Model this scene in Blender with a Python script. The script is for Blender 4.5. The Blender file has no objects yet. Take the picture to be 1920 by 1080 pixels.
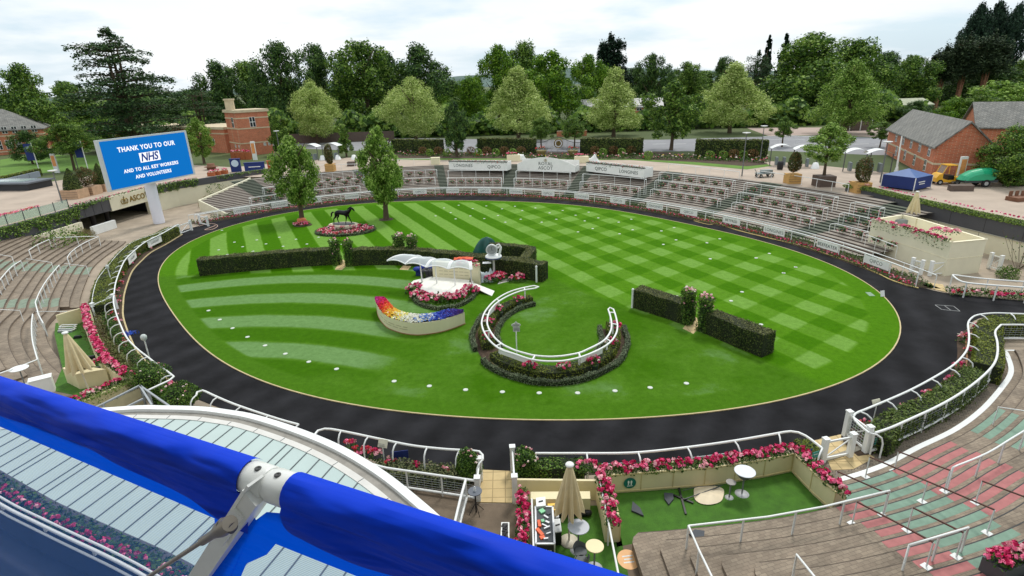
import bpy,math,random
import numpy as np
from mathutils import Vector,Matrix
sc=bpy.context.scene
F_PX=1055.0;PCX=960.0;PCY=540.0
TH=math.radians(20.2);RO=math.radians(1.75);H=15.0
cR,sR,cT,sT=math.cos(RO),math.sin(RO),math.cos(TH),math.sin(TH)
cam_d=bpy.data.cameras.new("camera");cam=bpy.data.objects.new("camera",cam_d)
sc.collection.objects.link(cam);sc.camera=cam
cam_d.sensor_width=36.0;cam_d.lens=F_PX/1920*36.0
cam_d.clip_start=0.05;cam_d.clip_end=9000
_r=Vector((cR,-sR*sT,-sR*cT));_u=Vector((sR,cR*sT,cR*cT));_b=Vector((0,-cT,sT))
cam.matrix_world=Matrix(((_r.x,_u.x,_b.x,0),(_r.y,_u.y,_b.y,0),(_r.z,_u.z,_b.z,H),(0,0,0,1)))
SUN_EL=math.radians(58);SUN_AZ=math.radians(25)
w=bpy.data.worlds.new("World");sc.world=w;w.use_nodes=True
nt=w.node_tree;N=nt.nodes;L=nt.links;N.clear()
out=N.new('ShaderNodeOutputWorld');bg=N.new('ShaderNodeBackground');L.new(bg.outputs[0],out.inputs[0])
sky=N.new('ShaderNodeTexSky');sky.sky_type='NISHITA';sky.sun_disc=False
sky.sun_elevation=SUN_EL;sky.sun_rotation=SUN_AZ;sky.air_density=1.0;sky.dust_density=2.0
bg.inputs[1].default_value=0.1
tc=N.new('ShaderNodeTexCoord')
sep=N.new('ShaderNodeSeparateXYZ');L.new(tc.outputs['Generated'],sep.inputs[0])
def wmath(op,a,b=None,clamp=False):
 n=N.new('ShaderNodeMath');n.operation=op;n.use_clamp=clamp
 for i,v in enumerate((a,b)):
  if v is None:continue
  if isinstance(v,(int,float)):n.inputs[i].default_value=v
  else:L.new(v,n.inputs[i])
 return n.outputs[0]
zz=wmath('ADD',wmath('MAXIMUM',sep.outputs[2],0.0),0.16)
cx=wmath('DIVIDE',sep.outputs[0],zz);cy=wmath('DIVIDE',sep.outputs[1],zz)
comb=N.new('ShaderNodeCombineXYZ');L.new(cx,comb.inputs[0]);L.new(cy,comb.inputs[1])
n1=N.new('ShaderNodeTexNoise');n1.inputs['Scale'].default_value=0.85;n1.inputs['Detail'].default_value=8;n1.inputs['Roughness'].default_value=0.52
L.new(comb.outputs[0],n1.inputs['Vector'])
n2=N.new('ShaderNodeTexNoise');n2.inputs['Scale'].default_value=0.45;n2.inputs['Detail'].default_value=6;n2.inputs['Roughness'].default_value=0.5
mp=N.new('ShaderNodeMapping');mp.inputs['Location'].default_value=(3.7,8.1,0);L.new(comb.outputs[0],mp.inputs[0]);L.new(mp.outputs[0],n2.inputs['Vector'])
cr=N.new('ShaderNodeValToRGB');L.new(n1.outputs['Fac'],cr.inputs[0])
cr.color_ramp.elements[0].position=0.36;cr.color_ramp.elements[0].color=(0.18,0.18,0.18,1)
cr.color_ramp.elements[1].position=0.50;cr.color_ramp.elements[1].color=(1,1,1,1)
cc=N.new('ShaderNodeValToRGB');L.new(n2.outputs['Fac'],cc.inputs[0])
e=cc.color_ramp.elements;e[0].position=0.33;e[0].color=(5.9,6.8,7.4,1);e[1].position=0.66;e[1].color=(8.3,8.5,8.6,1)
m=e.new(0.47);m.color=(7.6,8.0,8.2,1)
skm=N.new('ShaderNodeMixRGB');skm.inputs[0].default_value=0.72;L.new(sky.outputs[0],skm.inputs[1]);skm.inputs[2].default_value=(5.0,6.7,8.0,1)
mx=N.new('ShaderNodeMixRGB');L.new(cr.outputs[0],mx.inputs[0]);L.new(skm.outputs[0],mx.inputs[1]);L.new(cc.outputs[0],mx.inputs[2])
L.new(mx.outputs[0],bg.inputs[0])
sun_d=bpy.data.lights.new("sun",'SUN');sun_d.energy=1.5;sun_d.angle=math.radians(11);sun_d.color=(1.0,0.96,0.9)
sun=bpy.data.objects.new("sun",sun_d);sc.collection.objects.link(sun)
sd=Vector((math.sin(SUN_AZ)*math.cos(SUN_EL),math.cos(SUN_AZ)*math.cos(SUN_EL),math.sin(SUN_EL)))
sun.rotation_euler=sd.to_track_quat('Z','Y').to_euler()
sun.location=(0,0,80)
sc.view_settings.view_transform='Standard';sc.view_settings.look='None';sc.view_settings.gamma=1
sc.view_settings.exposure=0.36
def ray(px,py):
 a=(px-PCX)/F_PX;b=(py-PCY)/F_PX
 x=cR*a-sR*b;y=sR*a+cR*b
 return Vector((x,cT-y*sT,-sT-y*cT))
def G(px,py,z=0.0):
 d=ray(px,py);t=(z-H)/d.z
 return Vector((d.x*t,d.y*t,z))
def proj(p):
 X,Y,Z=p[0],p[1],p[2]-H
 fz=Y*cT-Z*sT;y=-(Z*cT+Y*sT)/fz;x=X/fz
 return(PCX+F_PX*(cR*x+sR*y),PCY+F_PX*(-sR*x+cR*y))
def AT(px,D,z=2.5):
 x=(px-PCX)/F_PX*D
 for _ in range(12):
  q=proj((x,D,z));x+=(px-q[0])/F_PX*D
 return Vector((x,D,z))
def ZT(p,py):
 lo,hi=-5.0,90.0
 for _ in range(45):
  m_=(lo+hi)/2
  if proj((p[0],p[1],m_))[1]>py:lo=m_
  else:hi=m_
 return lo
def GL(l,z=0.0):return[G(a,b,z) for a,b in l]
def V2(p):return Vector((p[0],p[1]))
def smooth(P,n=6,closed=False):
 P=[Vector(p) for p in P];out_=[];m_=len(P)
 rng=range(m_ if closed else m_-1)
 for i in rng:
  g=lambda k:P[k%m_] if closed else P[max(0,min(m_-1,k))]
  p0,p1,p2,p3=g(i-1),g(i),g(i+1),g(i+2)
  for j in range(n):
   t=j/n
   out_.append(0.5*((2*p1)+(p2-p0)*t+(2*p0-5*p1+4*p2-p3)*t*t+(3*p1-3*p2+p3-p0)*t**3))
 if not closed:out_.append(P[-1].copy())
 return out_
def plen(P):return sum((P[i+1]-P[i]).length for i in range(len(P)-1))
def resample(P,step=None,n=None,closed=False):
 P=[Vector(p) for p in P]
 if closed:P=P+[P[0].copy()]
 tot=plen(P)
 if n is None:n=max(1,int(round(tot/step)))
 st=tot/n;out_=[P[0].copy()];i=0;acc=0.0;
 for k in range(1,n):
  tgt=k*st
  while i<len(P)-2 and acc+(P[i+1]-P[i]).length<tgt:
   acc+=(P[i+1]-P[i]).length;i+=1
  seg=(P[i+1]-P[i]);l_=max(seg.length,1e-9)
  out_.append(P[i]+seg*min(1.0,(tgt-acc)/l_))
 if not closed:out_.append(P[-1].copy())
 return out_
def normals2(P,closed=False):
 m_=len(P);R=[]
 for i in range(m_):
  if closed:a,b=P[i-1],P[(i+1)%m_]
  else:a,b=P[max(0,i-1)],P[min(m_-1,i+1)]
  t=Vector((b[0]-a[0],b[1]-a[1]));t=t.normalized() if t.length>1e-9 else Vector((1,0))
  R.append(Vector((-t.y,t.x)))
 return R
def offset(P,d,closed=False):
 R=normals2(P,closed);o=[]
 for p,n_ in zip(P,R):
  q=Vector(p);q.x+=n_.x*d;q.y+=n_.y*d;o.append(q)
 return o
def setz(P,z):return[Vector((p[0],p[1],z)) for p in P]
def lin(c):
 return tuple(((v/12.92) if v<=0.04045 else((v+0.055)/1.055)**2.4) for v in c)
def rgb(r,g,b):return lin((r/255,g/255,b/255))
MATS={}
def nn(nt_,t,**kw):
 n=nt_.nodes.new(t)
 for k,v in kw.items():
  if k in n.inputs:n.inputs[k].default_value=v
  else:setattr(n,k,v)
 return n
def mat(name,col,rough=0.6,var=0.12,scale=3.0,bump=0.0,bscale=40.0,metal=0.0,col2=None,coat=0.0,space='Object',emit=None):
 if name in MATS:return MATS[name]
 m_=bpy.data.materials.new(name);m_.use_nodes=True;t=m_.node_tree;b=t.nodes['Principled BSDF']
 b.inputs['Roughness'].default_value=rough;b.inputs['Metallic'].default_value=metal
 if coat:b.inputs['Coat Weight'].default_value=coat
 tcn=nn(t,'ShaderNodeTexCoord')
 if space=='World':
  geo=nn(t,'ShaderNodeNewGeometry');vec=geo.outputs['Position']
 else:vec=tcn.outputs['Object']
 ns=nn(t,'ShaderNodeTexNoise',Scale=scale,Detail=6.0,Roughness=0.6);t.links.new(vec,ns.inputs['Vector'])
 rp=nn(t,'ShaderNodeValToRGB');t.links.new(ns.outputs['Fac'],rp.inputs[0])
 c2=col2 if col2 else tuple(min(1,c*(1+var)) for c in col)
 c1=tuple(c*(1-var) for c in col)
 rp.color_ramp.elements[0].position=0.3;rp.color_ramp.elements[0].color=(*c1,1)
 rp.color_ramp.elements[1].position=0.7;rp.color_ramp.elements[1].color=(*c2,1)
 t.links.new(rp.outputs[0],b.inputs['Base Color'])
 if bump:
  nb=nn(t,'ShaderNodeTexNoise',Scale=bscale,Detail=4.0);t.links.new(vec,nb.inputs['Vector'])
  bp=nn(t,'ShaderNodeBump',Strength=bump,Distance=0.02);t.links.new(nb.outputs['Fac'],bp.inputs['Height']);t.links.new(bp.outputs[0],b.inputs['Normal'])
 if emit:
  b.inputs['Emission Color'].default_value=(*emit[0],1);b.inputs['Emission Strength'].default_value=emit[1]
 MATS[name]=m_;return m_
def leafmat(name,cols,transl=0.25,rough=0.55,clump=0.35,cscale=0.5):
 """foliage: every leaf its own shade of the species, with broader lighter and duller sprays"""
 if name in MATS:return MATS[name]
 m_=bpy.data.materials.new(name);m_.use_nodes=True;t=m_.node_tree;b=t.nodes['Principled BSDF']
 b.inputs['Roughness'].default_value=rough
 b.inputs['Specular IOR Level'].default_value=0.25
 geo=nn(t,'ShaderNodeNewGeometry')
 rp=nn(t,'ShaderNodeValToRGB');els=rp.color_ramp.elements
 for i,c in enumerate(cols):
  p=i/max(1,len(cols)-1)
  if i==0:els[0].position=0;els[0].color=(*c,1)
  elif i==len(cols)-1:els[-1].position=1;els[-1].color=(*c,1)
  else:
   e_=els.new(p);e_.color=(*c,1)
 tcn=nn(t,'ShaderNodeTexCoord');ns=nn(t,'ShaderNodeTexNoise',Scale=cscale,Detail=3.0);t.links.new(tcn.outputs['Object'],ns.inputs['Vector'])
 ma=nn(t,'ShaderNodeMath',operation='MULTIPLY_ADD');t.links.new(ns.outputs['Fac'],ma.inputs[0]);ma.inputs[1].default_value=clump*3;ma.inputs[2].default_value=-clump*1.5
 ad=nn(t,'ShaderNodeMath',operation='ADD',use_clamp=True);t.links.new(geo.outputs['Random Per Island'],ad.inputs[0]);t.links.new(ma.outputs[0],ad.inputs[1])
 t.links.new(ad.outputs[0],rp.inputs[0]);t.links.new(rp.outputs[0],b.inputs['Base Color'])
 if transl>0:
  tr=nn(t,'ShaderNodeBsdfTranslucent');t.links.new(rp.outputs[0],tr.inputs[0])
  mxs=nn(t,'ShaderNodeMixShader');mxs.inputs[0].default_value=transl
  t.links.new(b.outputs[0],mxs.inputs[1]);t.links.new(tr.outputs[0],mxs.inputs[2]);t.links.new(mxs.outputs[0],t.nodes['Material Output'].inputs[0])
 MATS[name]=m_;return m_
class MB:
 def __init__(s):s.v=[];s.f=[];s.m=[];s.s=[]
 def add(s,vs,fs,mi=0,sm=False):
  o=len(s.v);s.v.extend([tuple(p) for p in vs])
  for f in fs:s.f.append(tuple(i+o for i in f));s.m.append(mi);s.s.append(sm)
  return s
 def poly(s,P,mi=0):return s.add(P,[tuple(range(len(P)))],mi)
 def box(s,c,d,rz=0.0,mi=0,tilt=None):
  x,y,z=d[0]/2,d[1]/2,d[2]
  vs=[Vector((a,b,q)) for q in(0,z) for a,b in((-x,-y),(x,-y),(x,y),(-x,y))]
  M=Matrix.Rotation(rz,3,'Z')
  if tilt is not None:M=M@tilt
  vs=[M@v+Vector(c) for v in vs]
  return s.add(vs,[(3,2,1,0),(4,5,6,7),(0,1,5,4),(1,2,6,5),(2,3,7,6),(3,0,4,7)],mi)
 def prism(s,P,z0,z1,mi=0,mtop=None,bottom=True):
  n=len(P)
  a=0.0
  for i in range(n):a+=P[i][0]*P[(i+1)%n][1]-P[(i+1)%n][0]*P[i][1]
  if a<0:P=list(reversed(P))
  vs=[(p[0],p[1],z0) for p in P]+[(p[0],p[1],z1) for p in P]
  s.add(vs,[(i,(i+1)%n,n+(i+1)%n,n+i) for i in range(n)],mi)
  s.add([(p[0],p[1],z1) for p in P],[tuple(range(n))],mi if mtop is None else mtop)
  if bottom:s.add([(p[0],p[1],z0) for p in P],[tuple(reversed(range(n)))],mi)
  return s
 def tube(s,P,r,n=8,mi=0,closed=False,caps=True,sm=True):
  P=[Vector(p) for p in P];m_=len(P);rr=r if isinstance(r,(list,tuple)) else[r]*m_
  rings=[];up=None
  for i in range(m_):
   if closed:t=P[(i+1)%m_]-P[i-1]
   else:t=P[min(m_-1,i+1)]-P[max(0,i-1)]
   if t.length<1e-9:t=Vector((0,0,1))
   t.normalize()
   if up is None:
    up=Vector((0,0,1)) if abs(t.z)<0.9 else Vector((1,0,0))
   a=(up-t*up.dot(t))
   if a.length<1e-6:a=t.orthogonal()
   a.normalize();up=a;b=t.cross(a)
   rings.append([P[i]+(a*math.cos(2*math.pi*k/n)+b*math.sin(2*math.pi*k/n))*rr[i] for k in range(n)])
  vs=[v for R in rings for v in R];fs=[]
  for i in range(m_ if closed else m_-1):
   j=(i+1)%m_
   for k in range(n):fs.append((i*n+k,i*n+(k+1)%n,j*n+(k+1)%n,j*n+k))
  s.add(vs,fs,mi,sm)
  if caps and not closed:
   s.add(rings[0],[tuple(reversed(range(n)))],mi);s.add(rings[-1],[tuple(range(n))],mi)
  return s
 def bar(s,a,b,wd,ht,mi=0):
  a,b=Vector(a),Vector(b);t=(b-a).normalized()
  up=Vector((0,0,1)) if abs(t.z)<0.95 else Vector((0,1,0))
  x=t.cross(up).normalized();y=x.cross(t)
  vs=[p+x*(wd/2*i)+y*(ht/2*j) for p in(a,b) for i,j in((-1,-1),(1,-1),(1,1),(-1,1))]
  return s.add(vs,[(0,1,2,3),(7,6,5,4),(0,4,5,1),(1,5,6,2),(2,6,7,3),(3,7,4,0)],mi)
 def sweep(s,P,prof,closed=False,mi=0,caps=True,sm=False,mis=None):
  """profile [(offset to left, height)] swept along a ground path (adds to the path's z)"""
  R=normals2(P,closed);m_=len(P);k=len(prof)
  vs=[(p[0]+n_.x*a,p[1]+n_.y*a,(p[2] if len(p)>2 else 0)+h_) for p,n_ in zip(P,R) for a,h_ in prof]
  for i in range(m_ if closed else m_-1):
   j=(i+1)%m_
  fs=[];
  o=len(s.v);s.v.extend(vs)
  for i in range(m_ if closed else m_-1):
   j=(i+1)%m_
   for q in range(k):
    q2=(q+1)%k
    s.f.append((o+i*k+q,o+i*k+q2,o+j*k+q2,o+j*k+q));s.m.append(mis[q] if mis else mi);s.s.append(sm)
  if caps and not closed:
   s.f.append(tuple(o+q for q in reversed(range(k))));s.m.append(mi);s.s.append(False)
   s.f.append(tuple(o+(m_-1)*k+q for q in range(k)));s.m.append(mi);s.s.append(False)
  return s
 def ribbon(s,A,B,mi=0):
  n=len(A);return s.add(list(A)+list(B),[(i,i+1,n+i+1,n+i) for i in range(n-1)],mi)
 def lathe(s,c,prof,n=16,mi=0,sm=True,sx=1.0,sy=1.0):
  vs=[(c[0]+r*sx*math.cos(2*math.pi*k/n),c[1]+r*sy*math.sin(2*math.pi*k/n),c[2]+z) for r,z in prof for k in range(n)]
  fs=[(i*n+k,i*n+(k+1)%n,(i+1)*n+(k+1)%n,(i+1)*n+k) for i in range(len(prof)-1) for k in range(n)]
  s.add(vs,fs,mi,sm)
  if prof[-1][0]>1e-4:s.add(vs[-n:],[tuple(range(n))],mi)
  if prof[0][0]>1e-4:s.add(vs[:n],[tuple(reversed(range(n)))],mi)
  return s
 def ball(s,c,r,mi=0,nu=10,nv=6,sc_=(1,1,1)):
  pr=[(math.sin(math.pi*i/nv),-math.cos(math.pi*i/nv)) for i in range(nv+1)]
  vs=[(c[0]+r*sc_[0]*a*math.cos(2*math.pi*k/nu),c[1]+r*sc_[1]*a*math.sin(2*math.pi*k/nu),c[2]+r*sc_[2]*h_) for a,h_ in pr for k in range(nu)]
  fs=[(i*nu+k,i*nu+(k+1)%nu,(i+1)*nu+(k+1)%nu,(i+1)*nu+k) for i in range(nv) for k in range(nu)]
  return s.add(vs,fs,mi,True)
 def leaves(s,P,Nrm,size,mi=0,jit=0.8,asp=0.62,rng=None):
  """one small quad per point, roughly facing its normal. mi may be an array"""
  P=np.asarray(P,float);Nrm=np.asarray(Nrm,float);n=len(P)
  if n==0:return s
  rng=rng or np.random.default_rng(len(s.v)+n)
  d=Nrm+rng.normal(size=(n,3))*jit;d/=np.linalg.norm(d,axis=1)[:,None]+1e-9
  a=rng.normal(size=(n,3));u=np.cross(d,a);u/=np.linalg.norm(u,axis=1)[:,None]+1e-9
  v=np.cross(d,u);sz=(np.asarray(size)*(0.7+0.6*rng.random(n)))[:,None]*0.5
  u=u*sz;v=v*sz*asp
  Q=np.stack([P-u,P-v*1.0,P+u,P+v*1.0],1).reshape(-1,3)
  o=len(s.v);s.v.extend(map(tuple,Q.tolist()))
  idx=(np.arange(n)[:,None]*4+np.arange(4)[None]+o).tolist()
  s.f.extend(map(tuple,idx))
  s.m.extend(list(mi) if hasattr(mi,'__len__') else[mi]*n);s.s.extend([False]*n)
  return s
 def mesh(s,name,mats):
  me=bpy.data.meshes.new(name);me.from_pydata(s.v,[],s.f)
  for m_ in mats:me.materials.append(m_)
  if len(mats)>1:me.polygons.foreach_set('material_index',s.m)
  if any(s.s):me.polygons.foreach_set('use_smooth',s.s)
  me.update();return me
 def build(s,name,mats,parent=None,**kw):
  if not isinstance(mats,(list,tuple)):mats=[mats]
  return put(name,s.mesh(name,mats),parent,**kw)
def put(name,me,parent=None,label=None,cat=None,group=None,kind=None,loc=None,rz=None,scale=None):
 o=bpy.data.objects.new(name,me);sc.collection.objects.link(o)
 if parent is not None:o.parent=parent
 if label:o['label']=label
 if cat:o['category']=cat
 if group:o['group']=group
 if kind:o['kind']=kind
 if loc is not None:o.location=loc
 if rz is not None:o.rotation_euler=(0,0,rz)
 if scale is not None:o.scale=scale
 return o
def thing(name,label,cat,loc=(0,0,0),rz=0.0,group=None):
 return put(name,None,None,label,cat,group,None,loc,rz)
def dup(root,loc,rz=0.0,label=None,group=None,scale=None):
 r=root.copy();sc.collection.objects.link(r);r.location=loc;r.rotation_euler=(0,0,rz)
 if scale is not None:r.scale=scale
 if label:r['label']=label
 if group:r['group']=group
 for ch in list(root.children):
  c=ch.copy();sc.collection.objects.link(c);c.parent=r
  for g in ch.children:
   d=g.copy();sc.collection.objects.link(d);d.parent=c
 return r
def text_mesh(txt,size,depth=0.01,spacing=1.0,bold=0.0,align='CENTER'):
 cu=bpy.data.curves.new('lettering','FONT');cu.body=txt;cu.size=size;cu.extrude=depth;cu.align_x=align;cu.align_y='CENTER'
 cu.space_character=spacing;cu.offset=bold;cu.resolution_u=3;cu.space_line=1.0
 o=bpy.data.objects.new('tmp',cu);sc.collection.objects.link(o)
 dg=bpy.context.evaluated_depsgraph_get();me=bpy.data.meshes.new_from_object(o.evaluated_get(dg))
 bpy.data.objects.remove(o);bpy.data.curves.remove(cu);me.name='lettering';return me
def lettering(txt,size,m_,parent,origin,right,up,depth=0.01,**kw):
 """flat raised letters: origin, right and up given in the parent's space"""
 me=text_mesh(txt,size,depth,**kw);me.materials.clear();me.materials.append(m_)
 r_=Vector(right).normalized();u_=Vector(up).normalized();n_=r_.cross(u_)
 M=Matrix(((r_.x,u_.x,n_.x,origin[0]),(r_.y,u_.y,n_.y,origin[1]),(r_.z,u_.z,n_.z,origin[2]),(0,0,0,1)))
 me.transform(M)
 return put('lettering',me,parent)
RNG=np.random.default_rng(7);random.seed(7)
# ==== the ring
C0=Vector((-3.63,49.37));ZC=2.5
def pol(p):return math.atan2(p[1]-C0.y,p[0]-C0.x),math.hypot(p[0]-C0.x,p[1]-C0.y)
def unpol(th,r,z=0.0):return Vector((C0.x+r*math.cos(th),C0.y+r*math.sin(th),z))
lawn_px=[(480,411),(410,432),(362,450),(335,470),(312,495),(303,520),(302,540),(310,570),(320,592),(337,615),(370,640),(410,670),(480,704),(525,720),(620,747),(730,772),(870,787),(960,793),(1145,789),(1300,775),(1375,765),(1462,746),(1552,716),(1615,685),(1660,662),(1690,640),(1700,617),(1695,590),(1672,565),(1640,540),(1582,510),(1510,480),(1472,469),(1390,446),(1270,412),(1105,391),(955,377),(780,377),(735,379),(610,391),(495,409),(422,425)]
def fourier(P,order):
 th=np.array([pol(p)[0] for p in P]);r=np.array([pol(p)[1] for p in P])
 A=[np.ones_like(th)]+[f(k*th) for k in range(1,order+1) for f in(np.cos,np.sin)]
 c=np.linalg.lstsq(np.array(A).T,r,rcond=None)[0]
 return lambda t:c[0]+sum(c[2*k-1]*math.cos(k*t)+c[2*k]*math.sin(k*t) for k in range(1,order+1))
r_lawn=fourier(GL(lawn_px),5)
lawnP=[unpol(2*math.pi*i/240,r_lawn(2*math.pi*i/240)) for i in range(240)]
railA_px=[(372,405),(432,391),(462,387),(501,381),(535,376),(585,371),(606,370),(642,365),(675,364),(747,357),(772,356),(835,354),(862,351),(955,353),(1045,357),(1107,366),(1177,375),(1240,384),(1280,389),(1355,404),(1437,420),(1482,434),(1530,447),(1577,461),(1625,476),(1675,495),(1721,513)]
_t=np.array([pol(G(a,b,1.05))[0] for a,b in railA_px]);_rr=np.array([pol(G(a,b,1.05))[1] for a,b in railA_px])
_cA=np.polyfit(_t,_rr,5)
def rA(t):return float(np.polyval(_cA,t))
TH0=float(_t.max());TH1=float(_t.min())
def arcA(d,z=0.0,t0=None,t1=None,n=110):
 t0=TH0 if t0 is None else t0;t1=TH1 if t1 is None else t1
 return[unpol(t0+(t1-t0)*i/n,rA(t0+(t1-t0)*i/n)+d,z) for i in range(n+1)]
def thA(px,py,z):return pol(G(px,py,z))[0]
def ground_lawn():
 m_=bpy.data.materials.new('mown_grass');m_.use_nodes=True;t=m_.node_tree;b=t.nodes['Principled BSDF'];l=t.links
 b.inputs['Roughness'].default_value=0.9;b.inputs['Specular IOR Level'].default_value=0.03
 geo=nn(t,'ShaderNodeNewGeometry');P=geo.outputs['Position']
 def M(op,a,b_=None,c_=None,clamp=False):
  n=nn(t,'ShaderNodeMath',operation=op);n.use_clamp=clamp
  for i,v in enumerate((a,b_,c_)):
   if v is None:continue
   if isinstance(v,(int,float)):n.inputs[i].default_value=v
   else:l.new(v,n.inputs[i])
  return n.outputs[0]
 s=nn(t,'ShaderNodeSeparateXYZ');l.new(P,s.inputs[0]);X,Y=s.outputs[0],s.outputs[1]
 wob=nn(t,'ShaderNodeTexNoise',Scale=0.35,Detail=3.0);l.new(P,wob.inputs['Vector'])
 wv=M('MULTIPLY_ADD',wob.outputs['Fac'],0.5,-0.25)
 fine=nn(t,'ShaderNodeTexNoise',Scale=9.0,Detail=5.0,Roughness=0.7);l.new(P,fine.inputs['Vector'])
 fv=M('MULTIPLY_ADD',fine.outputs['Fac'],0.36,-0.18)
 O=(5.39,54.635);u=(2.663,2.0535);v=(1.680,-3.490);det=u[0]*v[1]-u[1]*v[0]
 dx=M('SUBTRACT',X,O[0]);dy=M('SUBTRACT',Y,O[1])
 i_=M('ADD',M('MULTIPLY',dx,v[1]/det),M('MULTIPLY',dy,-v[0]/det))
 j_=M('ADD',M('MULTIPLY',dx,-u[1]/det),M('MULTIPLY',dy,u[0]/det))
 def stripe(q,sharp=0.16):
  a=M('ADD',M('ADD',q,M('MULTIPLY',wv,0.14)),M('MULTIPLY',fv,0.16))
  c=M('COSINE',M('MULTIPLY',a,2*math.pi))
  return M('ADD',M('DIVIDE',c,2*sharp),0.5,clamp=True)
 A=stripe(i_);B=stripe(j_)
 eb=M('MULTIPLY',M('SUBTRACT',M('ADD',X,M('MULTIPLY',Y,0.18)),8.0),0.14,clamp=True)
 B2=M('ADD',M('MULTIPLY',B,eb),M('MULTIPLY',M('SUBTRACT',1.0,eb),0.5))
 north=M('ADD',M('MULTIPLY',A,0.58),M('MULTIPLY',B2,0.42))
 north=M('ADD',M('MULTIPLY',M('MULTIPLY',M('SUBTRACT',A,0.5),M('MULTIPLY',M('SUBTRACT',1.0,eb),0.42)),1.0),north)
 ex=M('ADD',X,17.0);r2=M('ADD',Y,M('MULTIPLY',M('MULTIPLY',ex,ex),0.022))
 r2=M('ADD',r2,M('MULTIPLY',ex,0.06))
 S=stripe(M('ADD',M('DIVIDE',r2,4.35),0.30),0.35)
 _a,_b=G(1185,582),G(1427,676);_d=(_b-_a).normalized();_n=Vector((-_d.y,_d.x,0))
 if _n.x<0:_n=-_n
 hl=M('ADD',M('MULTIPLY',M('SUBTRACT',X,_a.x),_n.x),M('MULTIPLY',M('SUBTRACT',Y,_a.y),_n.y))
 hl2=M('SUBTRACT',Y,46.3)
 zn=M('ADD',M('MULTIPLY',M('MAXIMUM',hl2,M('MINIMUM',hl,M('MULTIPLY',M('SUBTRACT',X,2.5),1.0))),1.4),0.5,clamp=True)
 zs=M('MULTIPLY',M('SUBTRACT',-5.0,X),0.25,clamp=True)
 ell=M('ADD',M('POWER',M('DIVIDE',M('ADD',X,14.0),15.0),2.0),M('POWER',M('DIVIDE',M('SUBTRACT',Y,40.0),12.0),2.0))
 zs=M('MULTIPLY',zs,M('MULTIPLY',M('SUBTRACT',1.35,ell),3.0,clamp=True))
 big=nn(t,'ShaderNodeTexNoise',Scale=0.22,Detail=5.0,Roughness=0.62);l.new(P,big.inputs['Vector'])
 plain=M('MULTIPLY_ADD',big.outputs['Fac'],-2.6,1.95,clamp=True)
 south=M('ADD',M('MULTIPLY',S,zs),M('MULTIPLY',plain,M('SUBTRACT',1.0,zs)))
 mk=M('ADD',M('MULTIPLY',north,zn),M('MULTIPLY',south,M('SUBTRACT',1.0,zn)))
 at=nn(t,'ShaderNodeAttribute',attribute_name='edge');ed=at.outputs['Fac']
 mk=M('ADD',M('MULTIPLY',mk,M('SUBTRACT',1.0,ed)),M('MULTIPLY',ed,0.72))
 mk=M('ADD',mk,M('MULTIPLY',fv,1.1))
 rp=nn(t,'ShaderNodeValToRGB');l.new(mk,rp.inputs[0]);e_=rp.color_ramp.elements
 e_[0].position=0.0;e_[0].color=(*rgb(114,156,66),1);e_[1].position=1.0;e_[1].color=(*rgb(66,116,6),1)
 q=e_.new(0.5);q.color=(*rgb(84,132,22),1)
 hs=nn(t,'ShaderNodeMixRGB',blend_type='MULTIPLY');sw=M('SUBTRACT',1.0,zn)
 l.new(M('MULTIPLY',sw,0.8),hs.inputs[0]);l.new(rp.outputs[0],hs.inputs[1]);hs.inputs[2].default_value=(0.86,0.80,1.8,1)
 md_=nn(t,'ShaderNodeTexNoise',Scale=2.6,Detail=6.0,Roughness=0.75);l.new(P,md_.inputs['Vector']);rm=nn(t,'ShaderNodeValToRGB');l.new(md_.outputs['Fac'],rm.inputs[0])
 rm.color_ramp.elements[0].position=0.32;rm.color_ramp.elements[0].color=(0.80,0.82,0.78,1);rm.color_ramp.elements[1].position=0.68;rm.color_ramp.elements[1].color=(1.14,1.12,1.2,1)
 gm=nn(t,'ShaderNodeMixRGB',blend_type='MULTIPLY');gm.inputs[0].default_value=1.0;l.new(hs.outputs[0],gm.inputs[1]);l.new(rm.outputs[0],gm.inputs[2]);hs=gm
 f2=nn(t,'ShaderNodeTexNoise',Scale=28.0,Detail=4.0,Roughness=0.8);l.new(P,f2.inputs['Vector'])
 g2=nn(t,'ShaderNodeMixRGB',blend_type='MULTIPLY');g2.inputs[0].default_value=1.0
 r3=nn(t,'ShaderNodeValToRGB');l.new(f2.outputs['Fac'],r3.inputs[0]);r3.color_ramp.elements[0].position=0.3;r3.color_ramp.elements[0].color=(0.68,0.68,0.68,1)
 r3.color_ramp.elements[1].position=0.72;r3.color_ramp.elements[1].color=(1.18,1.18,1.18,1)
 l.new(hs.outputs[0],g2.inputs[1]);l.new(r3.outputs[0],g2.inputs[2]);l.new(g2.outputs[0],b.inputs['Base Color'])
 bp=nn(t,'ShaderNodeBump',Strength=0.6,Distance=0.03);l.new(f2.outputs['Fac'],bp.inputs['Height']);l.new(bp.outputs[0],b.inputs['Normal'])
 return m_
LAWN=ground_lawn()
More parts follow.
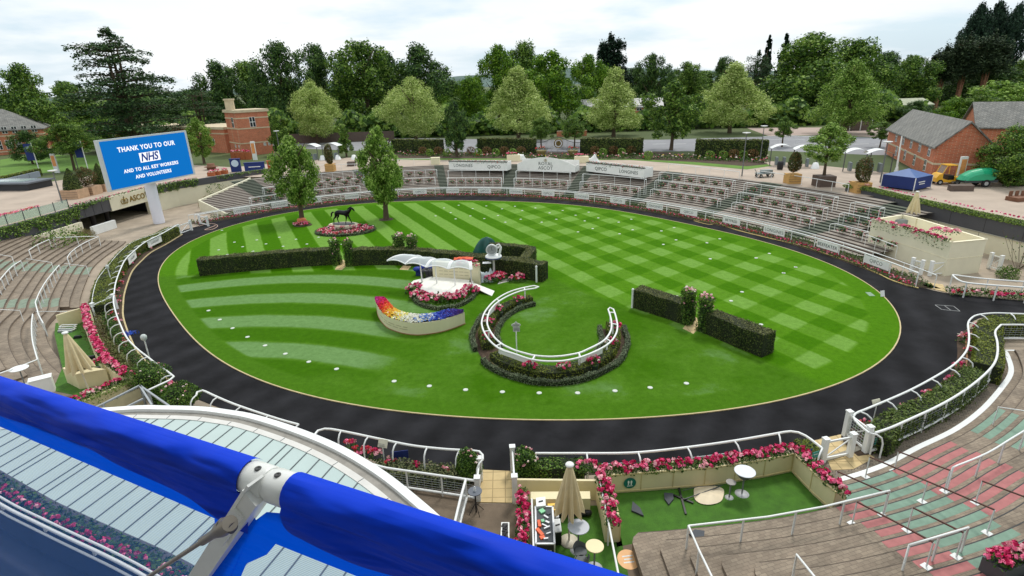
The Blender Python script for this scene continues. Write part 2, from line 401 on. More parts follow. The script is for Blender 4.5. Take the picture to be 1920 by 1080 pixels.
def asphalt():
 m_=bpy.data.materials.new('rubber_track');m_.use_nodes=True;t=m_.node_tree;b=t.nodes['Principled BSDF'];l=t.links
 b.inputs['Roughness'].default_value=0.9;b.inputs['Specular IOR Level'].default_value=0.12
 geo=nn(t,'ShaderNodeNewGeometry');P=geo.outputs['Position']
 n1_=nn(t,'ShaderNodeTexNoise',Scale=0.5,Detail=6.0,Roughness=0.6);l.new(P,n1_.inputs['Vector'])
 r1=nn(t,'ShaderNodeValToRGB');l.new(n1_.outputs['Fac'],r1.inputs[0]);r1.color_ramp.elements[0].position=0.3;r1.color_ramp.elements[0].color=(*rgb(24,24,26),1)
 r1.color_ramp.elements[1].position=0.75;r1.color_ramp.elements[1].color=(*rgb(44,44,47),1)
 n2_=nn(t,'ShaderNodeTexNoise',Scale=7.0,Detail=8.0,Roughness=0.75);l.new(P,n2_.inputs['Vector'])
 r2=nn(t,'ShaderNodeValToRGB');l.new(n2_.outputs['Fac'],r2.inputs[0]);r2.color_ramp.elements[0].position=0.66;r2.color_ramp.elements[0].color=(0,0,0,1);r2.color_ramp.elements[1].position=0.82;r2.color_ramp.elements[1].color=(0.6,0.6,0.6,1)
 mx_=nn(t,'ShaderNodeMixRGB');l.new(r2.outputs[0],mx_.inputs[0]);l.new(r1.outputs[0],mx_.inputs[1]);mx_.inputs[2].default_value=(*rgb(110,105,92),1)
 at=nn(t,'ShaderNodeAttribute',attribute_name='bay');m2=nn(t,'ShaderNodeMixRGB',blend_type='MULTIPLY');m2.inputs[0].default_value=1.0
 l.new(mx_.outputs[0],m2.inputs[1])
 wv_=nn(t,'ShaderNodeTexWave',Scale=0.16,Distortion=1.2,Detail=2.0);mpn=nn(t,'ShaderNodeMapping');mpn.inputs['Rotation'].default_value=(0,0,0.5);l.new(P,mpn.inputs[0]);l.new(mpn.outputs[0],wv_.inputs['Vector'])
 r4=nn(t,'ShaderNodeValToRGB');l.new(wv_.outputs['Fac'],r4.inputs[0]);r4.color_ramp.elements[0].color=(0.78,0.78,0.78,1);r4.color_ramp.elements[1].color=(1.2,1.2,1.2,1)
 l.new(r4.outputs[0],m2.inputs[2]);l.new(m2.outputs[0],b.inputs['Base Color'])
 bn=nn(t,'ShaderNodeTexNoise',Scale=60.0,Detail=3.0);l.new(P,bn.inputs['Vector']);bp=nn(t,'ShaderNodeBump',Strength=0.4,Distance=0.01);l.new(bn.outputs['Fac'],bp.inputs['Height']);l.new(bp.outputs[0],b.inputs['Normal'])
 return m_
TRACK=asphalt()
def brickmat(name,c1,c2,mort,scale=1.0,bw=0.5,rh=0.25,msz=0.02,rough=0.85,rot=0.0,space='World',offset_=0.5,axes='XY',noise=0.35):
 if name in MATS:return MATS[name]
 m_=bpy.data.materials.new(name);m_.use_nodes=True;t=m_.node_tree;b=t.nodes['Principled BSDF'];l=t.links
 b.inputs['Roughness'].default_value=rough
 geo=nn(t,'ShaderNodeNewGeometry');tcn=nn(t,'ShaderNodeTexCoord')
 src=geo.outputs['Position'] if space=='World' else tcn.outputs['Object']
 if axes!='XY':
  s_=nn(t,'ShaderNodeSeparateXYZ');l.new(src,s_.inputs[0]);c_=nn(t,'ShaderNodeCombineXYZ')
  ad=nn(t,'ShaderNodeMath',operation='ADD');l.new(s_.outputs[0],ad.inputs[0]);l.new(s_.outputs[1],ad.inputs[1])
  l.new(ad.outputs[0],c_.inputs[0]);l.new(s_.outputs[2],c_.inputs[1]);src=c_.outputs[0]
 mp_=nn(t,'ShaderNodeMapping');mp_.inputs['Rotation'].default_value=(0,0,rot);l.new(src,mp_.inputs[0])
 br=nn(t,'ShaderNodeTexBrick',Scale=scale);br.offset=offset_
 br.inputs['Brick Width'].default_value=bw;br.inputs['Row Height'].default_value=rh;br.inputs['Mortar Size'].default_value=msz
 br.inputs['Color1'].default_value=(*c1,1);br.inputs['Color2'].default_value=(*c2,1);br.inputs['Mortar'].default_value=(*mort,1);l.new(mp_.outputs[0],br.inputs['Vector'])
 ns=nn(t,'ShaderNodeTexNoise',Scale=0.9,Detail=8.0,Roughness=0.7);l.new(geo.outputs['Position'],ns.inputs['Vector'])
 r_=nn(t,'ShaderNodeValToRGB');l.new(ns.outputs['Fac'],r_.inputs[0]);r_.color_ramp.elements[0].position=0.3;r_.color_ramp.elements[0].color=(1-noise,)*3+(1,);r_.color_ramp.elements[1].position=0.7;r_.color_ramp.elements[1].color=(1+noise*0.5,)*3+(1,)
 mm=nn(t,'ShaderNodeMixRGB',blend_type='MULTIPLY');mm.inputs[0].default_value=1;l.new(br.outputs['Color'],mm.inputs[1]);l.new(r_.outputs[0],mm.inputs[2]);l.new(mm.outputs[0],b.inputs['Base Color'])
 bp=nn(t,'ShaderNodeBump',Strength=0.35,Distance=0.01);l.new(br.outputs['Fac'],bp.inputs['Height']);bp.invert=True;l.new(bp.outputs[0],b.inputs['Normal'])
 MATS[name]=m_;return m_
PAVE=mat('plaza_paving',rgb(160,146,128),0.85,0.2,0.6,0.3,30,space='World')
CONC=mat('concourse_paving',rgb(176,160,144),0.85,0.14,0.35,0.2,20,space='World')
DIRT=mat('bed_soil',rgb(74,58,44),0.95,0.4,3,0.6,20,space='World')
BROWNP=mat('brown_tarmac',rgb(112,98,82),0.9,0.25,1.2,0.5,50,space='World')
SETT=brickmat('sett_paving',rgb(146,132,114),rgb(118,108,94),rgb(86,78,68),bw=0.22,rh=0.11,msz=0.012,rot=0.5)
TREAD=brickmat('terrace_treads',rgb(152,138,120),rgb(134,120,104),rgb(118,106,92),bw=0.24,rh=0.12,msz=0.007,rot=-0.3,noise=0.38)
BUFF=brickmat('buff_slabs',rgb(214,190,140),rgb(202,178,130),rgb(168,146,104),bw=0.5,rh=0.5,msz=0.02,offset_=0.0,noise=0.15)
KERB=mat('pale_kerb',rgb(196,178,134),0.8,0.15,2,space='World')
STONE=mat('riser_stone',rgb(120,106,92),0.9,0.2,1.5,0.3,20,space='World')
WHITE=mat('white_paint',rgb(236,238,236),0.35,0.04,1.5)
WHITEW=mat('white_worn_paint',rgb(226,228,226),0.5,0.08,2.5)
CREAM=mat('cream_render',rgb(230,224,198),0.7,0.05,0.8,space='World')
CHAR=mat('charcoal_cladding',rgb(80,80,84),0.6,0.1,0.8,space='World')
GGREEN=mat('astroturf',rgb(66,112,26),0.9,0.22,2.5,0.8,120,space='World')
PINKP=mat('pink_step_paint',rgb(172,108,106),0.8,0.14,3,space='World')
GREENP=mat('green_step_paint',rgb(118,146,128),0.8,0.16,3,space='World')
MATTGREY=mat('field_grass',rgb(96,128,50),0.95,0.25,0.03,space='World')
bowl=[]
for a,r in((0,0),):pass
bl=[unpol(t_,rA(t_)+1.6+0.6*20,ZC) for t_ in np.linspace(2.30,0.22,60)]
bowl=bl+[Vector((39.4,58.5,ZC)),Vector((40.4,52,ZC)),Vector((42.4,44,ZC)),Vector((45,34,ZC)),Vector((47,20,ZC)),Vector((46,-6,ZC)),Vector((0,-9,ZC)),Vector((-40,-6,ZC)),Vector((-52,20,ZC)),Vector((-53,40,ZC)),Vector((-50.4,50,ZC)),Vector((-49.4,57,ZC)),Vector((-49.2,63,ZC)),Vector((-48.6,68,ZC)),Vector((-47.6,75,ZC)),Vector((-45.0,82,ZC)),Vector((-42.3,87.0,ZC))]
gb=MB();prev=bowl;nB=len(bowl)
dirs=[V2(p)-C0 for p in bowl]
for R_ in(75,130,300,900,4500):
 cur=[Vector((C0.x+d.normalized().x*R_,C0.y+d.normalized().y*R_,ZC)) for d in dirs]
 gb.add(list(prev)+cur,[(i,nB+i,nB+(i+1)%nB,(i+1)%nB) for i in range(nB)]);prev=cur
GROUND=mat('ground',rgb(70,88,42),0.95,0.3,0.02,col2=rgb(94,106,60),space='World')
gb.build('ground',GROUND,kind='structure')
fb=MB();fb.poly([(-60,-12,-0.02),(55,-12,-0.02),(55,70,-0.02),(45,100,-0.02),(-60,100,-0.02)])
fb.build('plaza_floor',PAVE,kind='structure')
cb=MB();o1=[Vector((p.x,p.y,ZC+0.006)) for p in bowl]
o2=[]
for p in bowl:
 d=V2(p)-C0;n_=d.normalized();e_=17 if p.y>60 else 32
 if p.x<-40:e_=26
 q=V2(p)+n_*e_;o2.append(Vector((q.x,q.y,ZC+0.006)))
cb.add(o1+o2,[(i,nB+i,nB+(i+1)%nB,(i+1)%nB) for i in range(nB)])
cb.build('concourse_paving',CONC,kind='structure')
outer_px=[(372,424),(356,428),(330,437),(300,454),(270,472),(245,500),(230,530),(222,570),(225,590),(237,635),(258,660),(290,690),(325,722),(370,748),(480,790),(590,835),(697,860),(780,867),(830,871),(905,881),(1005,882),(1187,872),(1285,862),(1400,848),(1500,833),(1527,826),(1576,815),(1630,790),(1680,768),(1727,745),(1765,720),(1795,694),(1802,675),(1806,655),(1802,637),(1810,622),(1822,604),(1850,594),(1920,598)]
trk=smooth(GL(outer_px),3)
trk+=[Vector((60,30,0)),Vector((60,36,0))]+smooth(GL([(1960,566),(1920,564),(1845,557),(1772,549),(1737,541)]),2)
trk+=list(reversed(arcA(-0.55,0,TH0,thA(1715,535,0),90)))
def unloop(P,eps=0.05):
 o=[P[0]]
 for p in P[1:]:
  if(V2(p)-V2(o[-1])).length>eps:o.append(p)
 return o
tb=MB();tb.poly(setz(unloop(trk),0.004));tb.build('track',TRACK,kind='structure')
lb=MB();n_=240
rings_=[1.0,0.955,0.945,0.6,0.3]
for q,f_ in enumerate(rings_):
 lb.v+=[(C0.x+(p.x-C0.x)*f_,C0.y+(p.y-C0.y)*f_,0.035) for p in lawnP]
lb.v.append((C0.x,C0.y,0.035));k_=len(rings_)
for q in range(k_-1):
 for i in range(n_):lb.f.append((q*n_+i,q*n_+(i+1)%n_,(q+1)*n_+(i+1)%n_,(q+1)*n_+i));lb.m.append(0);lb.s.append(False)
for i in range(n_):lb.f.append(((k_-1)*n_+i,(k_-1)*n_+(i+1)%n_,k_*n_));lb.m.append(0);lb.s.append(False)
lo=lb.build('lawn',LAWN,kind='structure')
at_=lo.data.attributes.new('edge','FLOAT','POINT');at_.data.foreach_set('value',[1.0 if i<2*n_ else 0.0 for i in range(len(lb.v))])
kb=MB();kb.sweep(lawnP,[(-0.07,0.0),(0.0,0.0),(0.0,0.05),(-0.07,0.05)],closed=True)
kb.build('kerb',KERB,kind='structure')
# ==== terraces
def quadstrip(mb,A,B,mi=0):mb.ribbon(A,B,mi)
RISE,TR,NST=0.125,0.6,20
TB=1.6
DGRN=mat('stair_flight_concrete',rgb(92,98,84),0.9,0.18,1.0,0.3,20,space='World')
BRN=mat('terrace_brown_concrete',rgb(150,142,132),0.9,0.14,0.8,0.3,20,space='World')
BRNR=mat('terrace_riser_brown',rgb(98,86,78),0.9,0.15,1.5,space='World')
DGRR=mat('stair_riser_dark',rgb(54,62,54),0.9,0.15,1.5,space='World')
fl_px=[((438,366),(470,358)),((688,356),(708,354)),((822,346),(838,346)),((942,348),(964,349)),((1067,352),(1088,355)),((1202,362),(1224,367)),((1350,384),(1378,390)),((1529,424),(1562,434))]
flights=[(thA(a[0],a[1],0.6),thA(b[0],b[1],0.6)) for a,b in fl_px]
THL=thA(425,372,0.6);THR=thA(1662,470,0.6)
cuts=[THL];kinds=[]
for a,b in flights:cuts+=[a,b]
cuts.append(THR)
_Pb,_Pt=G(412,386,0.05),G(500,329,2.5)
def thLk(k):
 best=None
 for q in range(-30,140):
  p=_Pb.lerp(_Pt,q/100);t_,r=pol(p);e=abs(r-rA(t_)-TB-TR*k)
  if best is None or e<best[0]:best=(e,t_)
 return best[1]
def thRk(k):
 r=rA(0.15)+TB+TR*k;t_=max(THR,math.acos(min(1.0,41.5/r))) if r>41.5 else THR;return max(t_,0.04) if k>7 else t_
THLK=[thLk(k) for k in range(NST+1)]
tb_=MB()
for i in range(len(cuts)-1):
 fl=(i%2==1)
 a,b=cuts[i],cuts[i+1];n=max(2,int(abs(a-b)/0.03))
 for k in range(NST):
  z0,z1=RISE*k,RISE*(k+1);d0=TB+TR*k;d1=TB+TR*(k+1)
  a,b=cuts[i],cuts[i+1]
  if i==0:a=THLK[k]
  if i==len(cuts)-2:b=thRk(k)
  a,b=max(a,thRk(k)),max(b,thRk(k))
  if a-b<1e-3:continue
  A0=arcA(d0,z0,a,b,n);A1=arcA(d0,z1,a,b,n);A2=arcA(d1 if k<NST-1 else d1+0.3,z1,a,b,n)
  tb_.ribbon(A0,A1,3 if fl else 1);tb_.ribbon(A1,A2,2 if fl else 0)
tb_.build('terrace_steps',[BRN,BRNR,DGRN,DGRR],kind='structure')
arc0=[(1.0,16.6),(3.5,16.6),(6.0,16.75),(9.0,17.1),(12.1,17.8),(14.5,18.6),(16.7,19.7),(19.2,20.9),(21.6,22.4),(24.1,24.3),(25.6,25.6),(26.6,26.9),(27.4,28.3),(27.8,30.2)]
arc0=resample(smooth([Vector((a,b,0)) for a,b in arc0],8),0.25)
RR,TT=0.12,0.52
def cornerR(k):
 if k<3:return Vector((11.35+0.02*k,0,0))
 j=k-3;return Vector((3.8+0.87*j,0,0))
def inlineR(p):return p[1]<28.05-0.07*(p[0]-27.5)
STEPC=MB();stepcurves={}
for k in range(0,19):
 z=0.1+RR*k
 crv=offset(arc0,-TT*k)
 xs=cornerR(k).x
 crv=[p for p in crv if p.x>xs and inlineR(p)]
 if len(crv)<3:break
 stepcurves[k]=crv
 c0_=crv[0];r_=0.35
 P=[]
 if k>=3:
  for q in range(5):
   a=math.pi*(0.5+0.5*q/4);
  P=[Vector((c0_.x-0.10,c0_.y-5.5,0)),Vector((c0_.x-0.24,c0_.y-2.5,0)),Vector((c0_.x-0.30,c0_.y-0.42,0)),Vector((c0_.x-0.22,c0_.y-0.20,0)),Vector((c0_.x-0.06,c0_.y-0.05,0))]
 else:
  P=[Vector((c0_.x,c0_.y-6,0))]
 P+=crv
 e_=crv[-1]
 P+=[Vector((40,e_.y-0.5,0)),Vector((40,-4,0)),Vector((P[0].x,-4,0))]
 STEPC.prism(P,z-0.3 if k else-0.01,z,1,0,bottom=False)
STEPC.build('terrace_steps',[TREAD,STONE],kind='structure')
def clipx(crv,s0,s1):
 o=[];
 for p in crv:
  if s0<=p.x<=s1:o.append(p)
 return o
def band(k,a,b,w0=0.03,w1=0.30):
 """a, b: photo points that bound the band on step k"""
 z=0.1+RR*k
 x0,x1=a,b
 crv=clipx(stepcurves[k],x0,x1)
 if len(crv)<2:return None
 A=setz(offset(crv,-w0),z+0.004);B=setz(offset(crv,-w1),z+0.004);return A,B
nb=MB();c_=stepcurves[0];nb.sweep(setz(c_,0.1),[(0.02,-0.1),(0.02,0.012),(-0.2,0.012),(-0.2,0.0)],mi=0)
top_=[Vector((27.3,28.0,0.1)),Vector((34,27.55,0.1))];nb.sweep(top_,[(0.06,-0.1),(0.06,0.012),(-0.08,0.012),(-0.08,0)],mi=0)
nb.build('white_step_edge',WHITE,kind='structure')
def aisle(p0,p1):
 return p0,p1
def xat(k,P0,P1):
 best=None
 for p in stepcurves.get(k,[]):
  s_=(P1.x-P0.x)*(p.y-P0.y)-(P1.y-P0.y)*(p.x-P0.x)
  if best is None or abs(s_)<best[0]:best=(abs(s_),p.x)
 return best[1] if best else 0
def zk(k):return 0.1+RR*k
def bl2(a,ka,b,kb):return(G(*a,zk(ka)),G(*b,zk(kb)))
bounds=[bl2((1560,945),3,(1727,1050),11),bl2((1593,925),3,(1785,1027),11),bl2((1660,872),1,(1772,915),7),bl2((1772,822),1,(1877,855),7),bl2((1800,800),1,(1905,832),6),bl2((1858,758),1,(1935,772),6),bl2((1780,922),8,(1930,985),14)]
pb,gbm=MB(),MB()
for k in range(1,15):
 if k not in stepcurves:continue
 xx=[xat(k,a,b) for a,b in bounds]
 P2_=k<=7;x0_=stepcurves[k][0].x
 segs=[(pb,max(xx[0],x0_),xx[1]) if k>2 else None,(gbm,xx[1] if k>2 else x0_+.1,xx[2] if P2_ else xx[6]),(pb,xx[2],xx[3]) if P2_ else None,(gbm,xx[4],xx[5]) if k<8 else None]
 for s_ in segs:
  if not s_:continue
  r_=band(k,s_[1],s_[2])
  if r_:s_[0].ribbon(r_[1],r_[0])
pb.build('step_marking',PINKP,kind='structure');gbm.build('step_marking',GREENP,kind='structure')
db=MB()
for k in sorted(stepcurves):
 if k==0 or k>13:continue
 z=zk(k);xx=[xat(k,a,b) for a,b in bounds]
 crv=clipx(stepcurves[k],max(xx[0],stepcurves[k][0].x) if k>2 else stepcurves[k][0].x,max(xx[3],xx[6]))
 if len(crv)>2:db.sweep(setz(crv,z),[(0.008,-0.02),(0.008,0.006),(-0.03,0.006),(-0.03,0.0)])
db.build('step_nosing',mat('dark_nosing_strip',rgb(58,58,58),0.7,0.1,2),kind='structure')
ab=MB();A=setz(offset(arc0,0.04),0.006);B=setz(offset(arc0,1.0),0.006);i0=next(i for i,p in enumerate(arc0) if p.x>12.2)
ab.ribbon(A[i0:],B[i0:]);ab.build('apron_paving',SETT,kind='structure')
kb2=MB();kb2.sweep(setz(offset(arc0,1.25)[i0:],0.0),[(0.0,0.0),(0.0,0.05),(-0.22,0.05),(-0.22,0.0)]);kb2.build('kerb',mat('grey_kerb',rgb(150,144,130),0.85,0.15,1,space='World'),kind='structure')
arcL=[G(a,b,0.1) for a,b in[(236,452),(227,460),(200,478),(175,500),(160,530),(150,560),(148,580)]]+[Vector((-30.6,35.8,0)),Vector((-27.6,32.4,0)),Vector((-23.6,29.0,0)),Vector((-19.5,26.6,0))]
arcL=resample(smooth(setz(arcL,0),8),0.3)
LM=MB();stepL={}
for k in range(0,22):
 z=0.1+RR*k;crv=offset(arcL,0.6*k) if False else offset(arcL,-0.6*k)
 def ok(p):
  if k<2:return p.y>39.0
  if k<4:return p.y>25.0
  return p.y>27.0+0.55*(k-4)
 crv=[p for p in crv if ok(p)]
 if len(crv)<3:break
 stepL[k]=crv;e_=crv[-1]
 P=list(crv)
 if k>=4:P+=[Vector((e_.x+.12,e_.y-0.15,0)),Vector((e_.x+0.05,e_.y-.4,0)),Vector((e_.x-1.2,e_.y-1.9,0)),Vector((e_.x-4,e_.y-4.2,0))]
 P+=[Vector((-70,P[-1].y-3,0)),Vector((-70,crv[0].y+0.3,0))]
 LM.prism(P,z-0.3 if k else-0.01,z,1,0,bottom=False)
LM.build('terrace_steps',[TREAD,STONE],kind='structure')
gl=MB();lb2=MB()
def yband(y0,y1,ks,m_,wd=0.5):
 for k in ks:
  if k not in stepL:continue
  c=[p for p in stepL[k] if y0(k)<p.y<y1(k)]
  if len(c)>1:m_.ribbon(setz(offset(c,-0.03),0.1+RR*k+.004),setz(offset(c,-wd),0.1+RR*k+.004))
yband(lambda k:47.2-.15*k,lambda k:49.6-.12*k,range(0,16),gl);yband(lambda k:39.4-.3*k,lambda k:41.4-.28*k,range(2,16),gl)
gl.build('step_marking',mat('worn_green_paint',rgb(126,140,122),0.85,0.2,3,space='World'),kind='structure')
sw=thing('cream_wall','sloping cream wall closing the left end of the back terrace','wall',(0,0,0));mb=MB()
Ps=[unpol(THLK[k],rA(THLK[k])+TB+TR*k,RISE*k) for k in range(0,NST+1)]
for a,b in zip(Ps[:-1],Ps[1:]):
 o3=Vector((-.25,0,0));mb.add([Vector((a.x,a.y,-.02)),Vector((b.x,b.y,-.02)),b+Vector((0,0,.25)),a+Vector((0,0,.25)),Vector((a.x,a.y,-.02))+o3,Vector((b.x,b.y,-.02))+o3,b+Vector((0,0,.25))+o3,a+Vector((0,0,.25))+o3],[(0,1,2,3),(7,6,5,4),(3,2,6,7)])
mb.build('sloping_panel',CREAM,sw)
db=MB()
for st_ in(stepcurves,stepL):
 for k in st_:
  if k and len(st_[k])>3:db.sweep(setz(st_[k],.1+RR*k),[(0.004,-0.015),(0.004,0.003),(-0.025,0.003),(-0.025,0.0)])
db.build('step_nosing',mat('brown_nosing',rgb(92,82,72),.9,.2,3),kind='structure')  # thin brown strip drawing a darker line along each step edge
# ==== planting helpers
HEDGE=leafmat('hedge_leaves',[rgb(36,52,22),rgb(58,78,32),rgb(84,100,44),rgb(112,120,60)],0.12,0.6,0.3,1.2)
HEDGE_O=leafmat('olive_hedge_leaves',[rgb(74,92,28),rgb(110,124,42),rgb(142,148,60)],0.12,0.6,0.3,1.2)
HEDGE_S=leafmat('silver_box_leaves',[rgb(70,88,62),rgb(106,122,90),rgb(140,150,118)],0.1,0.6,0.3,1.2)
HCORE=mat('hedge_twigs',rgb(34,42,20),0.95,0.3,4)
GLEAF=leafmat('bedding_leaves',[rgb(40,66,28),rgb(66,98,38),rgb(100,130,56)],0.2,0.6,0.3,2)
BUSH=leafmat('shrub_leaves',[rgb(34,62,22),rgb(58,92,30),rgb(96,132,48),rgb(134,160,72)],0.2,0.5,0.35,1.0)
PINK=mat('pink_petals',rgb(236,110,150),0.6,0.15,5);MAG=mat('magenta_petals',rgb(206,28,96),0.6,0.15,5)
PALE=mat('pale_pink_petals',rgb(246,180,190),0.6,0.1,5);RED=mat('red_petals',rgb(196,30,44),0.6,0.15,5)
WHP=mat('white_petals',rgb(244,226,216),0.6,0.08,5);SALM=mat('salmon_petals',rgb(226,120,110),0.6,0.12,5)
FL=[GLEAF,PINK,MAG,PALE,RED,WHP,SALM]
def surf_points(P,w,h,dens,rng,z0=0.0,closed=False,ends=True):
 """points + normals over the top and sides of a hedge that follows path P (centre line)"""
 P=[Vector(p) for p in P];R=normals2(P,closed);pts=[];nrm=[]
 m_=len(P)
 for i in range(m_ if closed else m_-1):
  j=(i+1)%m_;a,b=P[i],P[j];na,nb_=R[i],R[j];l_=(b-a).length
  for side in(-1,0,1):
   ar=l_*(w if side==0 else h);k=rng.poisson(ar*dens)
   if k==0:continue
   t=rng.random(k);s=rng.random(k)
   c=np.array(a)[None]*(1-t)[:,None]+np.array(b)[None]*t[:,None]
   n_=np.array([na.x,na.y,0])[None]*(1-t)[:,None]+np.array([nb_.x,nb_.y,0])[None]*t[:,None]
   if side==0:
    p=c+n_*((s-.5)*w)[:,None];p[:,2]+=h;q=np.tile([0,0,1.0],(k,1))
   else:
    p=c+n_*(side*w/2);p[:,2]+=s*h;q=n_*side
   pts.append(p);nrm.append(q)
 if ends and not closed:
  for e_,dr in((0,-1),(-1,1)):
   t=(P[1]-P[0]) if e_==0 else(P[-1]-P[-2]);t.normalize();k=rng.poisson(w*h*dens)
   s=rng.random((k,2));n_=np.array([R[e_].x,R[e_].y,0])
   p=np.array(P[e_])[None]+n_[None]*((s[:,:1]-.5)*w);p[:,2]+=s[:,1]*h
   pts.append(p);nrm.append(np.tile(np.array([t.x,t.y,0])*dr,(k,1)))
 if not pts:return np.zeros((0,3)),np.zeros((0,3))
 p=np.concatenate(pts);q=np.concatenate(nrm);p[:,2]+=z0
 return p,q
_hs=[0]
def hedge_mb(P,w,h,dens=260,size=0.09,z0=0.0,closed=False,mb=None,mi=(0,1),rough=0.02,topmi=0,leaf_soil=False):
 _hs[0]+=1;rng=np.random.default_rng(_hs[0]);mb=mb or MB()
 e_=0.03
 mb.sweep(setz(P,0),[(w/2-e_,z0),(w/2-e_,z0+h-e_),(-w/2+e_,z0+h-e_),(-w/2+e_,z0)],closed,mi[1])
 p,q=surf_points(setz(P,0),w,h,dens,rng,z0,closed)
 stray=(rng.random((len(p),1))<.035)*rng.random((len(p),1))*.13
 if leaf_soil and z0<1:A_=setz(offset(P,w/2+.14,closed),z0+.012);B_=setz(offset(P,-w/2-.14,closed),z0+.012);mb.ribbon(A_,B_,mi[1])
 p=p+q*(rng.normal(size=(len(p),1))*rough+stray)+0.03*np.sin(p[:,[1,2,0]]*2.3)+0.02*np.sin(p[:,[1,0,0]]*5.1)
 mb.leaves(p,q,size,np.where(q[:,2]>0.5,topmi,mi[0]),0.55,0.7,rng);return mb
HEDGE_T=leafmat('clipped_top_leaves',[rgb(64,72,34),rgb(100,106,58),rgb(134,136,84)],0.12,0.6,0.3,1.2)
def hedge(name,P,w,h,label,cat='hedge',leaf=HEDGE,group=None,**kw):
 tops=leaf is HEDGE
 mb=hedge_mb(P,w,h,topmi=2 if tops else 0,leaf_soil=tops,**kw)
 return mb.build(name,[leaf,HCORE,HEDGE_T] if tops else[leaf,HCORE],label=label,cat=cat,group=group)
def head(mb,c,r,mi,rng,n=9):
 d=rng.normal(size=(n,3));d/=np.linalg.norm(d,axis=1)[:,None];d[:,2]=np.abs(d[:,2])*0.9
 mb.leaves(np.array(c)[None]+d*r*0.75,d,r*1.25,mi,0.35,0.9,rng)
def clump(mb,c,rx,ry,h,heads,hr=0.07,cols=(1,2,3),nleaf=90,leaf=0.09,rng=None,rz=0.0,trail=0.0,nh=9,leafmi=0):
 rng=rng or RNG;c=np.array(c,float)
 u=rng.random(nleaf);a=rng.random(nleaf)*2*math.pi;rr=np.sqrt(rng.random(nleaf));zz_=np.sqrt(np.maximum(0,1-rr**2))*h*(0.55+0.45*u)
 x=rr*np.cos(a)*rx;y=rr*np.sin(a)*ry
 if trail:
  k=rng.random(nleaf)<0.35;zz_[k]=-rng.random(k.sum())*trail;x[k]*=1.1;y[k]=ry*(0.9+0.3*rng.random(k.sum()))*np.where(rng.random(k.sum())<.5,-1,1)
 ca,sa=math.cos(rz),math.sin(rz)
 p=np.stack([x*ca-y*sa,x*sa+y*ca,zz_],1)+c
 nrm=np.stack([x/(rx+1e-6),y/(ry+1e-6),zz_/(h+1e-6)+0.3],1)
 mb.leaves(p,nrm,leaf,leafmi,0.6,0.7,rng)
 for i in range(heads):
  a=rng.random()*2*math.pi;rr=math.sqrt(rng.random())*0.95
  x,y=rr*math.cos(a)*rx,rr*math.sin(a)*ry;z=h*(0.85+0.35*rng.random())*math.sqrt(max(0.05,1-rr*rr*0.8))
  if trail and rng.random()<0.2:z=-rng.random()*trail*0.5;y=ry*(1.1 if rng.random()<.5 else-1.1)
  head(mb,(c[0]+x*ca-y*sa,c[1]+x*sa+y*ca,c[2]+z),hr*(0.75+0.5*rng.random()),int(cols[int(rng.integers(len(cols)))]),rng,nh)
 return mb
def bush_mb(r,h,n=1800,leaf=0.09,rng=None,mb=None,c=(0,0,0),mi=0,lob=0.12,flat=0.0):
 """dense shrub: leaves through an uneven egg"""
 rng=rng or RNG;mb=mb or MB()
 d=rng.normal(size=(n,3));d/=np.linalg.norm(d,axis=1)[:,None]
 ph=rng.random(3)*6
 k=1+lob*(np.sin(d[:,0]*4+ph[0])+np.sin(d[:,1]*5+ph[1])+np.sin(d[:,2]*4+ph[2]))*0.6
 rad=(0.72+0.3*rng.random(n)**0.5)*k
 p=d*rad[:,None]*np.array([r,r,h/2])+np.array([0,0,h/2])
 p[:,2]=np.maximum(p[:,2],0.02);p+=np.array(c)
 mb.leaves(p,d,leaf,mi,0.7,0.6,rng);return mb
 # ==== lawn objects
def wpath(px,z=0.0,step=0.4):return resample(smooth(GL(px,z),6),step)
hW_f=wpath([(375,519),(450,511),(540,503),(632,497)],0)
h_hW=ZT(G(375,519),497)
HH=1.45
WW=1.1
hedge('clipped_hedge',setz(offset(hW_f,WW/2),0.03),WW,HH,'long dark clipped hedge on the west lawn left of the two rose pillars',dens=330)
h2_f=wpath([(657,500),(700,498),(757,499),(830,505),(900,514),(960,521),(1016,530)],0)
hedge('clipped_hedge',setz(offset(h2_f,WW/2),0.03),WW,HH,'clipped hedge running behind the white canopied stage',dens=330)
bx=resample([G(921,455,HH),G(998,463,HH),G(977,491,HH)],0.4)
hedge('clipped_hedge',setz(bx,0.03),0.8,HH,'L shaped clipped hedge closing a yard behind the stage hedge',dens=300)
e1=wpath([(1185,578),(1235,594),(1284,611)],0);e2=wpath([(1319,626),(1370,648),(1427,672)],0)
hedge('clipped_hedge',setz(offset(e1,0.55),0.03),1.1,1.4,'shorter clipped hedge on the east lawn, its near end by the white post',dens=420,size=0.075)
hedge('clipped_hedge',setz(offset(e2,0.55),0.03),1.1,1.4,'longer clipped hedge on the east lawn, right of its pair of rose pillars',dens=420,size=0.075)
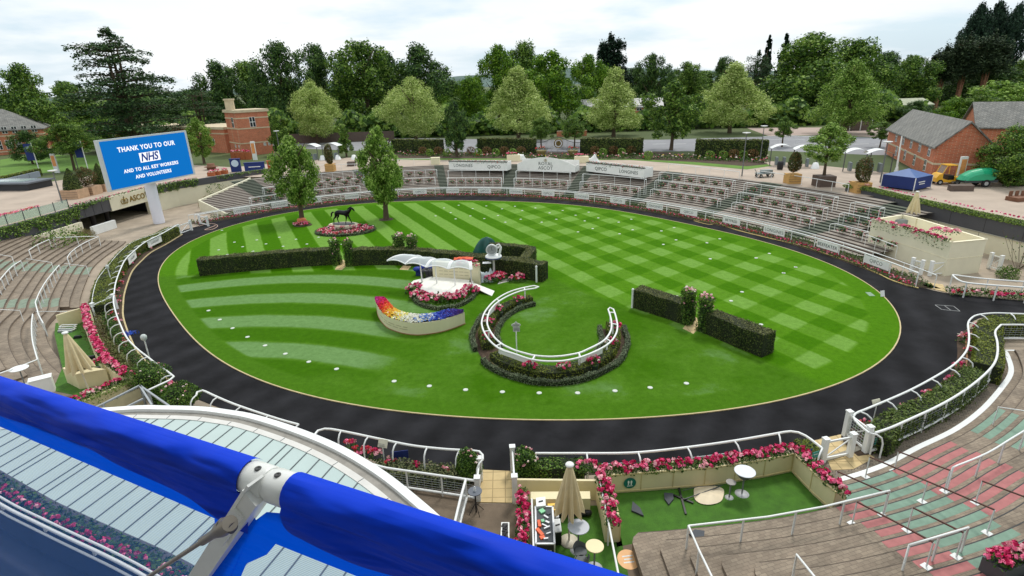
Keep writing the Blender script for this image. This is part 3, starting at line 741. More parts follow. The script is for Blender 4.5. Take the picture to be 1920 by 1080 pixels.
def rose_pillar(p,h,r,label,blush=True,seed=0):
 rng=np.random.default_rng(100+seed);t=thing('rose_pillar',label,'climbing rose',p,0,'rose pillars at the hedge gaps')
 mb=MB();n=1500
 a=rng.random(n)*2*math.pi;z=rng.random(n)*h;rr=r*(0.8+0.35*rng.random(n))*(1+0.12*np.sin(3*a+z*3))
 q=np.stack([np.cos(a),np.sin(a),0.2+0*a],1);p_=np.stack([rr*np.cos(a),rr*np.sin(a),z],1)
 mb.leaves(p_,q,0.11,0,0.6,0.7,rng);mb.lathe((0,0,0),[(r*0.78,0),(r*0.8,h*0.97),(0,h)],10,1)
 bush_mb(r*1.25,0.55,350,0.11,rng,mb,(0,0,h-0.28),0)
 mb.build('climbing_foliage',[BUSH,HCORE],t)
 fb_=MB()
 for i in range(16 if blush else 5):
  a=rng.random()*6.28;head(fb_,(math.cos(a)*r*0.9*rng.random()**.5,math.sin(a)*r*0.9*rng.random()**.5,h+0.1+0.22*rng.random()),0.085,int(rng.integers(0,2)),rng)
 for i in range(10):
  a=rng.random()*6.28;head(fb_,(math.cos(a)*r*1.1,math.sin(a)*r*1.1,h*(0.5+0.5*rng.random())),0.05,1,rng,6)
 fb_.build('blooms',[WHP,PALE],t);return t
rose_pillar(G(631,498)+Vector((0,0.25,0.03)),2.15,0.42,'narrow rose pillar at the end of the long west hedge',False,1)
rose_pillar(G(655,500)+Vector((0,0.25,0.03)),2.15,0.40,'narrow rose pillar at the start of the hedge behind the stage',False,2)
rose_pillar(G(751,490)+Vector((0,0,0.03)),2.3,0.5,'rose pillar with pale blooms behind the hedge above the canopy tip, left of two',True,3)
rose_pillar(G(775,491)+Vector((0,0,0.03)),2.2,0.48,'rose pillar with pale blooms behind the hedge above the canopy, right of two',True,4)
rose_pillar(G(1290,611)+Vector((0,0.3,0.03)),2.15,0.4,'leafy rose pillar left of the buff slabs in the east hedge',True,5)
rose_pillar(G(1322,625)+Vector((0,0.3,0.03)),2.15,0.42,'leafy rose pillar right of the buff slabs in the east hedge',True,6)
def slab(name,px,label,z=0.045,m_=BUFF):
 mb=MB();mb.prism([V2(G(a,b)) for a,b in px],0.0,z,0);return mb.build(name,m_,kind='structure')
slab('path',[(628,506),(641,507),(652,497),(645,488),(640,488)],'')
slab('path',[(749,506),(765,507),(774,497),(766,494),(760,494)],'')
slab('path',[(1280,617),(1300,627),(1309,617),(1308,598),(1300,594)],'')
slab('path',[(921,681),(935,691),(943,687),(951,667),(941,667)],'')
def white_post(p,h,label):
 mb=MB();mb.tube([Vector((0,0,0)),Vector((0,0,h))],0.075,10);mb.lathe((0,0,h),[(0.09,0),(0.09,0.05),(0.05,0.11),(0.0,0.13)],10)
 return mb.build('marker_post',WHITE,label=label,cat='post',loc=p)
white_post(G(1006,530),1.3,'white round-topped post at the right end of the stage hedge');white_post(G(1185,578),1.35,'white post at the left end of the east hedge')
def ellipse_pts(c,rx,ry,n=28,z=0.0):return[Vector((c[0]+rx*math.cos(2*math.pi*i/n),c[1]+ry*math.sin(2*math.pi*i/n),z)) for i in range(n)]
def round_bed(name,c,rx,ry,label,inner=0.0,cols=(1,2,3,4,6),border=True,dens=9,h=0.28):
 t=thing(name,label,'flower bed',c);rng=np.random.default_rng(int(abs(c[0]*10)))
 mb=MB();mb.prism([V2(p) for p in ellipse_pts((0,0),rx,ry)],0.03,0.09);mb.build('soil',DIRT,t)
 f_=MB();n=int(math.pi*(rx*ry-inner*inner)*dens)
 for i in range(n):
  a=rng.random()*6.28;rr=math.sqrt(inner/max(rx,ry)*inner/max(rx,ry)+rng.random()*(0.88-(inner/max(rx,ry))**2))
  clump(f_,(rr*rx*math.cos(a),rr*ry*math.sin(a),0.08),0.24,0.24,h,5,0.085,cols,16,0.13,rng,nh=6)
 f_.build('bedding_flowers',FL,t)
 if border:hedge_mb(ellipse_pts((0,0),rx,ry,40),0.24,0.25,240,0.09,0.03,True).build('box_edging',[HEDGE_S,HCORE],t)
 return t
bc=G(648,434);round_bed('flower_bed',bc,3.15,2.3,'oval bed of mixed pink flowers round the bronze horse',1.25,(1,3,2,5,6,4),dens=7)
tc_=G(568,423);round_bed('flower_bed',tc_,1.05,0.85,'small round pink flower bed round the left lawn tree',0.3,(1,3,6,2),border=False,dens=10)
mb=MB();mb.lathe((0,0,0.04),[(0.55,0),(0.5,0.35),(0.42,0.35)],14);mb.build('terracotta_collar',mat('terracotta',rgb(190,110,70),0.8,0.2,4),None,label='terracotta collar round the trunk of the left lawn tree',cat='planter',loc=G(566,416))
mb=MB();mb.prism([V2(p) for p in ellipse_pts((0,0),0.85,0.8)],0.02,0.05);mb.build('tree_pit',DIRT,loc=G(724,412),kind='structure')
def horse():
 t=thing('horse_statue','black bronze statue of a walking horse on the oval flower bed','statue',G(645,426))
 pl=MB();pl.lathe((0,0,0.03),[(1.75,0),(1.75,0.32),(1.65,0.36),(1.65,0.36)],32,0,False,1,0.62);pl.build('plinth',mat('pale_stone',rgb(216,206,180),0.8,0.08,2),t)
 cp=MB();cp.lathe((0,0,0.392),[(1.35,0),(1.33,0.05)],32,0,False,1,0.5);cp.build('base_plate',mat('dark_bronze_base',rgb(70,70,72),0.5,0.1,2),t)
 BR=mat('black_bronze',rgb(26,26,30),0.28,0.3,3,metal=0.6)
 z0=0.44
 body=bpy.data.meshes.new('body');V=[];E=[];Rr=[]
 def chain(pts,par=None):
  idx=[]
  for i,(x,y,z,r) in enumerate(pts):
   V.append((x,y,z+z0));Rr.append(r);k=len(V)-1
   if i==0:
    if par is not None:E.append((par,k))
   else:E.append((k-1,k))
   idx.append(k)
  return idx
 sp=chain([(-0.10,0,1.22,.30),(-0.45,0,1.27,.30),(-0.72,0,1.25,.29),(-0.92,0,1.18,.18)])
 fr=chain([(0.28,0,1.20,.32),(0.58,0,1.26,.30),(0.82,0,1.38,.23),(1.02,0,1.58,.165),(1.16,0,1.74,.13),(1.26,0,1.78,.125),(1.38,0,1.66,.115),(1.50,0,1.50,.075),(1.55,0,1.43,.06)],sp[0])
 def leg(par,pts):chain(pts,par)
 leg(fr[1],[(0.60,0.15,0.98,.14),(0.66,.16,0.74,.095),(0.78,.16,0.50,.062),(0.86,.16,0.27,.048),(0.92,.16,0.10,.052),(0.97,.16,0.03,.07)])
 leg(fr[1],[(0.56,-0.15,0.98,.14),(0.52,-.16,0.74,.095),(0.48,-.16,0.50,.062),(0.42,-.16,0.27,.048),(0.36,-.16,0.10,.052),(0.40,-.16,0.03,.07)])
 leg(sp[2],[(-0.66,0.16,1.0,.19),(-0.58,.17,0.78,.13),(-0.78,.17,0.55,.072),(-0.72,.17,0.28,.052),(-0.66,.17,0.10,.052),(-0.60,.17,0.03,.07)])
 leg(sp[2],[(-0.74,-0.16,1.0,.19),(-0.74,-.17,0.78,.13),(-1.02,-.17,0.55,.072),(-1.04,-.17,0.28,.052),(-1.08,-.17,0.10,.052),(-1.02,-.17,0.03,.07)])
 body.from_pydata(V,E,[]);o=put('body',body,t);o.data.materials.append(BR)
 md=o.modifiers.new('skin','SKIN');sk=o.data.skin_vertices[0].data
 for i,r in enumerate(Rr):sk[i].radius=(r,r*0.95);sk[i].use_root=(i==0)
 md.use_smooth_shade=True;o.modifiers.new('sub','SUBSURF').levels=2;o.modifiers['sub'].render_levels=2
 tl=MB();tl.tube([Vector((-0.98,0,1.26+z0)),Vector((-1.14,0,1.28+z0)),Vector((-1.30,0,1.12+z0)),Vector((-1.36,0,0.86+z0)),Vector((-1.46,0,0.66+z0))],[.05,.085,.10,.085,.02],8);tl.build('tail',BR,t)
 mn=MB()
 mn.tube([Vector((0.66,0,1.62+z0)),Vector((0.86,0,1.72+z0)),Vector((1.02,0,1.84+z0)),Vector((1.18,0,1.90+z0))],[.03,.06,.06,.03],6)
 mn.build('mane',BR,t)
 er=MB()
 for s in(-1,1):er.tube([Vector((1.20,.05*s,1.86+z0)),Vector((1.21,.06*s,1.99+z0))],[.035,.004],6)
 er.build('ears',BR,t)
 return t
hs=horse();hs.rotation_euler=(0,0,math.radians(-12))
# ==== stage
def rel(P,o):return[Vector(p)-Vector(o) for p in P]
so=G(830,548)
st=thing('podium_stage','low round white presentation stage in front of the hedge with two side ramps','stage',so)
z_=0.5
top_px=[(815.6,519),(850,522),(885,526),(884,533),(872,541),(862,547),(850,550.5),(838,552),(825,551.5),(812,550),(800,547),(790,542.5),(786,538),(789,533),(797,526)]
tp=rel(smooth(GL(top_px,z_),3,True),so)
OFFW=mat('offwhite_deck',rgb(236,234,226),0.6,0.05,1.2)
CRM=mat('cream_panel',rgb(228,220,186),0.6,0.05,1.5)
mb=MB();mb.prism([V2(p) for p in tp],0.42,z_);mb.build('deck',OFFW,st)
def shrink(P,f):
 c=sum((V2(p) for p in P),Vector((0,0)))/len(P);return[c+(V2(p)-c)*f for p in P]
mb=MB();mb.prism(shrink(tp,0.95),0.03,0.42);mb.build('drum',CRM,st)
for nm,px in(('ramp',[(765.6,529),(775,520.6),(814,520),(796,531)]),('ramp',[(884,532),(927,540),(922,549),(886,541)])):
 Q=[V2(p) for p in rel(GL(px,0.3),so)]
 mb=MB();zz_=[0.06,0.06,0.46,0.46] if px[0][0]<800 else[0.46,0.06,0.06,0.46]
 mb.add([(q.x,q.y,z) for q,z in zip(Q,zz_)]+[(q.x,q.y,z-0.05) for q,z in zip(Q,zz_)],[(0,1,2,3),(7,6,5,4),(0,4,5,1),(1,5,6,2),(2,6,7,3),(3,7,4,0)]);mb.build(nm,OFFW,st)
bw0,bw1=G(812,519,0.5),G(899,529,0.3);wo=(bw0+bw1)/2;wo.z=0.03
wt=thing('stage_back_wall','cream panelled wall behind the stage under the canopy','wall',wo)
a_,b_=bw0-wo,bw1-wo;a_.z=b_.z=0
mb=MB();mb.sweep([a_,b_],[(0.0,0),(0.0,1.75),(0.35,1.75),(0.35,0)]);mb.build('panel',CRM,wt)
f_=MB();rng=np.random.default_rng(5)
for i in range(12):
 p=b_+(a_-b_)*(0.02+0.04*i);clump(f_,(p.x,p.y+0.15,1.72),0.3,0.22,0.25,4,0.08,(1,4,3,2),20,0.1,rng,trail=0.25)
f_.build('flowers',FL,wt)
MOR=mat('faded_line',rgb(190,182,150),0.7)
mb=MB()
nrm_=(b_-a_).normalized();nn2=Vector((nrm_.y,-nrm_.x,0))*0.006
for r in range(3):
 for q in range(6):
  p=a_+(b_-a_)*(0.14+0.11*q)+nn2;p.z=0.75+0.27*r;mb.bar(p,p+nrm_*0.34,0.01,0.05)
mb.build('panel_lettering',MOR,wt)
cf=[(725.6,489),(760,495),(799,501),(840.5,504.5),(883,506)];cb_=[(777,477),(795,481.5),(820,484),(853,487.5),(881,488.5)]
co=G(830,515);co.z=0
ct=thing('tensile_canopy','white translucent canopy of four arched bays over the stage','canopy',co)
FP=rel(GL(cf,2.2),co);BP=rel(GL([(a,b+3) for a,b in cb_],2.4),co)
FILM=bpy.data.materials.new('canopy_film');FILM.use_nodes=True;tt=FILM.node_tree;bb=tt.nodes['Principled BSDF'];bb.inputs['Base Color'].default_value=(*rgb(226,234,236),1);bb.inputs['Roughness'].default_value=0.25
trn=nn(tt,'ShaderNodeBsdfTransparent');trn.inputs[0].default_value=(0.93,0.96,0.97,1);mxx=nn(tt,'ShaderNodeMixShader');mxx.inputs[0].default_value=0.42
tt.links.new(bb.outputs[0],mxx.inputs[1]);tt.links.new(trn.outputs[0],mxx.inputs[2]);tt.links.new(mxx.outputs[0],tt.nodes['Material Output'].inputs[0])
def rib(i,t,lift=0.0):
 p=FP[i].lerp(BP[i],t);p=Vector(p);p.z+=0.3*math.sin(math.pi*t)**0.9*(1-0.25*t)+lift;return p
for i in range(5):
 mb=MB();P=[rib(i,t/10) for t in range(11)]
 for j in range(10):mb.bar(P[j],P[j+1],0.24,0.07)
 mb.build('rib',WHITE,ct)
for i in range(4):
 mb=MB();n1_,n2_=10,8;vs=[]
 for a in range(n1_+1):
  for b in range(n2_+1):
   s=b/n2_;p=rib(i,a/n1_).lerp(rib(i+1,a/n1_),s);p.z+=0.13*math.sin(math.pi*s);p.y+=0.13*math.sin(math.pi*s)*(1-a/n1_);vs.append(p)
 mb.add(vs,[(a*(n2_+1)+b,a*(n2_+1)+b+1,(a+1)*(n2_+1)+b+1,(a+1)*(n2_+1)+b) for a in range(n1_) for b in range(n2_)],0,True)
 mb.build('membrane',FILM,ct)
for e_ in(0,1):
 mb=MB()
 for i in range(4):
  P=[]
  for b in range(9):
   s=b/8;p=rib(i,float(e_)).lerp(rib(i+1,float(e_)),s);p.z+=0.13*math.sin(math.pi*s);p.y+=0.13*math.sin(math.pi*s)*(1-e_);P.append(p)
  mb.tube(P,0.045,6)
 mb.build('edge_tube',WHITE,ct)
for i in(1,2,3,4):
 p=rib(i,0.75);mb=MB();mb.tube([Vector((p.x,p.y+.4,0.03)),Vector((p.x,p.y+0.2,1.6)),p],0.05,8);mb.build('post',WHITEW,ct)
flx=[(635,830),(690,930),(780,975),(860,985),(970,1000),(1090,985),(1290,945),(1390,900),(1450,850)]
for i,(a,b) in enumerate(flx[:]):
 if i in(2,4,7):continue
 p=G(700+a/8,440+(b+45)/8);mb=MB();clump(mb,(0,0,0),0.8,0.5,0.62,34,0.12,(1,2,3,5,2,1),170,0.16,np.random.default_rng(i),0.2)
 lbl=['first pink flower clump at the left shoulder of the stage','pink flower clump at the lower left curve of the stage','','pink flower clump left of centre at the front of the stage','','pink flower clump right of centre at the front of the stage','pink flower clump at the lower right curve of the stage','','pink flower clump by the right ramp of the stage'][i]
 mb.build('flower_clump',FL,label=lbl,cat='flowers',group='pink clumps round the stage',loc=p+Vector((0,0,0.03)))
for a,b,lb_ in((780,700,'dark little cone shrub by the left ramp of the stage'),(1467,800,'dark little cone shrub by the right ramp of the stage'),(985,1010,'dark little cone shrub at the front centre of the stage ring')):
 rng=np.random.default_rng(a);mb=MB();n=260;t_=rng.random(n);an=rng.random(n)*6.28;r=0.2*(1-t_)+0.02
 mb.leaves(np.stack([r*np.cos(an),r*np.sin(an),t_*0.8],1),np.stack([np.cos(an),np.sin(an),0.4+0*an],1),0.1,0,0.5);mb.lathe((0,0,0),[(0.16,0),(0.02,0.75)],8,1)
 mb.build('cone_shrub',[HEDGE,HCORE],label=lb_,cat='shrub',loc=G(700+a/8,440+b/8)+Vector((0,0,0.03)))
rp_=[(772,546),(773,556),(779,566),(790,574),(808,580),(828,582),(850,579),(870,572),(884,562),(892,552)]
hedge('box_edging',wpath(rp_),0.3,0.28,'low silvery box edging curving round the front of the stage',leaf=HEDGE_S,dens=350,size=0.08)
BLK=mat('black_plastic',rgb(24,24,28),0.45,0.2,4);NAVY=mat('navy_fabric',rgb(22,44,110),0.7,0.15,4);BLU=mat('royal_blue_cloth',rgb(20,50,150),0.6,0.15,4)
def tub(p,r,h,label,m_=BLK):
 mb=MB();mb.lathe((0,0,0),[(r*0.8,0),(r,h*0.15),(r,h*0.8),(r*0.9,h),(r*0.75,h),(r*0.7,h*0.85),(0,h*0.85)],14);return mb.build('stacking_tub',m_,label=label,cat='tub',loc=p)
tub(G(801,524,0.03),0.42,0.85,'black tub on the left side of the stage, nearest the ramp');tub(G(811,524,0.03),0.4,0.85,'black tub just right of another, left side of the stage');tub(G(894,531,0.03),0.38,1.0,'tall black tub at the right end of the stage wall')
mb=MB();
for i in range(5):mb.ball((0.35*i-0.7+0.1*(i%2),0.12*(i%3),0.55+0.12*(i%2)),0.36,0,8,5,(1,0.8,0.6))
mb.box((-0.1,0.2,0),(1.5,0.6,0.4),0.1,1)
mb.build('cloth_bundle',[BLU,NAVY],label='royal blue cloth bundle beside the tubs left of the stage',cat='cloth',loc=G(799,516,0.03))
mb=MB();mb.box((0,0,0.35),(1.15,0.5,0.5),0.1,0);mb.box((0,0,0),(0.08,0.4,0.4),0.1,1);mb.build('seat_bench',[NAVY,WHITEW],label='navy padded bench under the right end of the canopy',cat='bench',loc=G(876,526,0.03))
def sheet_heap(c,sx,sy,h,name,m_,label,cat,seed=1,n=16):
 rng=np.random.default_rng(seed);mb=MB();ph=rng.random(6)*6
 vs=[]
 for i in range(n+1):
  for j in range(n+1):
   x,y=i/n*2-1,j/n*2-1;r=math.hypot(x,y)
   e_=max(0.0,1-r**2.2)
   z=h*e_*(0.6+0.25*math.sin(5*x+ph[0])*math.cos(4*y+ph[1])+0.15*math.sin(11*x+7*y+ph[2]))
   k=1/max(1.0,max(abs(x),abs(y))*(1+0.12*math.sin(6*math.atan2(y,x)+ph[3])))
   vs.append((x*sx*k,y*sy*k,z+0.02))
 mb.add(vs,[(i*(n+1)+j,(i+1)*(n+1)+j,(i+1)*(n+1)+j+1,i*(n+1)+j+1) for i in range(n) for j in range(n)],0,True)
 return mb.build(name,m_,label=label,cat=cat,loc=c)
sheet_heap(G(908,524,0.03),0.75,0.8,0.9,'plastic_sheet',mat('pale_polythene',rgb(206,220,222),0.25,0.12,3),'crumpled pale polythene sheet on the ground right of the stage','sheet',3)
sheet_heap(G(921,519,0.03),0.5,0.6,0.75,'plastic_sheet',mat('pale_polythene',rgb(206,220,222),0.25,0.12,3),'smaller grey polythene heap at the foot of the clock pole','sheet',8)
mb=MB();mb.prism([V2(p) for p in rel(GL([(933,534),(960,527),(962,523),(938,526)]),G(945,528))],0.035,0.07);mb.box((0.1,0.1,0.075),(0.9,0.5,0.06),0.3,1);mb.build('paving_slab',[mat('pale_slab',rgb(198,196,186),0.8),mat('slab_frame',rgb(110,110,104),0.7)],label='pale slab with a grey cover beside the stage hedge',cat='slab',loc=G(945,528))
for(a,b,lb_) in((924,529,'pink flower clump in front of the clock pole'),(936,524,'red and pink flower clump behind the clock pole'),(969,527,'pink flower clump against the hedge right of the clock pole')):
 mb=MB();clump(mb,(0,0,0),0.75,0.5,0.55,26,0.12,(1,2,4,3),160,0.15,np.random.default_rng(a));mb.build('flower_clump',FL,label=lb_,cat='flowers',loc=G(a,b,0.03))
sheet_heap(G(869,485,HH+0.03),0.8,0.35,0.2,'netting',mat('orange_netting',rgb(214,90,50),0.7,0.2,6),'orange netting heaped on top of the stage hedge','netting',5)
sheet_heap(G(913,493,HH+0.03),0.35,0.25,0.12,'carrier_bag',WHITE,'small white bag lying on top of the stage hedge','bag',6,10)
rng=np.random.default_rng(4);mb=MB();n1_,n2_=14,24;vs=[]
for a in range(n1_+1):
 t_=a/n1_
 for b in range(n2_):
  an=2*math.pi*b/n2_;r=(0.85-0.45*t_**1.5)*(1+.3*t_*math.cos(2*an))*(1+0.2*math.sin(5*an+3*t_)+0.06*math.sin(9*an+5*t_))*(math.sqrt(max(0.0,1-t_**6)))
  vs.append((r*math.cos(an)*1.15+0.35*t_,r*math.sin(an)*0.8,1.95*t_))
mb.add(vs,[(a*n2_+b,a*n2_+(b+1)%n2_,(a+1)*n2_+(b+1)%n2_,(a+1)*n2_+b) for a in range(n1_) for b in range(n2_)],0,True)
mb.build('tarpaulin_cover',mat('green_tarpaulin',rgb(18,82,74),0.4,0.35,2.0),label='dark green tarpaulin wrapped over something tall behind the stage hedge',cat='tarpaulin',loc=G(907,483,0.03))
cl=thing('ornamental_clock','white ornamental clock with a winged crest on a ring atop a pole','clock',G(927,522,0.03))
SILV=mat('silver_paint',rgb(206,210,210),0.35,0.1,4,metal=0.2)
mb=MB();mb.tube([Vector((0,0,0)),Vector((0,0,1.7))],0.09,12);mb.lathe((0,0,0),[(0.2,0),(0.2,0.08),(0.1,0.16)],14);mb.build('pole',SILV,cl)
mb=MB();mb.lathe((0,0,1.7),[(0.1,0),(0.62,0.03),(0.66,0.08),(0.66,0.22),(0.6,0.26)],28);mb.build('ring_platform',[WHITE],cl)
mb=MB();mb.lathe((0,0,1.76),[(0.668,0),(0.668,0.09)],28);mb.build('blue_band',mat('blue_band',rgb(40,60,110),0.4),cl)
def disc_facing(mb,c,r,t,mi=0,n=24):
 c=Vector(c);A=[c+Vector((r*math.cos(2*math.pi*i/n),-t,r*math.sin(2*math.pi*i/n))) for i in range(n)];B=[a+Vector((0,2*t,0)) for a in A]
 mb.add(A+B,[tuple(range(n)),tuple(range(2*n-1,n-1,-1))]+[(i,n+i,n+(i+1)%n,(i+1)%n) for i in range(n)],mi)
mb=MB();disc_facing(mb,(-0.12,0,2.42),0.44,0.12,0);mb.tube([Vector((-0.12+0.42*math.cos(a),-0.13,2.42+0.42*math.sin(a))) for a in np.linspace(0,6.28,25)[:-1]],0.05,6,0,True);mb.box((-0.12,0,1.9),(0.3,0.2,0.14));mb.build('clock_case',SILV,cl)
mb=MB();disc_facing(mb,(-0.12,-0.1,2.42),0.34,0.035,0);mb.build('dial',mat('grey_dial',rgb(150,154,156),0.4,0.1,6),cl)
mb=MB();mb.bar((-0.12,-0.142,2.42),(-0.12,-0.142,2.68),0.03,0.01);mb.bar((-0.12,-0.142,2.42),(0.05,-0.142,2.36),0.03,0.01);mb.build('hands',BLK,cl)
mb=MB()
for s,x in((1,0.45),(-1,-0.1)):
 mb.tube([Vector((x,0,1.95)),Vector((x+.1*s,0.02,2.3)),Vector((x+.16*s,0.02,2.6)),Vector((x+0.02,0,2.85)),Vector((x-0.16*s,0,2.8)),Vector((x-0.12*s,0,2.65))],[.09,.1,.09,.07,.06,.03],8)
for k in range(5):mb.ball((0.1+0.1*k,0.02,2.6+0.08*math.sin(2*k)),0.085,0,8,5)
mb.build('crest',WHITE,cl)
# ==== rainbow planter
oo=[(704.5,562),(707,573),(714,584),(725,594),(740,600),(755,604),(775,606.5),(792,606),(812,603.5),(830,600),(850,594),(871,586)]
ii=[(704.5,562),(720,559),(727,565),(740,579),(752,585),(767,589),(786,590.5),(805,590),(824,586.5),(842,581.5),(858,583),(871,586)]
zr=0.85;ro=G(790,610);ro.z=0.03
rb=thing('rainbow_planter','crescent cream planter filled with rainbow banded flowers on the lawn','planter',ro)
PO=rel(resample(smooth(GL(oo,zr),5),n=60),ro);PI=rel(resample(smooth(GL(ii,zr),5),n=60),ro)
for p in PO+PI:p.z=0
c1_,c2_=PO,PI
mb=MB()
def wallstrip(A,inn,h):
 nA=len(A);vs=[Vector((p.x,p.y,0)) for p in A]+[Vector((p.x,p.y,h)) for p in A]+[Vector((p.x,p.y,h)) for p in inn]
 mb.add(vs,[(i,i+1,nA+i+1,nA+i) for i in range(nA-1)]+[(nA+i,nA+i+1,2*nA+i+1,2*nA+i) for i in range(nA-1)],0,False)
wallstrip(PO,[a.lerp(b,0.03) for a,b in zip(PO,PI)],zr);wallstrip(PI,[b.lerp(a,0.03) for a,b in zip(PO,PI)],zr);mb.build('planter_wall',CRM,rb)
mb=MB();mb.sweep(PO,[(-0.03,0.0),(0.012,0.0),(0.012,0.06),(-0.03,0.06)]);mb.build('base_trim',mat('brown_trim',rgb(150,110,70),0.8),rb)
mb=MB();mb.ribbon([Vector((p.x,p.y,zr-.12)) for p in PO],[Vector((p.x,p.y,zr-.12)) for p in PI]);mb.build('soil',DIRT,rb)
RB=[(0.0,(200,30,150)),(0.09,(214,24,120)),(0.2,(226,30,60)),(0.3,(240,110,40)),(0.4,(254,204,70)),(0.5,(254,240,130)),(0.6,(240,240,226)),(0.7,(120,160,226)),(0.8,(60,90,200)),(0.9,(70,50,150)),(1.0,(90,50,130))]
RM=[mat('rainbow_petals_%s'%n,rgb(*c),0.55,0.18,8) for n,(s,c) in zip(('purple','cerise','scarlet','orange','amber','yellow','white','sky','blue','violet','indigo'),RB)]
rng=np.random.default_rng(12)
fbs=[MB() for _ in RM];greens=MB()
for i in range(2100):
 t_=rng.random();s=0.04+0.92*rng.random();k=t_*59;i0=int(k);f=k-i0
 a=PO[i0].lerp(PO[min(59,i0+1)],f);b=PI[i0].lerp(PI[min(59,i0+1)],f);p=a.lerp(b,s)
 q=int(np.clip(round(t_*10+rng.normal()*0.38),0,10))
 hump=0.14*math.sin(math.pi*s);c=(p.x,p.y,zr-0.02+hump+0.06*rng.random())
 if q==5 and rng.random()<.35:q=6
 if q==7 and rng.random()<.4:q=6
 head(fbs[q],c,0.075,0,rng,6)
 if i%3==0:greens.leaves(np.array([[p.x,p.y,zr-0.04]]),np.array([[0,0,1.0]]),0.14,0)
for q,m_ in zip(fbs,RM):q.build('flower_band',m_,rb)
greens.build('foliage',GLEAF,rb)
lp=PO[20].lerp(PO[26],.5);dr=(PO[27]-PO[19]).normalized();up_=Vector((0,0,1));off_=Vector((dr.y,-dr.x,0))*0.06
mb=MB()
for j in range(2):
 for q in range(16-4*j):
  x=-2.2+q*0.27+1.2*j
  k=min(59,max(0,14+int((x+2.2)/0.21)));p=PO[k];d_=(PO[min(59,k+1)]-PO[k]).normalized();n3=Vector((d_.y,-d_.x,0))*0.012
  q0=p+n3+Vector((0,0,0.5-0.16*j));mb.bar(q0,q0+d_*0.17,0.012,0.05)
mb.build('faded_lettering',MOR,rb)
# ==== winner's circle
def Z5(l,z=0.0):return[G(880+a/5.4,520+b/5.4,z) for a,b in l]
cA_=[(655,86),(560,103),(450,132),(355,172),(265,230),(200,293),(150,365),(125,450),(133,510),(152,560),(185,615),(230,665),(285,710),(350,745),(460,778),(600,825),(700,843),(790,850),(880,850),(960,845),(1050,828),(1130,808),(1220,775),(1290,745),(1350,712),(1400,680),(1455,625),(1490,560),(1500,500),(1495,450),(1480,385),(1460,325)]
cB_=[(662,112),(560,128),(470,155),(370,200),(290,250),(235,300),(195,365),(180,450),(190,500),(215,550),(260,615),(330,675),(400,712),(470,742),(550,765),(650,790),(790,803),(900,800),(1000,788),(1120,763),(1200,728),(1280,690),(1350,650),(1400,600),(1430,545),(1440,495),(1437,440),(1425,385),(1405,325)]
PA=resample(smooth(Z5(cA_,1.15),5),n=90);PBb=resample(smooth(Z5(cB_,1.15),5),n=90)
wo_=Vector((PA[45].x,PA[45].y+4,0.03))
wc=thing('curved_railing','white twin tube C shaped railing round the winners lawn','railing',wo_)
e0=[PA[0]+(PBb[0]-PA[0])*.5+Vector((.3,0.03,0))];e1_=[PA[-1]+(PBb[-1]-PA[-1])*.5+Vector((0,.3,0))]
loop=rel(list(reversed(e0))+PA+e1_+list(reversed(PBb)),wo_)
mb=MB();mb.tube(loop,0.055,8,0,True);mb.build('top_tube',WHITE,wc)
for i in(3,14,24,34,42,52,62,72,81,88):
 mb=MB();a,b=PA[i]-wo_,PBb[i]-wo_;mb.tube([a,b],0.045,6);mb.build('cross_tube',WHITE,wc)
 m_=a.lerp(b,0.75);mb=MB();mb.tube([Vector((m_.x,m_.y,0)),Vector((m_.x,m_.y,m_.z))],0.05,8);mb.build('post',WHITE,wc)
BOARD=mat('advert_board_white',rgb(246,246,242),0.45,0.05,2);GREYT=mat('grey_lettering',rgb(120,124,122),0.5);DARKT=mat('dark_lettering',rgb(40,44,44),0.5);GOLD=mat('gold_lettering',rgb(150,126,60),0.4,0.1,4,metal=0.5)
def board(parent,a,b,z0,z1,txt='',tm=None,off=0.0,size=None,tname=None,spacing=1.05,face=1):
 """flat sign board between two plan points (parent space); face=+1 reads from the right of a->b reversed"""
 a,b=Vector(a),Vector(b);d=(b-a);d.z=0;l_=d.length;d.normalize();n_=Vector((d.y,-d.x,0))*face
 mb=MB();
 P=[a+n_*off,b+n_*off]
 mb.sweep([Vector((p.x,p.y,0)) for p in P],[(-0.02,z0),(-0.02,z1),(0.02,z1),(0.02,z0)]);o=mb.build('advert_board',BOARD,parent)
 if txt:
  c=(a+b)/2+n_*(off+0.024);c.z=(z0+z1)/2
  t=lettering(txt,size or(z1-z0)*0.62,tm or GREYT,o,c,d*(1 if face>0 else-1),(0,0,1),0.004,spacing=spacing)
 return o
for i0,i1 in((14,20),(42,52),(62,69)):
 board(wc,PBb[i0].lerp(PA[i0],.3)-wo_,PBb[i1].lerp(PA[i1],.3)-wo_,0.62,0.98,'',None,0.1 if i0>20 else 0.1)
def ofs_ring(f,z=0.0):
 Pm=[a.lerp(b,.5) for a,b in zip(PA,PBb)];return setz(offset(Pm,f),z)
mid_h=ofs_ring(0.0)
gap=lambda i:False
hedge('low_hedge',mid_h[1:36],0.7,0.48,'olive low hedge under the left arm of the curved railing',leaf=HEDGE_O,dens=300,size=0.08,z0=0.03)
hedge('low_hedge',mid_h[40:89],0.7,0.48,'olive low hedge under the lower and right arm of the curved railing',leaf=HEDGE_O,dens=300,size=0.08,z0=0.03)
hedge('box_edging',ofs_ring(0.75)[1:36],0.26,0.3,'silvery box edging inside the left arm of the curved railing',leaf=HEDGE_S,dens=380,size=0.07,z0=0.03)
hedge('box_edging',ofs_ring(0.75)[40:89],0.26,0.3,'silvery box edging inside the right arm of the curved railing',leaf=HEDGE_S,dens=380,size=0.07,z0=0.03)
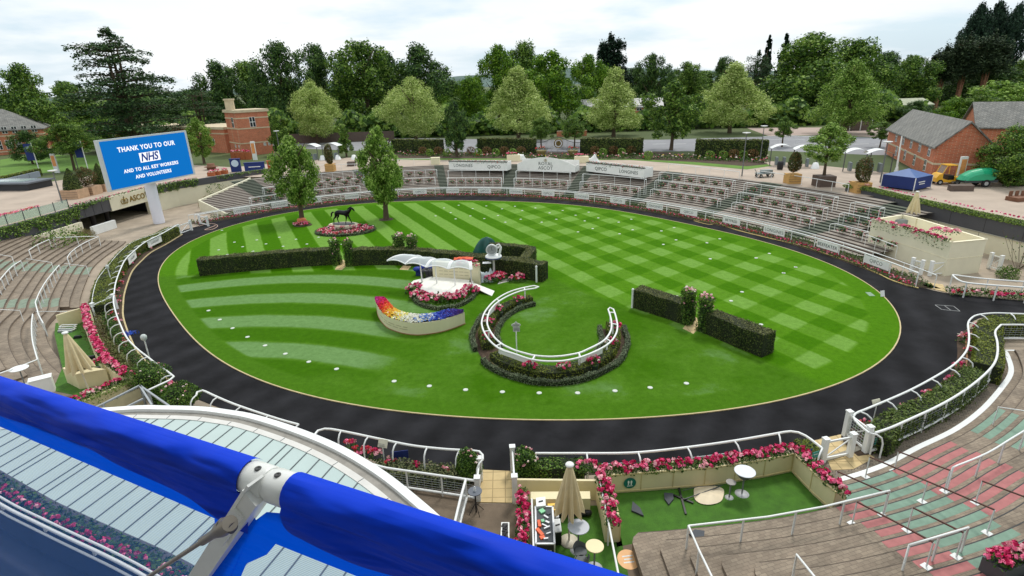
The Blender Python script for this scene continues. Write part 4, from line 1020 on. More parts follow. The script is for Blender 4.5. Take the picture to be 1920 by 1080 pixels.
hedge('box_edging',ofs_ring(-0.8)[12:36],0.28,0.3,'silvery box edging outside the left arm of the curved railing',leaf=HEDGE_S,dens=380,size=0.07,z0=0.03)
hedge('box_edging',ofs_ring(-0.8)[40:89],0.28,0.3,'silvery box edging outside the lower arm of the curved railing',leaf=HEDGE_S,dens=380,size=0.07,z0=0.03)
mb=MB();mb.ribbon(ofs_ring(0.62,0.04)[1:89],ofs_ring(-0.66,0.04)[1:89]);mb.build('bed_soil',DIRT,kind='structure')
for i,(a,b) in enumerate([(495,228),(300,325),(195,452),(190,612),(610,905),(960,905),(1260,850),(1440,665),(1470,492)]):
 w_=['upper left arm, nearest its open end','upper left arm above the corner','left side beside the twin tubes','lower left behind the twin tubes','bottom, left of the middle post','bottom, right of the middle post','lower right under the board','right side at the last cross tube but one','right arm near its open end'][i]
 p=G(880+a/5.4,520+b/5.4,0.6);mb=MB();clump(mb,(0,0,0),0.42,0.32,0.42,20,0.08,(1,2,5,2),110,0.11,np.random.default_rng(40+i));mb.lathe((0,0,-0.45),[(0.2,0),(0.28,0.45)],10,7)
 mb.build('potted_flowers',FL+[mat('green_tub',rgb(44,62,44),0.7)],label='pink tub flowers, curved hedge, '+w_,cat='flowers',group='tubs in the curved hedge',loc=(p.x,p.y,0.42))
sp_=G(969,664);t=thing('plaque_sign','double plaque sign on a thin white post inside the curved railing','sign',(sp_.x,sp_.y,0.03))
mb=MB();mb.tube([Vector((0,0,0)),Vector((0,0,1.5))],0.035,8);mb.build('post',WHITE,t)
PLQ=mat('grey_plaque',rgb(172,176,168),0.5,0.1,4)
mb=MB();n=20;A=[Vector((0.25*math.cos(a)*(1+0.1*math.cos(4*a)),-0.03,1.83+0.13*math.sin(a))) for a in np.linspace(0,6.283,n+1)[:-1]];B=[p+Vector((0,.06,0)) for p in A]
mb.add(A+B,[tuple(range(n)),tuple(range(2*n-1,n-1,-1))]+[(i,n+i,n+(i+1)%n,(i+1)%n) for i in range(n)]);mb.lathe((0,0,1.93),[(0.06,0),(0.07,0.05),(0.0,0.15)],8);mb.build('oval_plaque',PLQ,t)
mb=MB();mb.box((0.02,0,1.42),(0.4,0.05,0.28));mb.build('lower_plaque',PLQ,t)
mb=MB();
for k in range(3):mb.bar((-0.12,-0.034,1.5+.06*k),(0.16,-0.034,1.5+.06*k),0.004,0.02)
mb.bar((-0.15,-0.034,1.83),(0.15,-0.034,1.83),0.004,0.03);mb.build('plaque_text',GREYT,t)
# ==== sprinkler covers on the lawn
dpx=[(391,582.5),(412,599.5),(436,615.5),(464,632),(497,648),(535,663.5),(579,678.5),(631,692),(739,715),(805,724),(873,731),(942,735),(1011,737),(1083,737),(1153,733),(1219,727),(1287,719)]
dpx+=[(340+a/4,380+b/4) for a,b in[(305,208),(398,297),(460,331),(345,390),(280,355),(566,280),(635,310),(735,260),(763,328),(537,365),(860,275),(942,311),(860,367),(1030,260),(1032,345),(1122,292),(1205,313),(660,385)]]
dpx+=[(780+a/4,200+b/4) for a,b in[(147,820),(210,760),(260,795),(297,842),(320,740),(407,820),(425,765),(512,840),(527,745),(615,817),(645,767),(670,867),(742,748),(785,845),(797,779),(895,760),(942,867),(1002,797),(1052,845),(1100,779),(1197,815),(1265,857),(1215,940),(1295,792),(1325,915),(1367,835),(1520,867),(1527,954),(1625,924),(1615,845),(1840,933),(1855,1034)]]
dpx+=[(1100+a/4,480+b/4) for a,b in[(927,22),(1270,16),(1567,84),(1478,128),(1165,270),(672,300),(1083,337),(1308,514)]]+[(1442.5,475.5),(1418,483.7),(1492,501),(1469,512),(1264,427),(1240,433),(1349.5,448),(1325.5,455.5),(1267.5,450)]
mb=MB();mb.lathe((0,0,0),[(0.135,0.0),(0.135,0.02),(0.09,0.03),(0.075,0.02),(0.0,0.02)],14);dme=mb.mesh('lawn_disc',[mat('white_plastic',rgb(206,212,202),0.6,0.06,5)])
for a,b in dpx:
 put('lawn_disc',dme,None,'small round white plastic disc set into the mown lawn','lawn marker','white discs dotted over the lawn',None,G(a,b,0.035),random.random()*3)
mb=MB();q=GL([(1753,571.5),(1788,574),(1800,583.5),(1766,580.5)],0.012);m1,m2=(q[0]+q[1])/2,(q[3]+q[2])/2
for a,b in((q[0],q[1]),(q[1],q[2]),(q[2],q[3]),(q[3],q[0]),(m1,m2)):mb.bar(a,b,0.04,0.012)
mb.build('track_hatch',mat('worn_steel',rgb(150,152,150),0.6,0.2,6),label='steel edged double drain hatch set in the black track',cat='hatch')
mb=MB();mb.prism([V2(p) for p in GL([(1622,549),(1632,549),(1641,556),(1630,556)])],0.03,0.05);mb.build('lawn_hatch',mat('green_metal',rgb(120,150,120),0.6),label='pale green square cover in the east edge of the lawn',cat='hatch')
mb=MB();mb.box((0,0,0),(0.32,0.03,0.42),0.2,0,Matrix.Rotation(-0.3,3,'X'));mb.build('edge_sign',WHITE,label='tiny white card propped at the east lawn edge',cat='sign',loc=G(1655,556,0.04))
# ==== ring rails
def near(P,q):
 return min(range(len(P)),key=lambda i:(P[i].x-q[0])**2+(P[i].y-q[1])**2)
def goose(name,P,label,sp=2.4,back=0.55,side=1,r=0.05,cat='railing',h=1.1,skip=()):
 """running rail carried on posts that stand back and hook forward"""
 base=Vector((P[len(P)//2].x,P[len(P)//2].y,0));t=thing(name,label,cat,base)
 Q=rel(setz(P,h),base);mb=MB();mb.tube(Q,r,8);mb.build('top_rail',WHITE,t)
 n=max(2,int(plen(Q)/sp));S=resample(Q,n=n);Rn=normals2(S)
 for i,(p,m_) in enumerate(zip(S,Rn)):
  if i in skip:continue
  d=Vector((m_.x,m_.y,0))*side*back;b=p+d
  mb=MB();mb.tube([Vector((b.x,b.y,0)),Vector((b.x,b.y,h*0.62)),p+d*0.86+Vector((0,0,-0.16)),p+d*0.5+Vector((0,0,-0.03)),p],0.036,6);mb.build('hooked_post',WHITE,t)
 return t
def fence(name,P,label,h=1.05,sp=2.4,r=0.04,rails=(1.0,),wires=0,cat='fence',post=0.05,z0=0.0,m_=None,sq=False):
 m_=m_ or WHITE
 base=Vector((P[len(P)//2].x,P[len(P)//2].y,z0));t=thing(name,label,cat,base);Q=[Vector((p.x-base.x,p.y-base.y,0)) for p in P]
 for f in rails:
  mb=MB()
  if sq:mb.sweep(setz(Q,h*f),[(r,-r),(r,r),(-r,r),(-r,-r)])
  else:mb.tube(setz(Q,h*f),r,8)
  mb.build('rail',m_,t)
 if wires:
  mb=MB()
  for k in range(wires):mb.tube(setz(Q,0.18+(h-0.3)*k/wires),0.006,4,0,False,False)
  S_=resample(Q,0.3)
  for p in S_:mb.bar(Vector((p.x,p.y,0.15)),Vector((p.x,p.y,h-0.08)),0.008,0.008)
  mb.build('wire_mesh',GALV,t)
 n=max(1,int(round(plen(Q)/sp)))
 for p in resample(Q,n=n):
  mb=MB()
  if sq:mb.box((p.x,p.y,0),(post*2,post*2,h+0.06),0.3);mb.box((p.x,p.y,h+0.06),(post*2.4,post*2.4,0.03),0.3)
  else:mb.tube([Vector((p.x,p.y,0)),Vector((p.x,p.y,h))],post*0.8,7)
  mb.build('post',m_,t)
 return t
GALV=mat('galvanised_wire',rgb(176,182,182),0.5,0.1,6)
PF=arcA(0.0,0);
ra=fence('parade_rail',PF,'long white rail with advert boards round the back of the track',1.08,2.6,0.055,cat='railing',post=0.055)
ba=Vector(ra.location)
bds=[((432,392),(464,387),'LONGINES'),((504,381),(535,377),'LONGINES'),((585,372),(605,371),'QIPCO'),((645,365),(672,363),'LONGINES'),((774,356),(799,354),'QIPCO'),((836,353),(860,352),'LONGINES'),((896,352),(921,352),'QIPCO'),((956,353),(981,354),'LONGINES'),((1019,355),(1043,357),'QIPCO'),((1080,361),(1105,365),'LONGINES'),((1144,370),(1171,374),'QIPCO'),((1211,380),(1240,385),'LONGINES'),((1281,389),(1313,395),'QIPCO'),((1359,405),(1391,412),'BETFRED'),((1441,422),(1478,432),'LONGINES'),((1534,449),(1575,461),'BEEFEATER'),((1627,477),(1670,494),'QIPCO')]
def onA(px,py,z,d):
 t_=pol(G(px,py,z))[0];return unpol(t_,rA(t_)+d)
for a,b,tx in bds:
 p,q=onA(*a,1.0,-0.06),onA(*b,1.0,-0.06)
 o=board(ra,p-ba,q-ba,0.38,1.0,tx,DARKT if tx in('BETFRED','BEEFEATER') else GREYT,0.0,0.40 if len(tx)<6 else 0.34*(q-p).length/1.9 if len(tx)>7 else 0.36)
fence('rear_rail',arcA(1.15,0),'thin white rail behind the planted strip at the foot of the back terrace',1.0,3.0,0.035,rails=(1.0,),cat='railing',post=0.035)
mb=MB();P=arcA(0.58,0,n=150);rng=np.random.default_rng(3)
for p in P:
 clump(mb,(p.x,p.y,0.03),0.45,0.38,0.55+0.2*rng.random(),1 if rng.random()<.4 else 0,0.05,(5,3),70,0.13,rng,nh=5)
mb.build('shrub_border',FL,label='loose green shrub strip between the two rails round the back of the track',cat='shrubs')
mb=MB();P=resample(arcA(-0.28,0,n=200),0.42);rng=np.random.default_rng(9)
for i,p in enumerate(P):
 f=i/len(P);cols=(4,2,3,1,6) if f<0.6 else(4,1,2,3,4)
 clump(mb,(p.x,p.y+0.02,0.04),0.28,0.24,0.26,3+int(rng.random()*4),0.075,cols,30,0.12,rng,nh=6)
mb.build('flower_border',FL,label='red and pink bedding strip in front of the back parade rail',cat='flower bed')
mb=MB();mb.ribbon(arcA(-0.58,0.02),arcA(1.6,0.02));mb.build('bed_soil',DIRT,kind='structure')
hz=[(1301,412),(1345,419),(1380,431),(1440,446),(1500,460),(1549,476),(1589,489),(1616,497),(1628,505),(1647,513),(1669,524),(1695,533),(1722,540)]
mb=MB();mb.tube(setz(smooth(GL(hz,0.04),6),0.04),0.045,6);mb.tube(setz(smooth(GL([(1301,412),(1320,410),(1345,416),(1330,421),(1301,414)],0.04),5),0.045),0.03,6);mb.build('hose',mat('yellow_hose',rgb(214,190,120),0.5,0.1,3),label='pale yellow hose snaking along the right edge of the back track',cat='hose')
mb=MB();mb.tube(setz(smooth(GL([(373,424),(388,420),(402,420),(408,424),(398,430),(384,431),(394,427),(404,423)],0.04),6),0.04),0.04,6);mb.build('hose',mat('pink_hose',rgb(200,168,150),0.6),label='short coil of pale hose on the track by the left gate',cat='hose')
def gate(p,q,h,label,z=0.0,mesh=False,posts=(1,1)):
 p,q=Vector((p.x,p.y,z)),Vector((q.x,q.y,z));t=thing('gate',label,'gate',p);d=q-p
 for i,s in enumerate((0,1)):
  if posts[i]:
   mb=MB();c=d*s;mb.box((c.x,c.y,0),(0.2,0.2,h+0.15),math.atan2(d.y,d.x));mb.box((c.x,c.y,h+0.15),(0.24,0.24,0.05),math.atan2(d.y,d.x));mb.build('post',WHITE,t)
 mb=MB();a,b=d*0.06,d*0.94
 for z_g in(0.15,h):mb.bar(a+Vector((0,0,z_g)),b+Vector((0,0,z_g)),0.06,0.08)
 for e_ in(a,b):mb.bar(e_+Vector((0,0,0.12)),e_+Vector((0,0,h+.03)),0.06,0.06)
 mb.bar(a+Vector((0,0,0.18)),b+Vector((0,0,h-0.04)),0.04,0.05);mb.build('leaf',WHITE,t)
 if mesh:
  mb=MB();n=int(d.length/0.14)
  for i in range(1,n):e_=a.lerp(b,i/n);mb.bar(e_+Vector((0,0,0.18)),e_+Vector((0,0,h-.02)),0.012,0.012)
  for k in range(1,7):mb.bar(a+Vector((0,0,0.15+(h-.15)*k/7)),b+Vector((0,0,0.15+(h-.15)*k/7)),0.012,0.012)
  mb.build('mesh',GALV,t)
 return t
gate(G(372,404,1.05),G(390,421,0.2),1.0,'white braced gate at the left end of the back parade rail')
gate(G(334,424,1.0),G(356,416,1.0),1.0,'white braced gate at the top of the left parade rail')
WB=wpath([(332,422),(318,430),(300,440),(272,454),(252,470),(235,487),(225,507),(217,530),(214,550),(213,566),(217,585),(225,607),(237,632),(255,652),(275,668),(292,681),(312,695),(326,706)],1.1,0.3)
WBp=WB+[G(318,713,1.1),G(279,731,1.1)]
goose('parade_rail',WBp,'white hooked rail curving down the left side of the track to the clipped bush',1.7,0.62,-1)
RL=wpath([(322,424),(295,437),(252,452),(225,472),(205,495),(185,520),(177,540),(173,560),(172,576)],1.0,0.3)
fence('rope_fence',RL,'low white knobbed rope fence along the outer side of the olive hedge',1.0,1.0,0.022,post=0.03)
mid=[]
for p in RL:
 j=near(WB,p);mid.append(p.lerp(WB[j],0.32))
hedge('broad_hedge',setz(mid[1:-1],0.0),1.25,0.95,'broad olive topped hedge beside the left terrace steps',leaf=HEDGE_O,dens=260,size=0.09)
gate(G(173,573,1.0),G(212,556,1.0),1.0,'white mesh gate joining the rope fence to the left parade rail',0,True)
bl_px=[((303,449),(328,437)),((272,461),(300,448)),((237,486),(253,470))]
wr=[o for o in sc.objects if o.name.startswith('parade_rail')][-1]
wloc=Vector(wr.location)
for a,b in((G(275,453,1.0),G(300,441,1.0)),(G(238,484,1.0),G(252,470,1.0))):
 board(wr,a-wloc,b-wloc,0.35,0.95,'LONGINES',GREYT,0.05,0.3)
mb=MB();rng=np.random.default_rng(31)
for a,b in[(328,441),(306,451),(279,466),(258,480),(243,496),(232,515),(226,532),(221,546),(220,557),(219,568),(213,590),(218,604),(227,632),(234,643),(240,646)]:
 p=G(a,b,0.2);clump(mb,(p.x,p.y,0.05),0.32,0.32,0.35,8,0.085,(6,3,1,4,3),50,0.12,rng)
mb.build('flower_border',FL,label='spaced pink and salmon flowers under the left parade rail',cat='flower bed')
Q=offset(WB,-0.15);Q2=offset(WB,-0.95)
mb=MB();mb.ribbon(setz(offset(WB,0.35),0.02),setz(Q2,0.02));mb.build('bed_soil',DIRT,kind='structure')
mb=MB();mb.sweep(setz(offset(WB,0.32),0),[(0.05,0),(0.05,0.06),(-0.05,0.06),(-0.05,0)]);mb.build('kerb',KERB,kind='structure')
mb=MB();rng=np.random.default_rng(32)
for p in resample(setz(offset(WB,-0.5),0),0.4):
 clump(mb,(p.x,p.y,0.03),0.3,0.3,0.28,0,0.05,(1,),36,0.11,rng)
mb.build('ground_cover',FL,label='low green planting under the left parade rail',cat='plants')
lw=wpath([(176,590),(186,618),(200,642),(217,664),(238,686),(258,704)],0.6,0.35)
mb=MB();rng=np.random.default_rng(33)
TWIG=leafmat('dry_twiggy_leaves',[rgb(70,60,40),rgb(104,92,58),rgb(98,112,62),rgb(126,130,80)],0.1,0.7,0.5,1.0)
for p in lw:
 for s in(-0.55,0.1,0.6):
  clump(mb,(p.x+s,p.y+s*.5,0.05),0.5,0.45,0.6+0.2*rng.random(),0,0.05,(1,),90,0.1,rng,leafmi=0 if s<0.5 else 1)
mb.build('shrub_strip',[TWIG,GLEAF],label='half bare browning shrub strip beside the carpeted left terrace',cat='shrubs')
WC=wpath([(368,741),(370,735),(380,732),(400,741),(435,756),(480,772),(530,788),(560,796)],1.1,0.3)
goose('parade_rail',WC,'short white hooked rail behind the clipped bushes at the glass roof edge',1.5,0.5,-1)
SC=wpath([(590,815),(597,807),(615,804),(655,811),(730,827),(777,836),(832,842),(865,844),(895,846),(904,850),(905,862)],1.1,0.3)
goose('parade_rail',SC,'white hooked rail between the glass roof and the buff path',1.35,0.42,-1)
SD=wpath([(1004,850),(1085,850),(1187,849),(1287,839),(1380,826),(1455,813),(1480,809),(1497,811),(1515,820),(1542,841)],1.1,0.3)
goose('parade_rail',SD,'white hooked rail in front of the long cream flower planter',1.85,0.5,-1)
SE=wpath([(1630,812),(1615,800),(1603,788),(1600,781),(1606,774),(1624,767),(1697,736),(1747,710),(1787,685),(1807,665),(1815,650),(1817,630),(1815,607),(1822,596),(1835,590),(1865,587),(1900,588),(1960,590)],1.1,0.3)
goose('parade_rail',SE,'white hooked rail snaking round the bottom right bend of the track',1.75,0.55,-1)
EF=wpath([(1640,812),(1670,802),(1715,782),(1752,765),(1787,746),(1817,726),(1842,706),(1862,685),(1870,665),(1870,642),(1866,622),(1877,609)],1.05,0.3)
fence('mesh_fence',EF,'white wire mesh fence between the hedge and the right terrace',1.05,1.75,0.055,rails=(1.0,0.18),wires=6,post=0.05)
fence('mesh_fence',wpath([(1877,609),(1920,609),(1990,612)],1.05,0.3),'short straight white mesh fence at the right frame edge',1.05,1.6,0.055,rails=(1.0,0.18),wires=6,post=0.05)
eh=[]
for p in EF[2:]:
 j=near(SE,p);q=p.lerp(SE[j],0.36);eh.append(q)
k1=near(eh,G(1845,690,0.9))
hedge('broad_hedge',setz(resample(smooth(eh[::4],4)[:k1],0.3),0.0),0.95,0.85,'loose green hedge inside the white mesh fence at lower right',leaf=leafmat('loose_hedge_leaves',[rgb(60,84,34),rgb(92,112,48),rgb(122,138,70)],0.15,0.6,0.35,1.5),dens=420,size=0.1,rough=0.06)
hp=wpath([(1853,684),(1857,660),(1856,635),(1855,615),(1872,600),(1920,597),(1990,598)],0.95,0.3)
hedge('broad_hedge',setz(hp,0),1.2,0.95,'broad flat olive hedge turning the corner at the right frame edge',leaf=HEDGE_O,dens=300,size=0.085)
mb=MB();rng=np.random.default_rng(35)
for a,b,sz in[(1833,612,.3),(1810,634,.45),(1817,655,.25),(1800,685,.32),(1808,683,.25),(1785,711,.36),(1742,738,.36),(1753,743,.2),(1697,763,.28),(1622,794,.3),(1612,796,.2),(1807,628,.3)]:
 p=G(a,b,0.3);clump(mb,(p.x,p.y,0.05),sz,sz,0.35,int(30*sz),0.08,(6,1,2,3),50,0.11,rng)
mb.build('flower_border',FL,label='spaced pink flowers along the lower right parade rail',cat='flower bed')
mb=MB();mb.ribbon(setz(offset(SE,0.30),0.02),setz(offset(SE,-1.0),0.02));mb.build('bed_soil',DIRT,kind='structure')
mb=MB();mb.sweep(setz(offset(SE,-0.12)[8:],0),[(0.04,0),(0.04,0.08),(-0.04,0.08),(-0.04,0)]);mb.build('kerb',mat('terracotta_kerb',rgb(176,132,96),0.8),kind='structure')
F1=wpath([(1786,516),(1797,525),(1812,530),(1852,534),(1920,539),(1990,545)],1.1,0.3);F2=wpath([(1786,515),(1840,522),(1890,526),(1920,528),(1990,533)],1.1,0.3)
fence('parade_rail',F1,'front white rail right of the buff crossing at the track exit',1.1,1.6,0.06,cat='railing',post=0.06)
fence('rear_rail',F2,'rear white rail right of the buff crossing at the track exit',1.1,2.0,0.05,cat='railing',post=0.05)
mb=MB();rng=np.random.default_rng(37)
for p in resample(GL([(1790,552),(1850,556),(1920,562),(1960,566)],0.05),0.4):
 clump(mb,(p.x,p.y,0.05),0.4,0.34,0.35,4 if rng.random()<.75 else 0,0.12,(1,2,3,4),44,0.13,rng);
 clump(mb,(p.x-.05,p.y+0.5,0.05),0.4,0.34,0.55,1,0.06,(5,),60,0.12,rng)
mb.build('flower_border',FL,label='pink and green bedding along the rail at the track exit',cat='flower bed')
slab('path',[(1729,535),(1745,541),(1775,548),(1768,534),(1740,530)],'',0.02)
# ==== terrace frames with baskets
bk=thing('hanging_basket','x','flower basket',(0,0,0))
mb=MB();mb.lathe((0,0,-0.16),[(0.10,0),(0.2,0.06),(0.24,0.16),(0.2,0.16)],10,0,True,1.35,0.8);mb.build('trough',mat('dark_trough',rgb(52,48,44),0.8),bk)
mb=MB();clump(mb,(0,0,-0.02),0.46,0.26,0.26,7,0.075,(4,1,2,3),100,0.12,np.random.default_rng(77),trail=0.28,nh=6);mb.build('flowers',FL,bk)
bk_used=[False]
def basket(p,rz,label,grp):
 if not bk_used[0]:bk.location=p;bk.rotation_euler=(0,0,rz);bk['label']=label;bk['group']=grp;bk_used[0]=True
 else:dup(bk,p,rz,label,grp)
def zstep(r,t_):
 k=(r-rA(t_)-TB)/TR;return RISE*max(0,min(NST,math.floor(k)+1))
def frame(a,b,zt,name,label,baskets=6,cat='railing',h=1.0,legs=True):
 t0,r0=pol(G(a[0],a[1],zt));t1,r1=pol(G(b[0],b[1],zt));dm=((r0-rA(t0))+(r1-rA(t1)))/2
 n=12;P=[unpol(t0+(t1-t0)*i/n,rA(t0+(t1-t0)*i/n)+dm,zt) for i in range(n+1)]
 zs=zstep(rA(t0)+dm,t0);base=Vector((P[6].x,P[6].y,zs));t=thing(name,label,cat,base);hh=zt-zs
 Q=rel(P,base);mb=MB();mb.tube(Q,0.035,6);mb.build('top_rail',WHITE,t)
 bays=max(1,baskets) if baskets else max(3,int(plen(P)/1.9));S=resample(Q,n=bays)
 for p in S:
  mb=MB();mb.tube([p,Vector((p.x,p.y,-0.02))],0.024,6);mb.build('upright',WHITE,t)
 for e_,o_ in((S[0],S[1]),(S[-1],S[-2])):
  rad=Vector((C0.x-(e_.x+base.x),C0.y-(e_.y+base.y),0)).normalized()*0.5
  mb=MB();mb.tube([e_,e_+rad*.8+Vector((0,0,-0.03)),e_+rad+Vector((0,0,-0.12)),Vector((e_.x+rad.x,e_.y+rad.y,-0.12))],0.026,6);mb.build('end_hoop',WHITE,t)
 for i in range(baskets):
  p=S[i].lerp(S[i+1],0.5)+base;d=S[i+1]-S[i];p.z=zs+hh*0.52
  basket(p,math.atan2(d.y,d.x),'flower basket hung on '+label.replace('white ',''),'baskets on '+label)
 return t
FR=[((506,330),(690,324),3.2,'top left tier',8),((472,348),(690,339),2.1,'second left tier',8),((445,367),(685,354),1.35,'lowest left tier',9),((712,322),(819,319),2.5,'upper tier left of second stairs',5),((708,336),(816,334),1.8,'lower tier left of third stairs',5),((840,321),(944,319),2.7,'rail below left pavilion',0),((838,333),(940,334),1.8,'tier below left pavilion',6),((967,321),(1072,323),2.7,'rail below middle pavilion',0),((964,334),(1066,338),1.8,'tier below middle pavilion',6),((1096,325),(1209,337),2.7,'rail below right pavilion',0),((1090,340),(1200,351),1.8,'tier below right pavilion',6),((1242,322),(1375,339),3.0,'top tier right of pavilions',6),((1234,337),(1362,355),2.3,'middle tier right of pavilions',6),((1225,354),(1350,373),1.6,'bottom tier right of pavilions',6),((1405,342),(1567,370),3.0,'top tier at big planter tree',6),((1392,360),(1549,390),2.3,'middle tier at big planter tree',6),((1379,379),(1529,409),1.6,'bottom tier at big planter tree',6),((1604,379),(1660,390),2.9,'short top tier by cream wall',2),((1585,399),(1640,412),2.2,'short middle tier by cream wall',2),((1566,419),(1630,435),1.5,'short bottom tier by cream wall',2)]
for a,b,zt_,lb_,n_b in FR:frame(a,b,zt_,'basket_frame' if n_b else 'guard_rail','white frame, '+lb_ if n_b else 'white '+lb_,n_b)
def crail(name,px,z0,h,label,sp=2.2,bars=(1.0,)):
 P=GL(px,z0+h);return fence(name,setz(resample(P,0.5),0),label,h,sp,0.035,rails=bars,cat='railing',post=0.035,z0=z0)
crail('guard_rail',[(560,311),(640,308),(690,307)],ZC,1.0,'white rail on the concourse above the top left tier')
crail('guard_rail',[(745,299),(806,297)],ZC,1.0,'white rail on the concourse left of the pavilions')
crail('guard_rail',[(1254,307),(1320,314),(1387,322)],ZC,1.0,'white rail on the concourse right of the pavilions')
crail('guard_rail',[(1421,320),(1510,332),(1592,346)],ZC,1.0,'white rail on the concourse in front of the big planters')
mb=MB();p=G(817,308,ZC);mb.box((0,0,0),(1.4,0.9,1.05),0);mb.box((0,0,1.05),(1.5,1.0,0.05));clump(mb,(0,0,1.1),0.6,0.35,0.2,6,0.08,(1,2),30,0.1,mi if False else None) if False else None
mb.build('white_planter_box',CRM,label='cream box planter at the end of the left concourse rail',cat='planter',loc=p)
def pavilion(pxl,pxr,z0,z1,depth,label,kind,texts):
 a,b=G(*pxl,z0),G(*pxr,z0);b=a+(b-a);c=(a+b)/2;t=thing('viewing_box',label,'viewing box',c);d=b-a;d.z=0;l_=d.length;d.normalize();n_=Vector((-d.y,d.x,0))
 A,B=-d*l_/2,d*l_/2;h=z1-z0;back=n_*depth
 mb=MB()
 if kind=='arch':
  P=[A+Vector((0,0,0))]+[B];top=[A.lerp(B,s)+Vector((0,0,h*0.6+h*0.75*math.sin(math.pi*s)**0.8)) for s in np.linspace(1,0,21)]
  poly_=[A,B]+top;k=len(poly_);off3=n_*0.1
  mb.add(poly_+[p+off3 for p in poly_],[tuple(range(k)),tuple(range(2*k-1,k-1,-1))]+[(i,k+i,k+(i+1)%k,(i+1)%k) for i in range(k)])
 else:mb.sweep([A,B],[(0,0),(0,h),(0.1,h),(0.1,0)])
 mb.build('front_panel',BOARD,t)
 for e_ in(A,B):
  mb=MB();mb.sweep([e_+n_*0.1,e_+back],[(0.04,0),(0.04,h*(0.62 if kind=='arch' else 1.0)),(-0.04,h*(0.62 if kind=='arch' else 1.0)),(-0.04,0)]);mb.build('side_wall',BOARD,t)
 mb=MB();mb.sweep([A+back,B+back],[(0,0),(0,h*1.0),(0.08,h*1.0),(0.08,0)]);mb.build('back_wall',BOARD,t)
 mb=MB();mb.prism([V2(A+n_*.1),V2(B+n_*.1),V2(B+back),V2(A+back)],h*0.35,h*0.4);mb.build('floor',BRN,t)
 if kind!='arch':
  mb=MB();mb.sweep([A-n_*.03,B-n_*.03],[(0,h-.02),(0,h+0.07),(0.35,h+0.07),(0.35,h-.02)]);mb.build('dark_ledge',mat('dark_ledge',rgb(60,60,58),0.7),t)
  f_=MB();rng=np.random.default_rng(int(pxl[0]))
  for i in range(int(l_/0.4)):
   p=A+d*(0.2+0.4*i)+n_*0.12;clump(f_,(p.x,p.y,h+0.05),0.3,0.16,0.2,2,0.07,(4,3,6),26,0.11,rng,trail=0.35)
  f_.build('trailing_flowers',FL,t)
 for tx,s,sz,zf,m_ in texts:
  lettering(tx,sz,m_,t,A.lerp(B,s)-n_*0.012+Vector((0,0,h*zf)),d,(0,0,1),0.006,spacing=1.08,bold=0.008)
 return t,A,B,n_,h
pavilion((842,318),(951,320),2.2,3.45,2.0,'white viewing box left of the arched one, two names on its front','flat',[('LONGINES',0.25,0.62,0.52,GREYT),('QIPCO',0.78,0.66,0.42,GREYT)])
t_,A_,B_,n3_,h_=pavilion((970,319),(1078,323),2.2,3.7,2.0,'white viewing box with an arched front in the middle of the terrace','arch',[('ROYAL',0.5,0.68,0.72,GREYT),('ASCOT',0.5,0.68,0.30,GREYT)])
def crown(parent,c,d,s,m_):
 mb=MB();d=Vector(d).normalized();u_=Vector((0,0,1));c=Vector(c)
 def P(x,y):return c+d*(x*s)+u_*(y*s)
 mb.bar(P(-.5,0),P(.5,0),0.02,0.12*s)
 for x0,sgn in((-.5,1),(.5,-1)):
  mb.tube([P(x0,0.05),P(x0-0.08*sgn,0.4),P(x0+0.15*sgn,0.62),P(0,0.45)],0.05*s,5)
 mb.tube([P(0,0.05),P(0,0.7)],0.05*s,5);mb.tube([P(-0.2,.05),P(-.26,.3),P(0,.45)],0.03*s,5);mb.tube([P(0.2,.05),P(.26,.3),P(0,.45)],0.03*s,5)
 mb.bar(P(-0.12,0.78),P(0.12,0.78),0.02,0.05*s);mb.tube([P(0,0.66),P(0,0.92)],0.035*s,5)
 return mb.build('crown_emblem',m_,parent)
dd=(B_-A_).normalized();crown(t_,A_.lerp(B_,.5)-n3_*0.03+Vector((0,0,h_*0.98)),dd,0.42,GOLD)
pavilion((1099,321),(1207,334),2.2,3.45,2.0,'white viewing box right of the arched one, two names on its front','flat',[('QIPCO',0.27,0.66,0.45,GREYT),('LONGINES',0.75,0.62,0.45,GREYT)])
for a,b,lb_ in((963,302,'cream planter with pink flowers between the left and middle viewing boxes'),(1090,305,'cream planter box between the middle and right viewing boxes')):
 mb=MB();mb.box((0,0,0),(2.2,0.9,1.0),0,7);clump(mb,(-0.3,0,1.0),0.9,0.4,0.4,16,0.12,(1,2,3),60,0.12,np.random.default_rng(a));mb.build('box_planter',FL+[CRM],label=lb_,cat='planter',loc=G(a,b,ZC))
for a,b,lb_ in((975,296,'white dust sheet bundled behind the middle viewing box, left'),(1335*0+1112,300,'white dust sheet bundled right of the middle viewing box')):
 sheet_heap(G(a,b+4,ZC),1.1,0.6,1.4,'dust_sheet',WHITEW,lb_,'sheet',a,12)
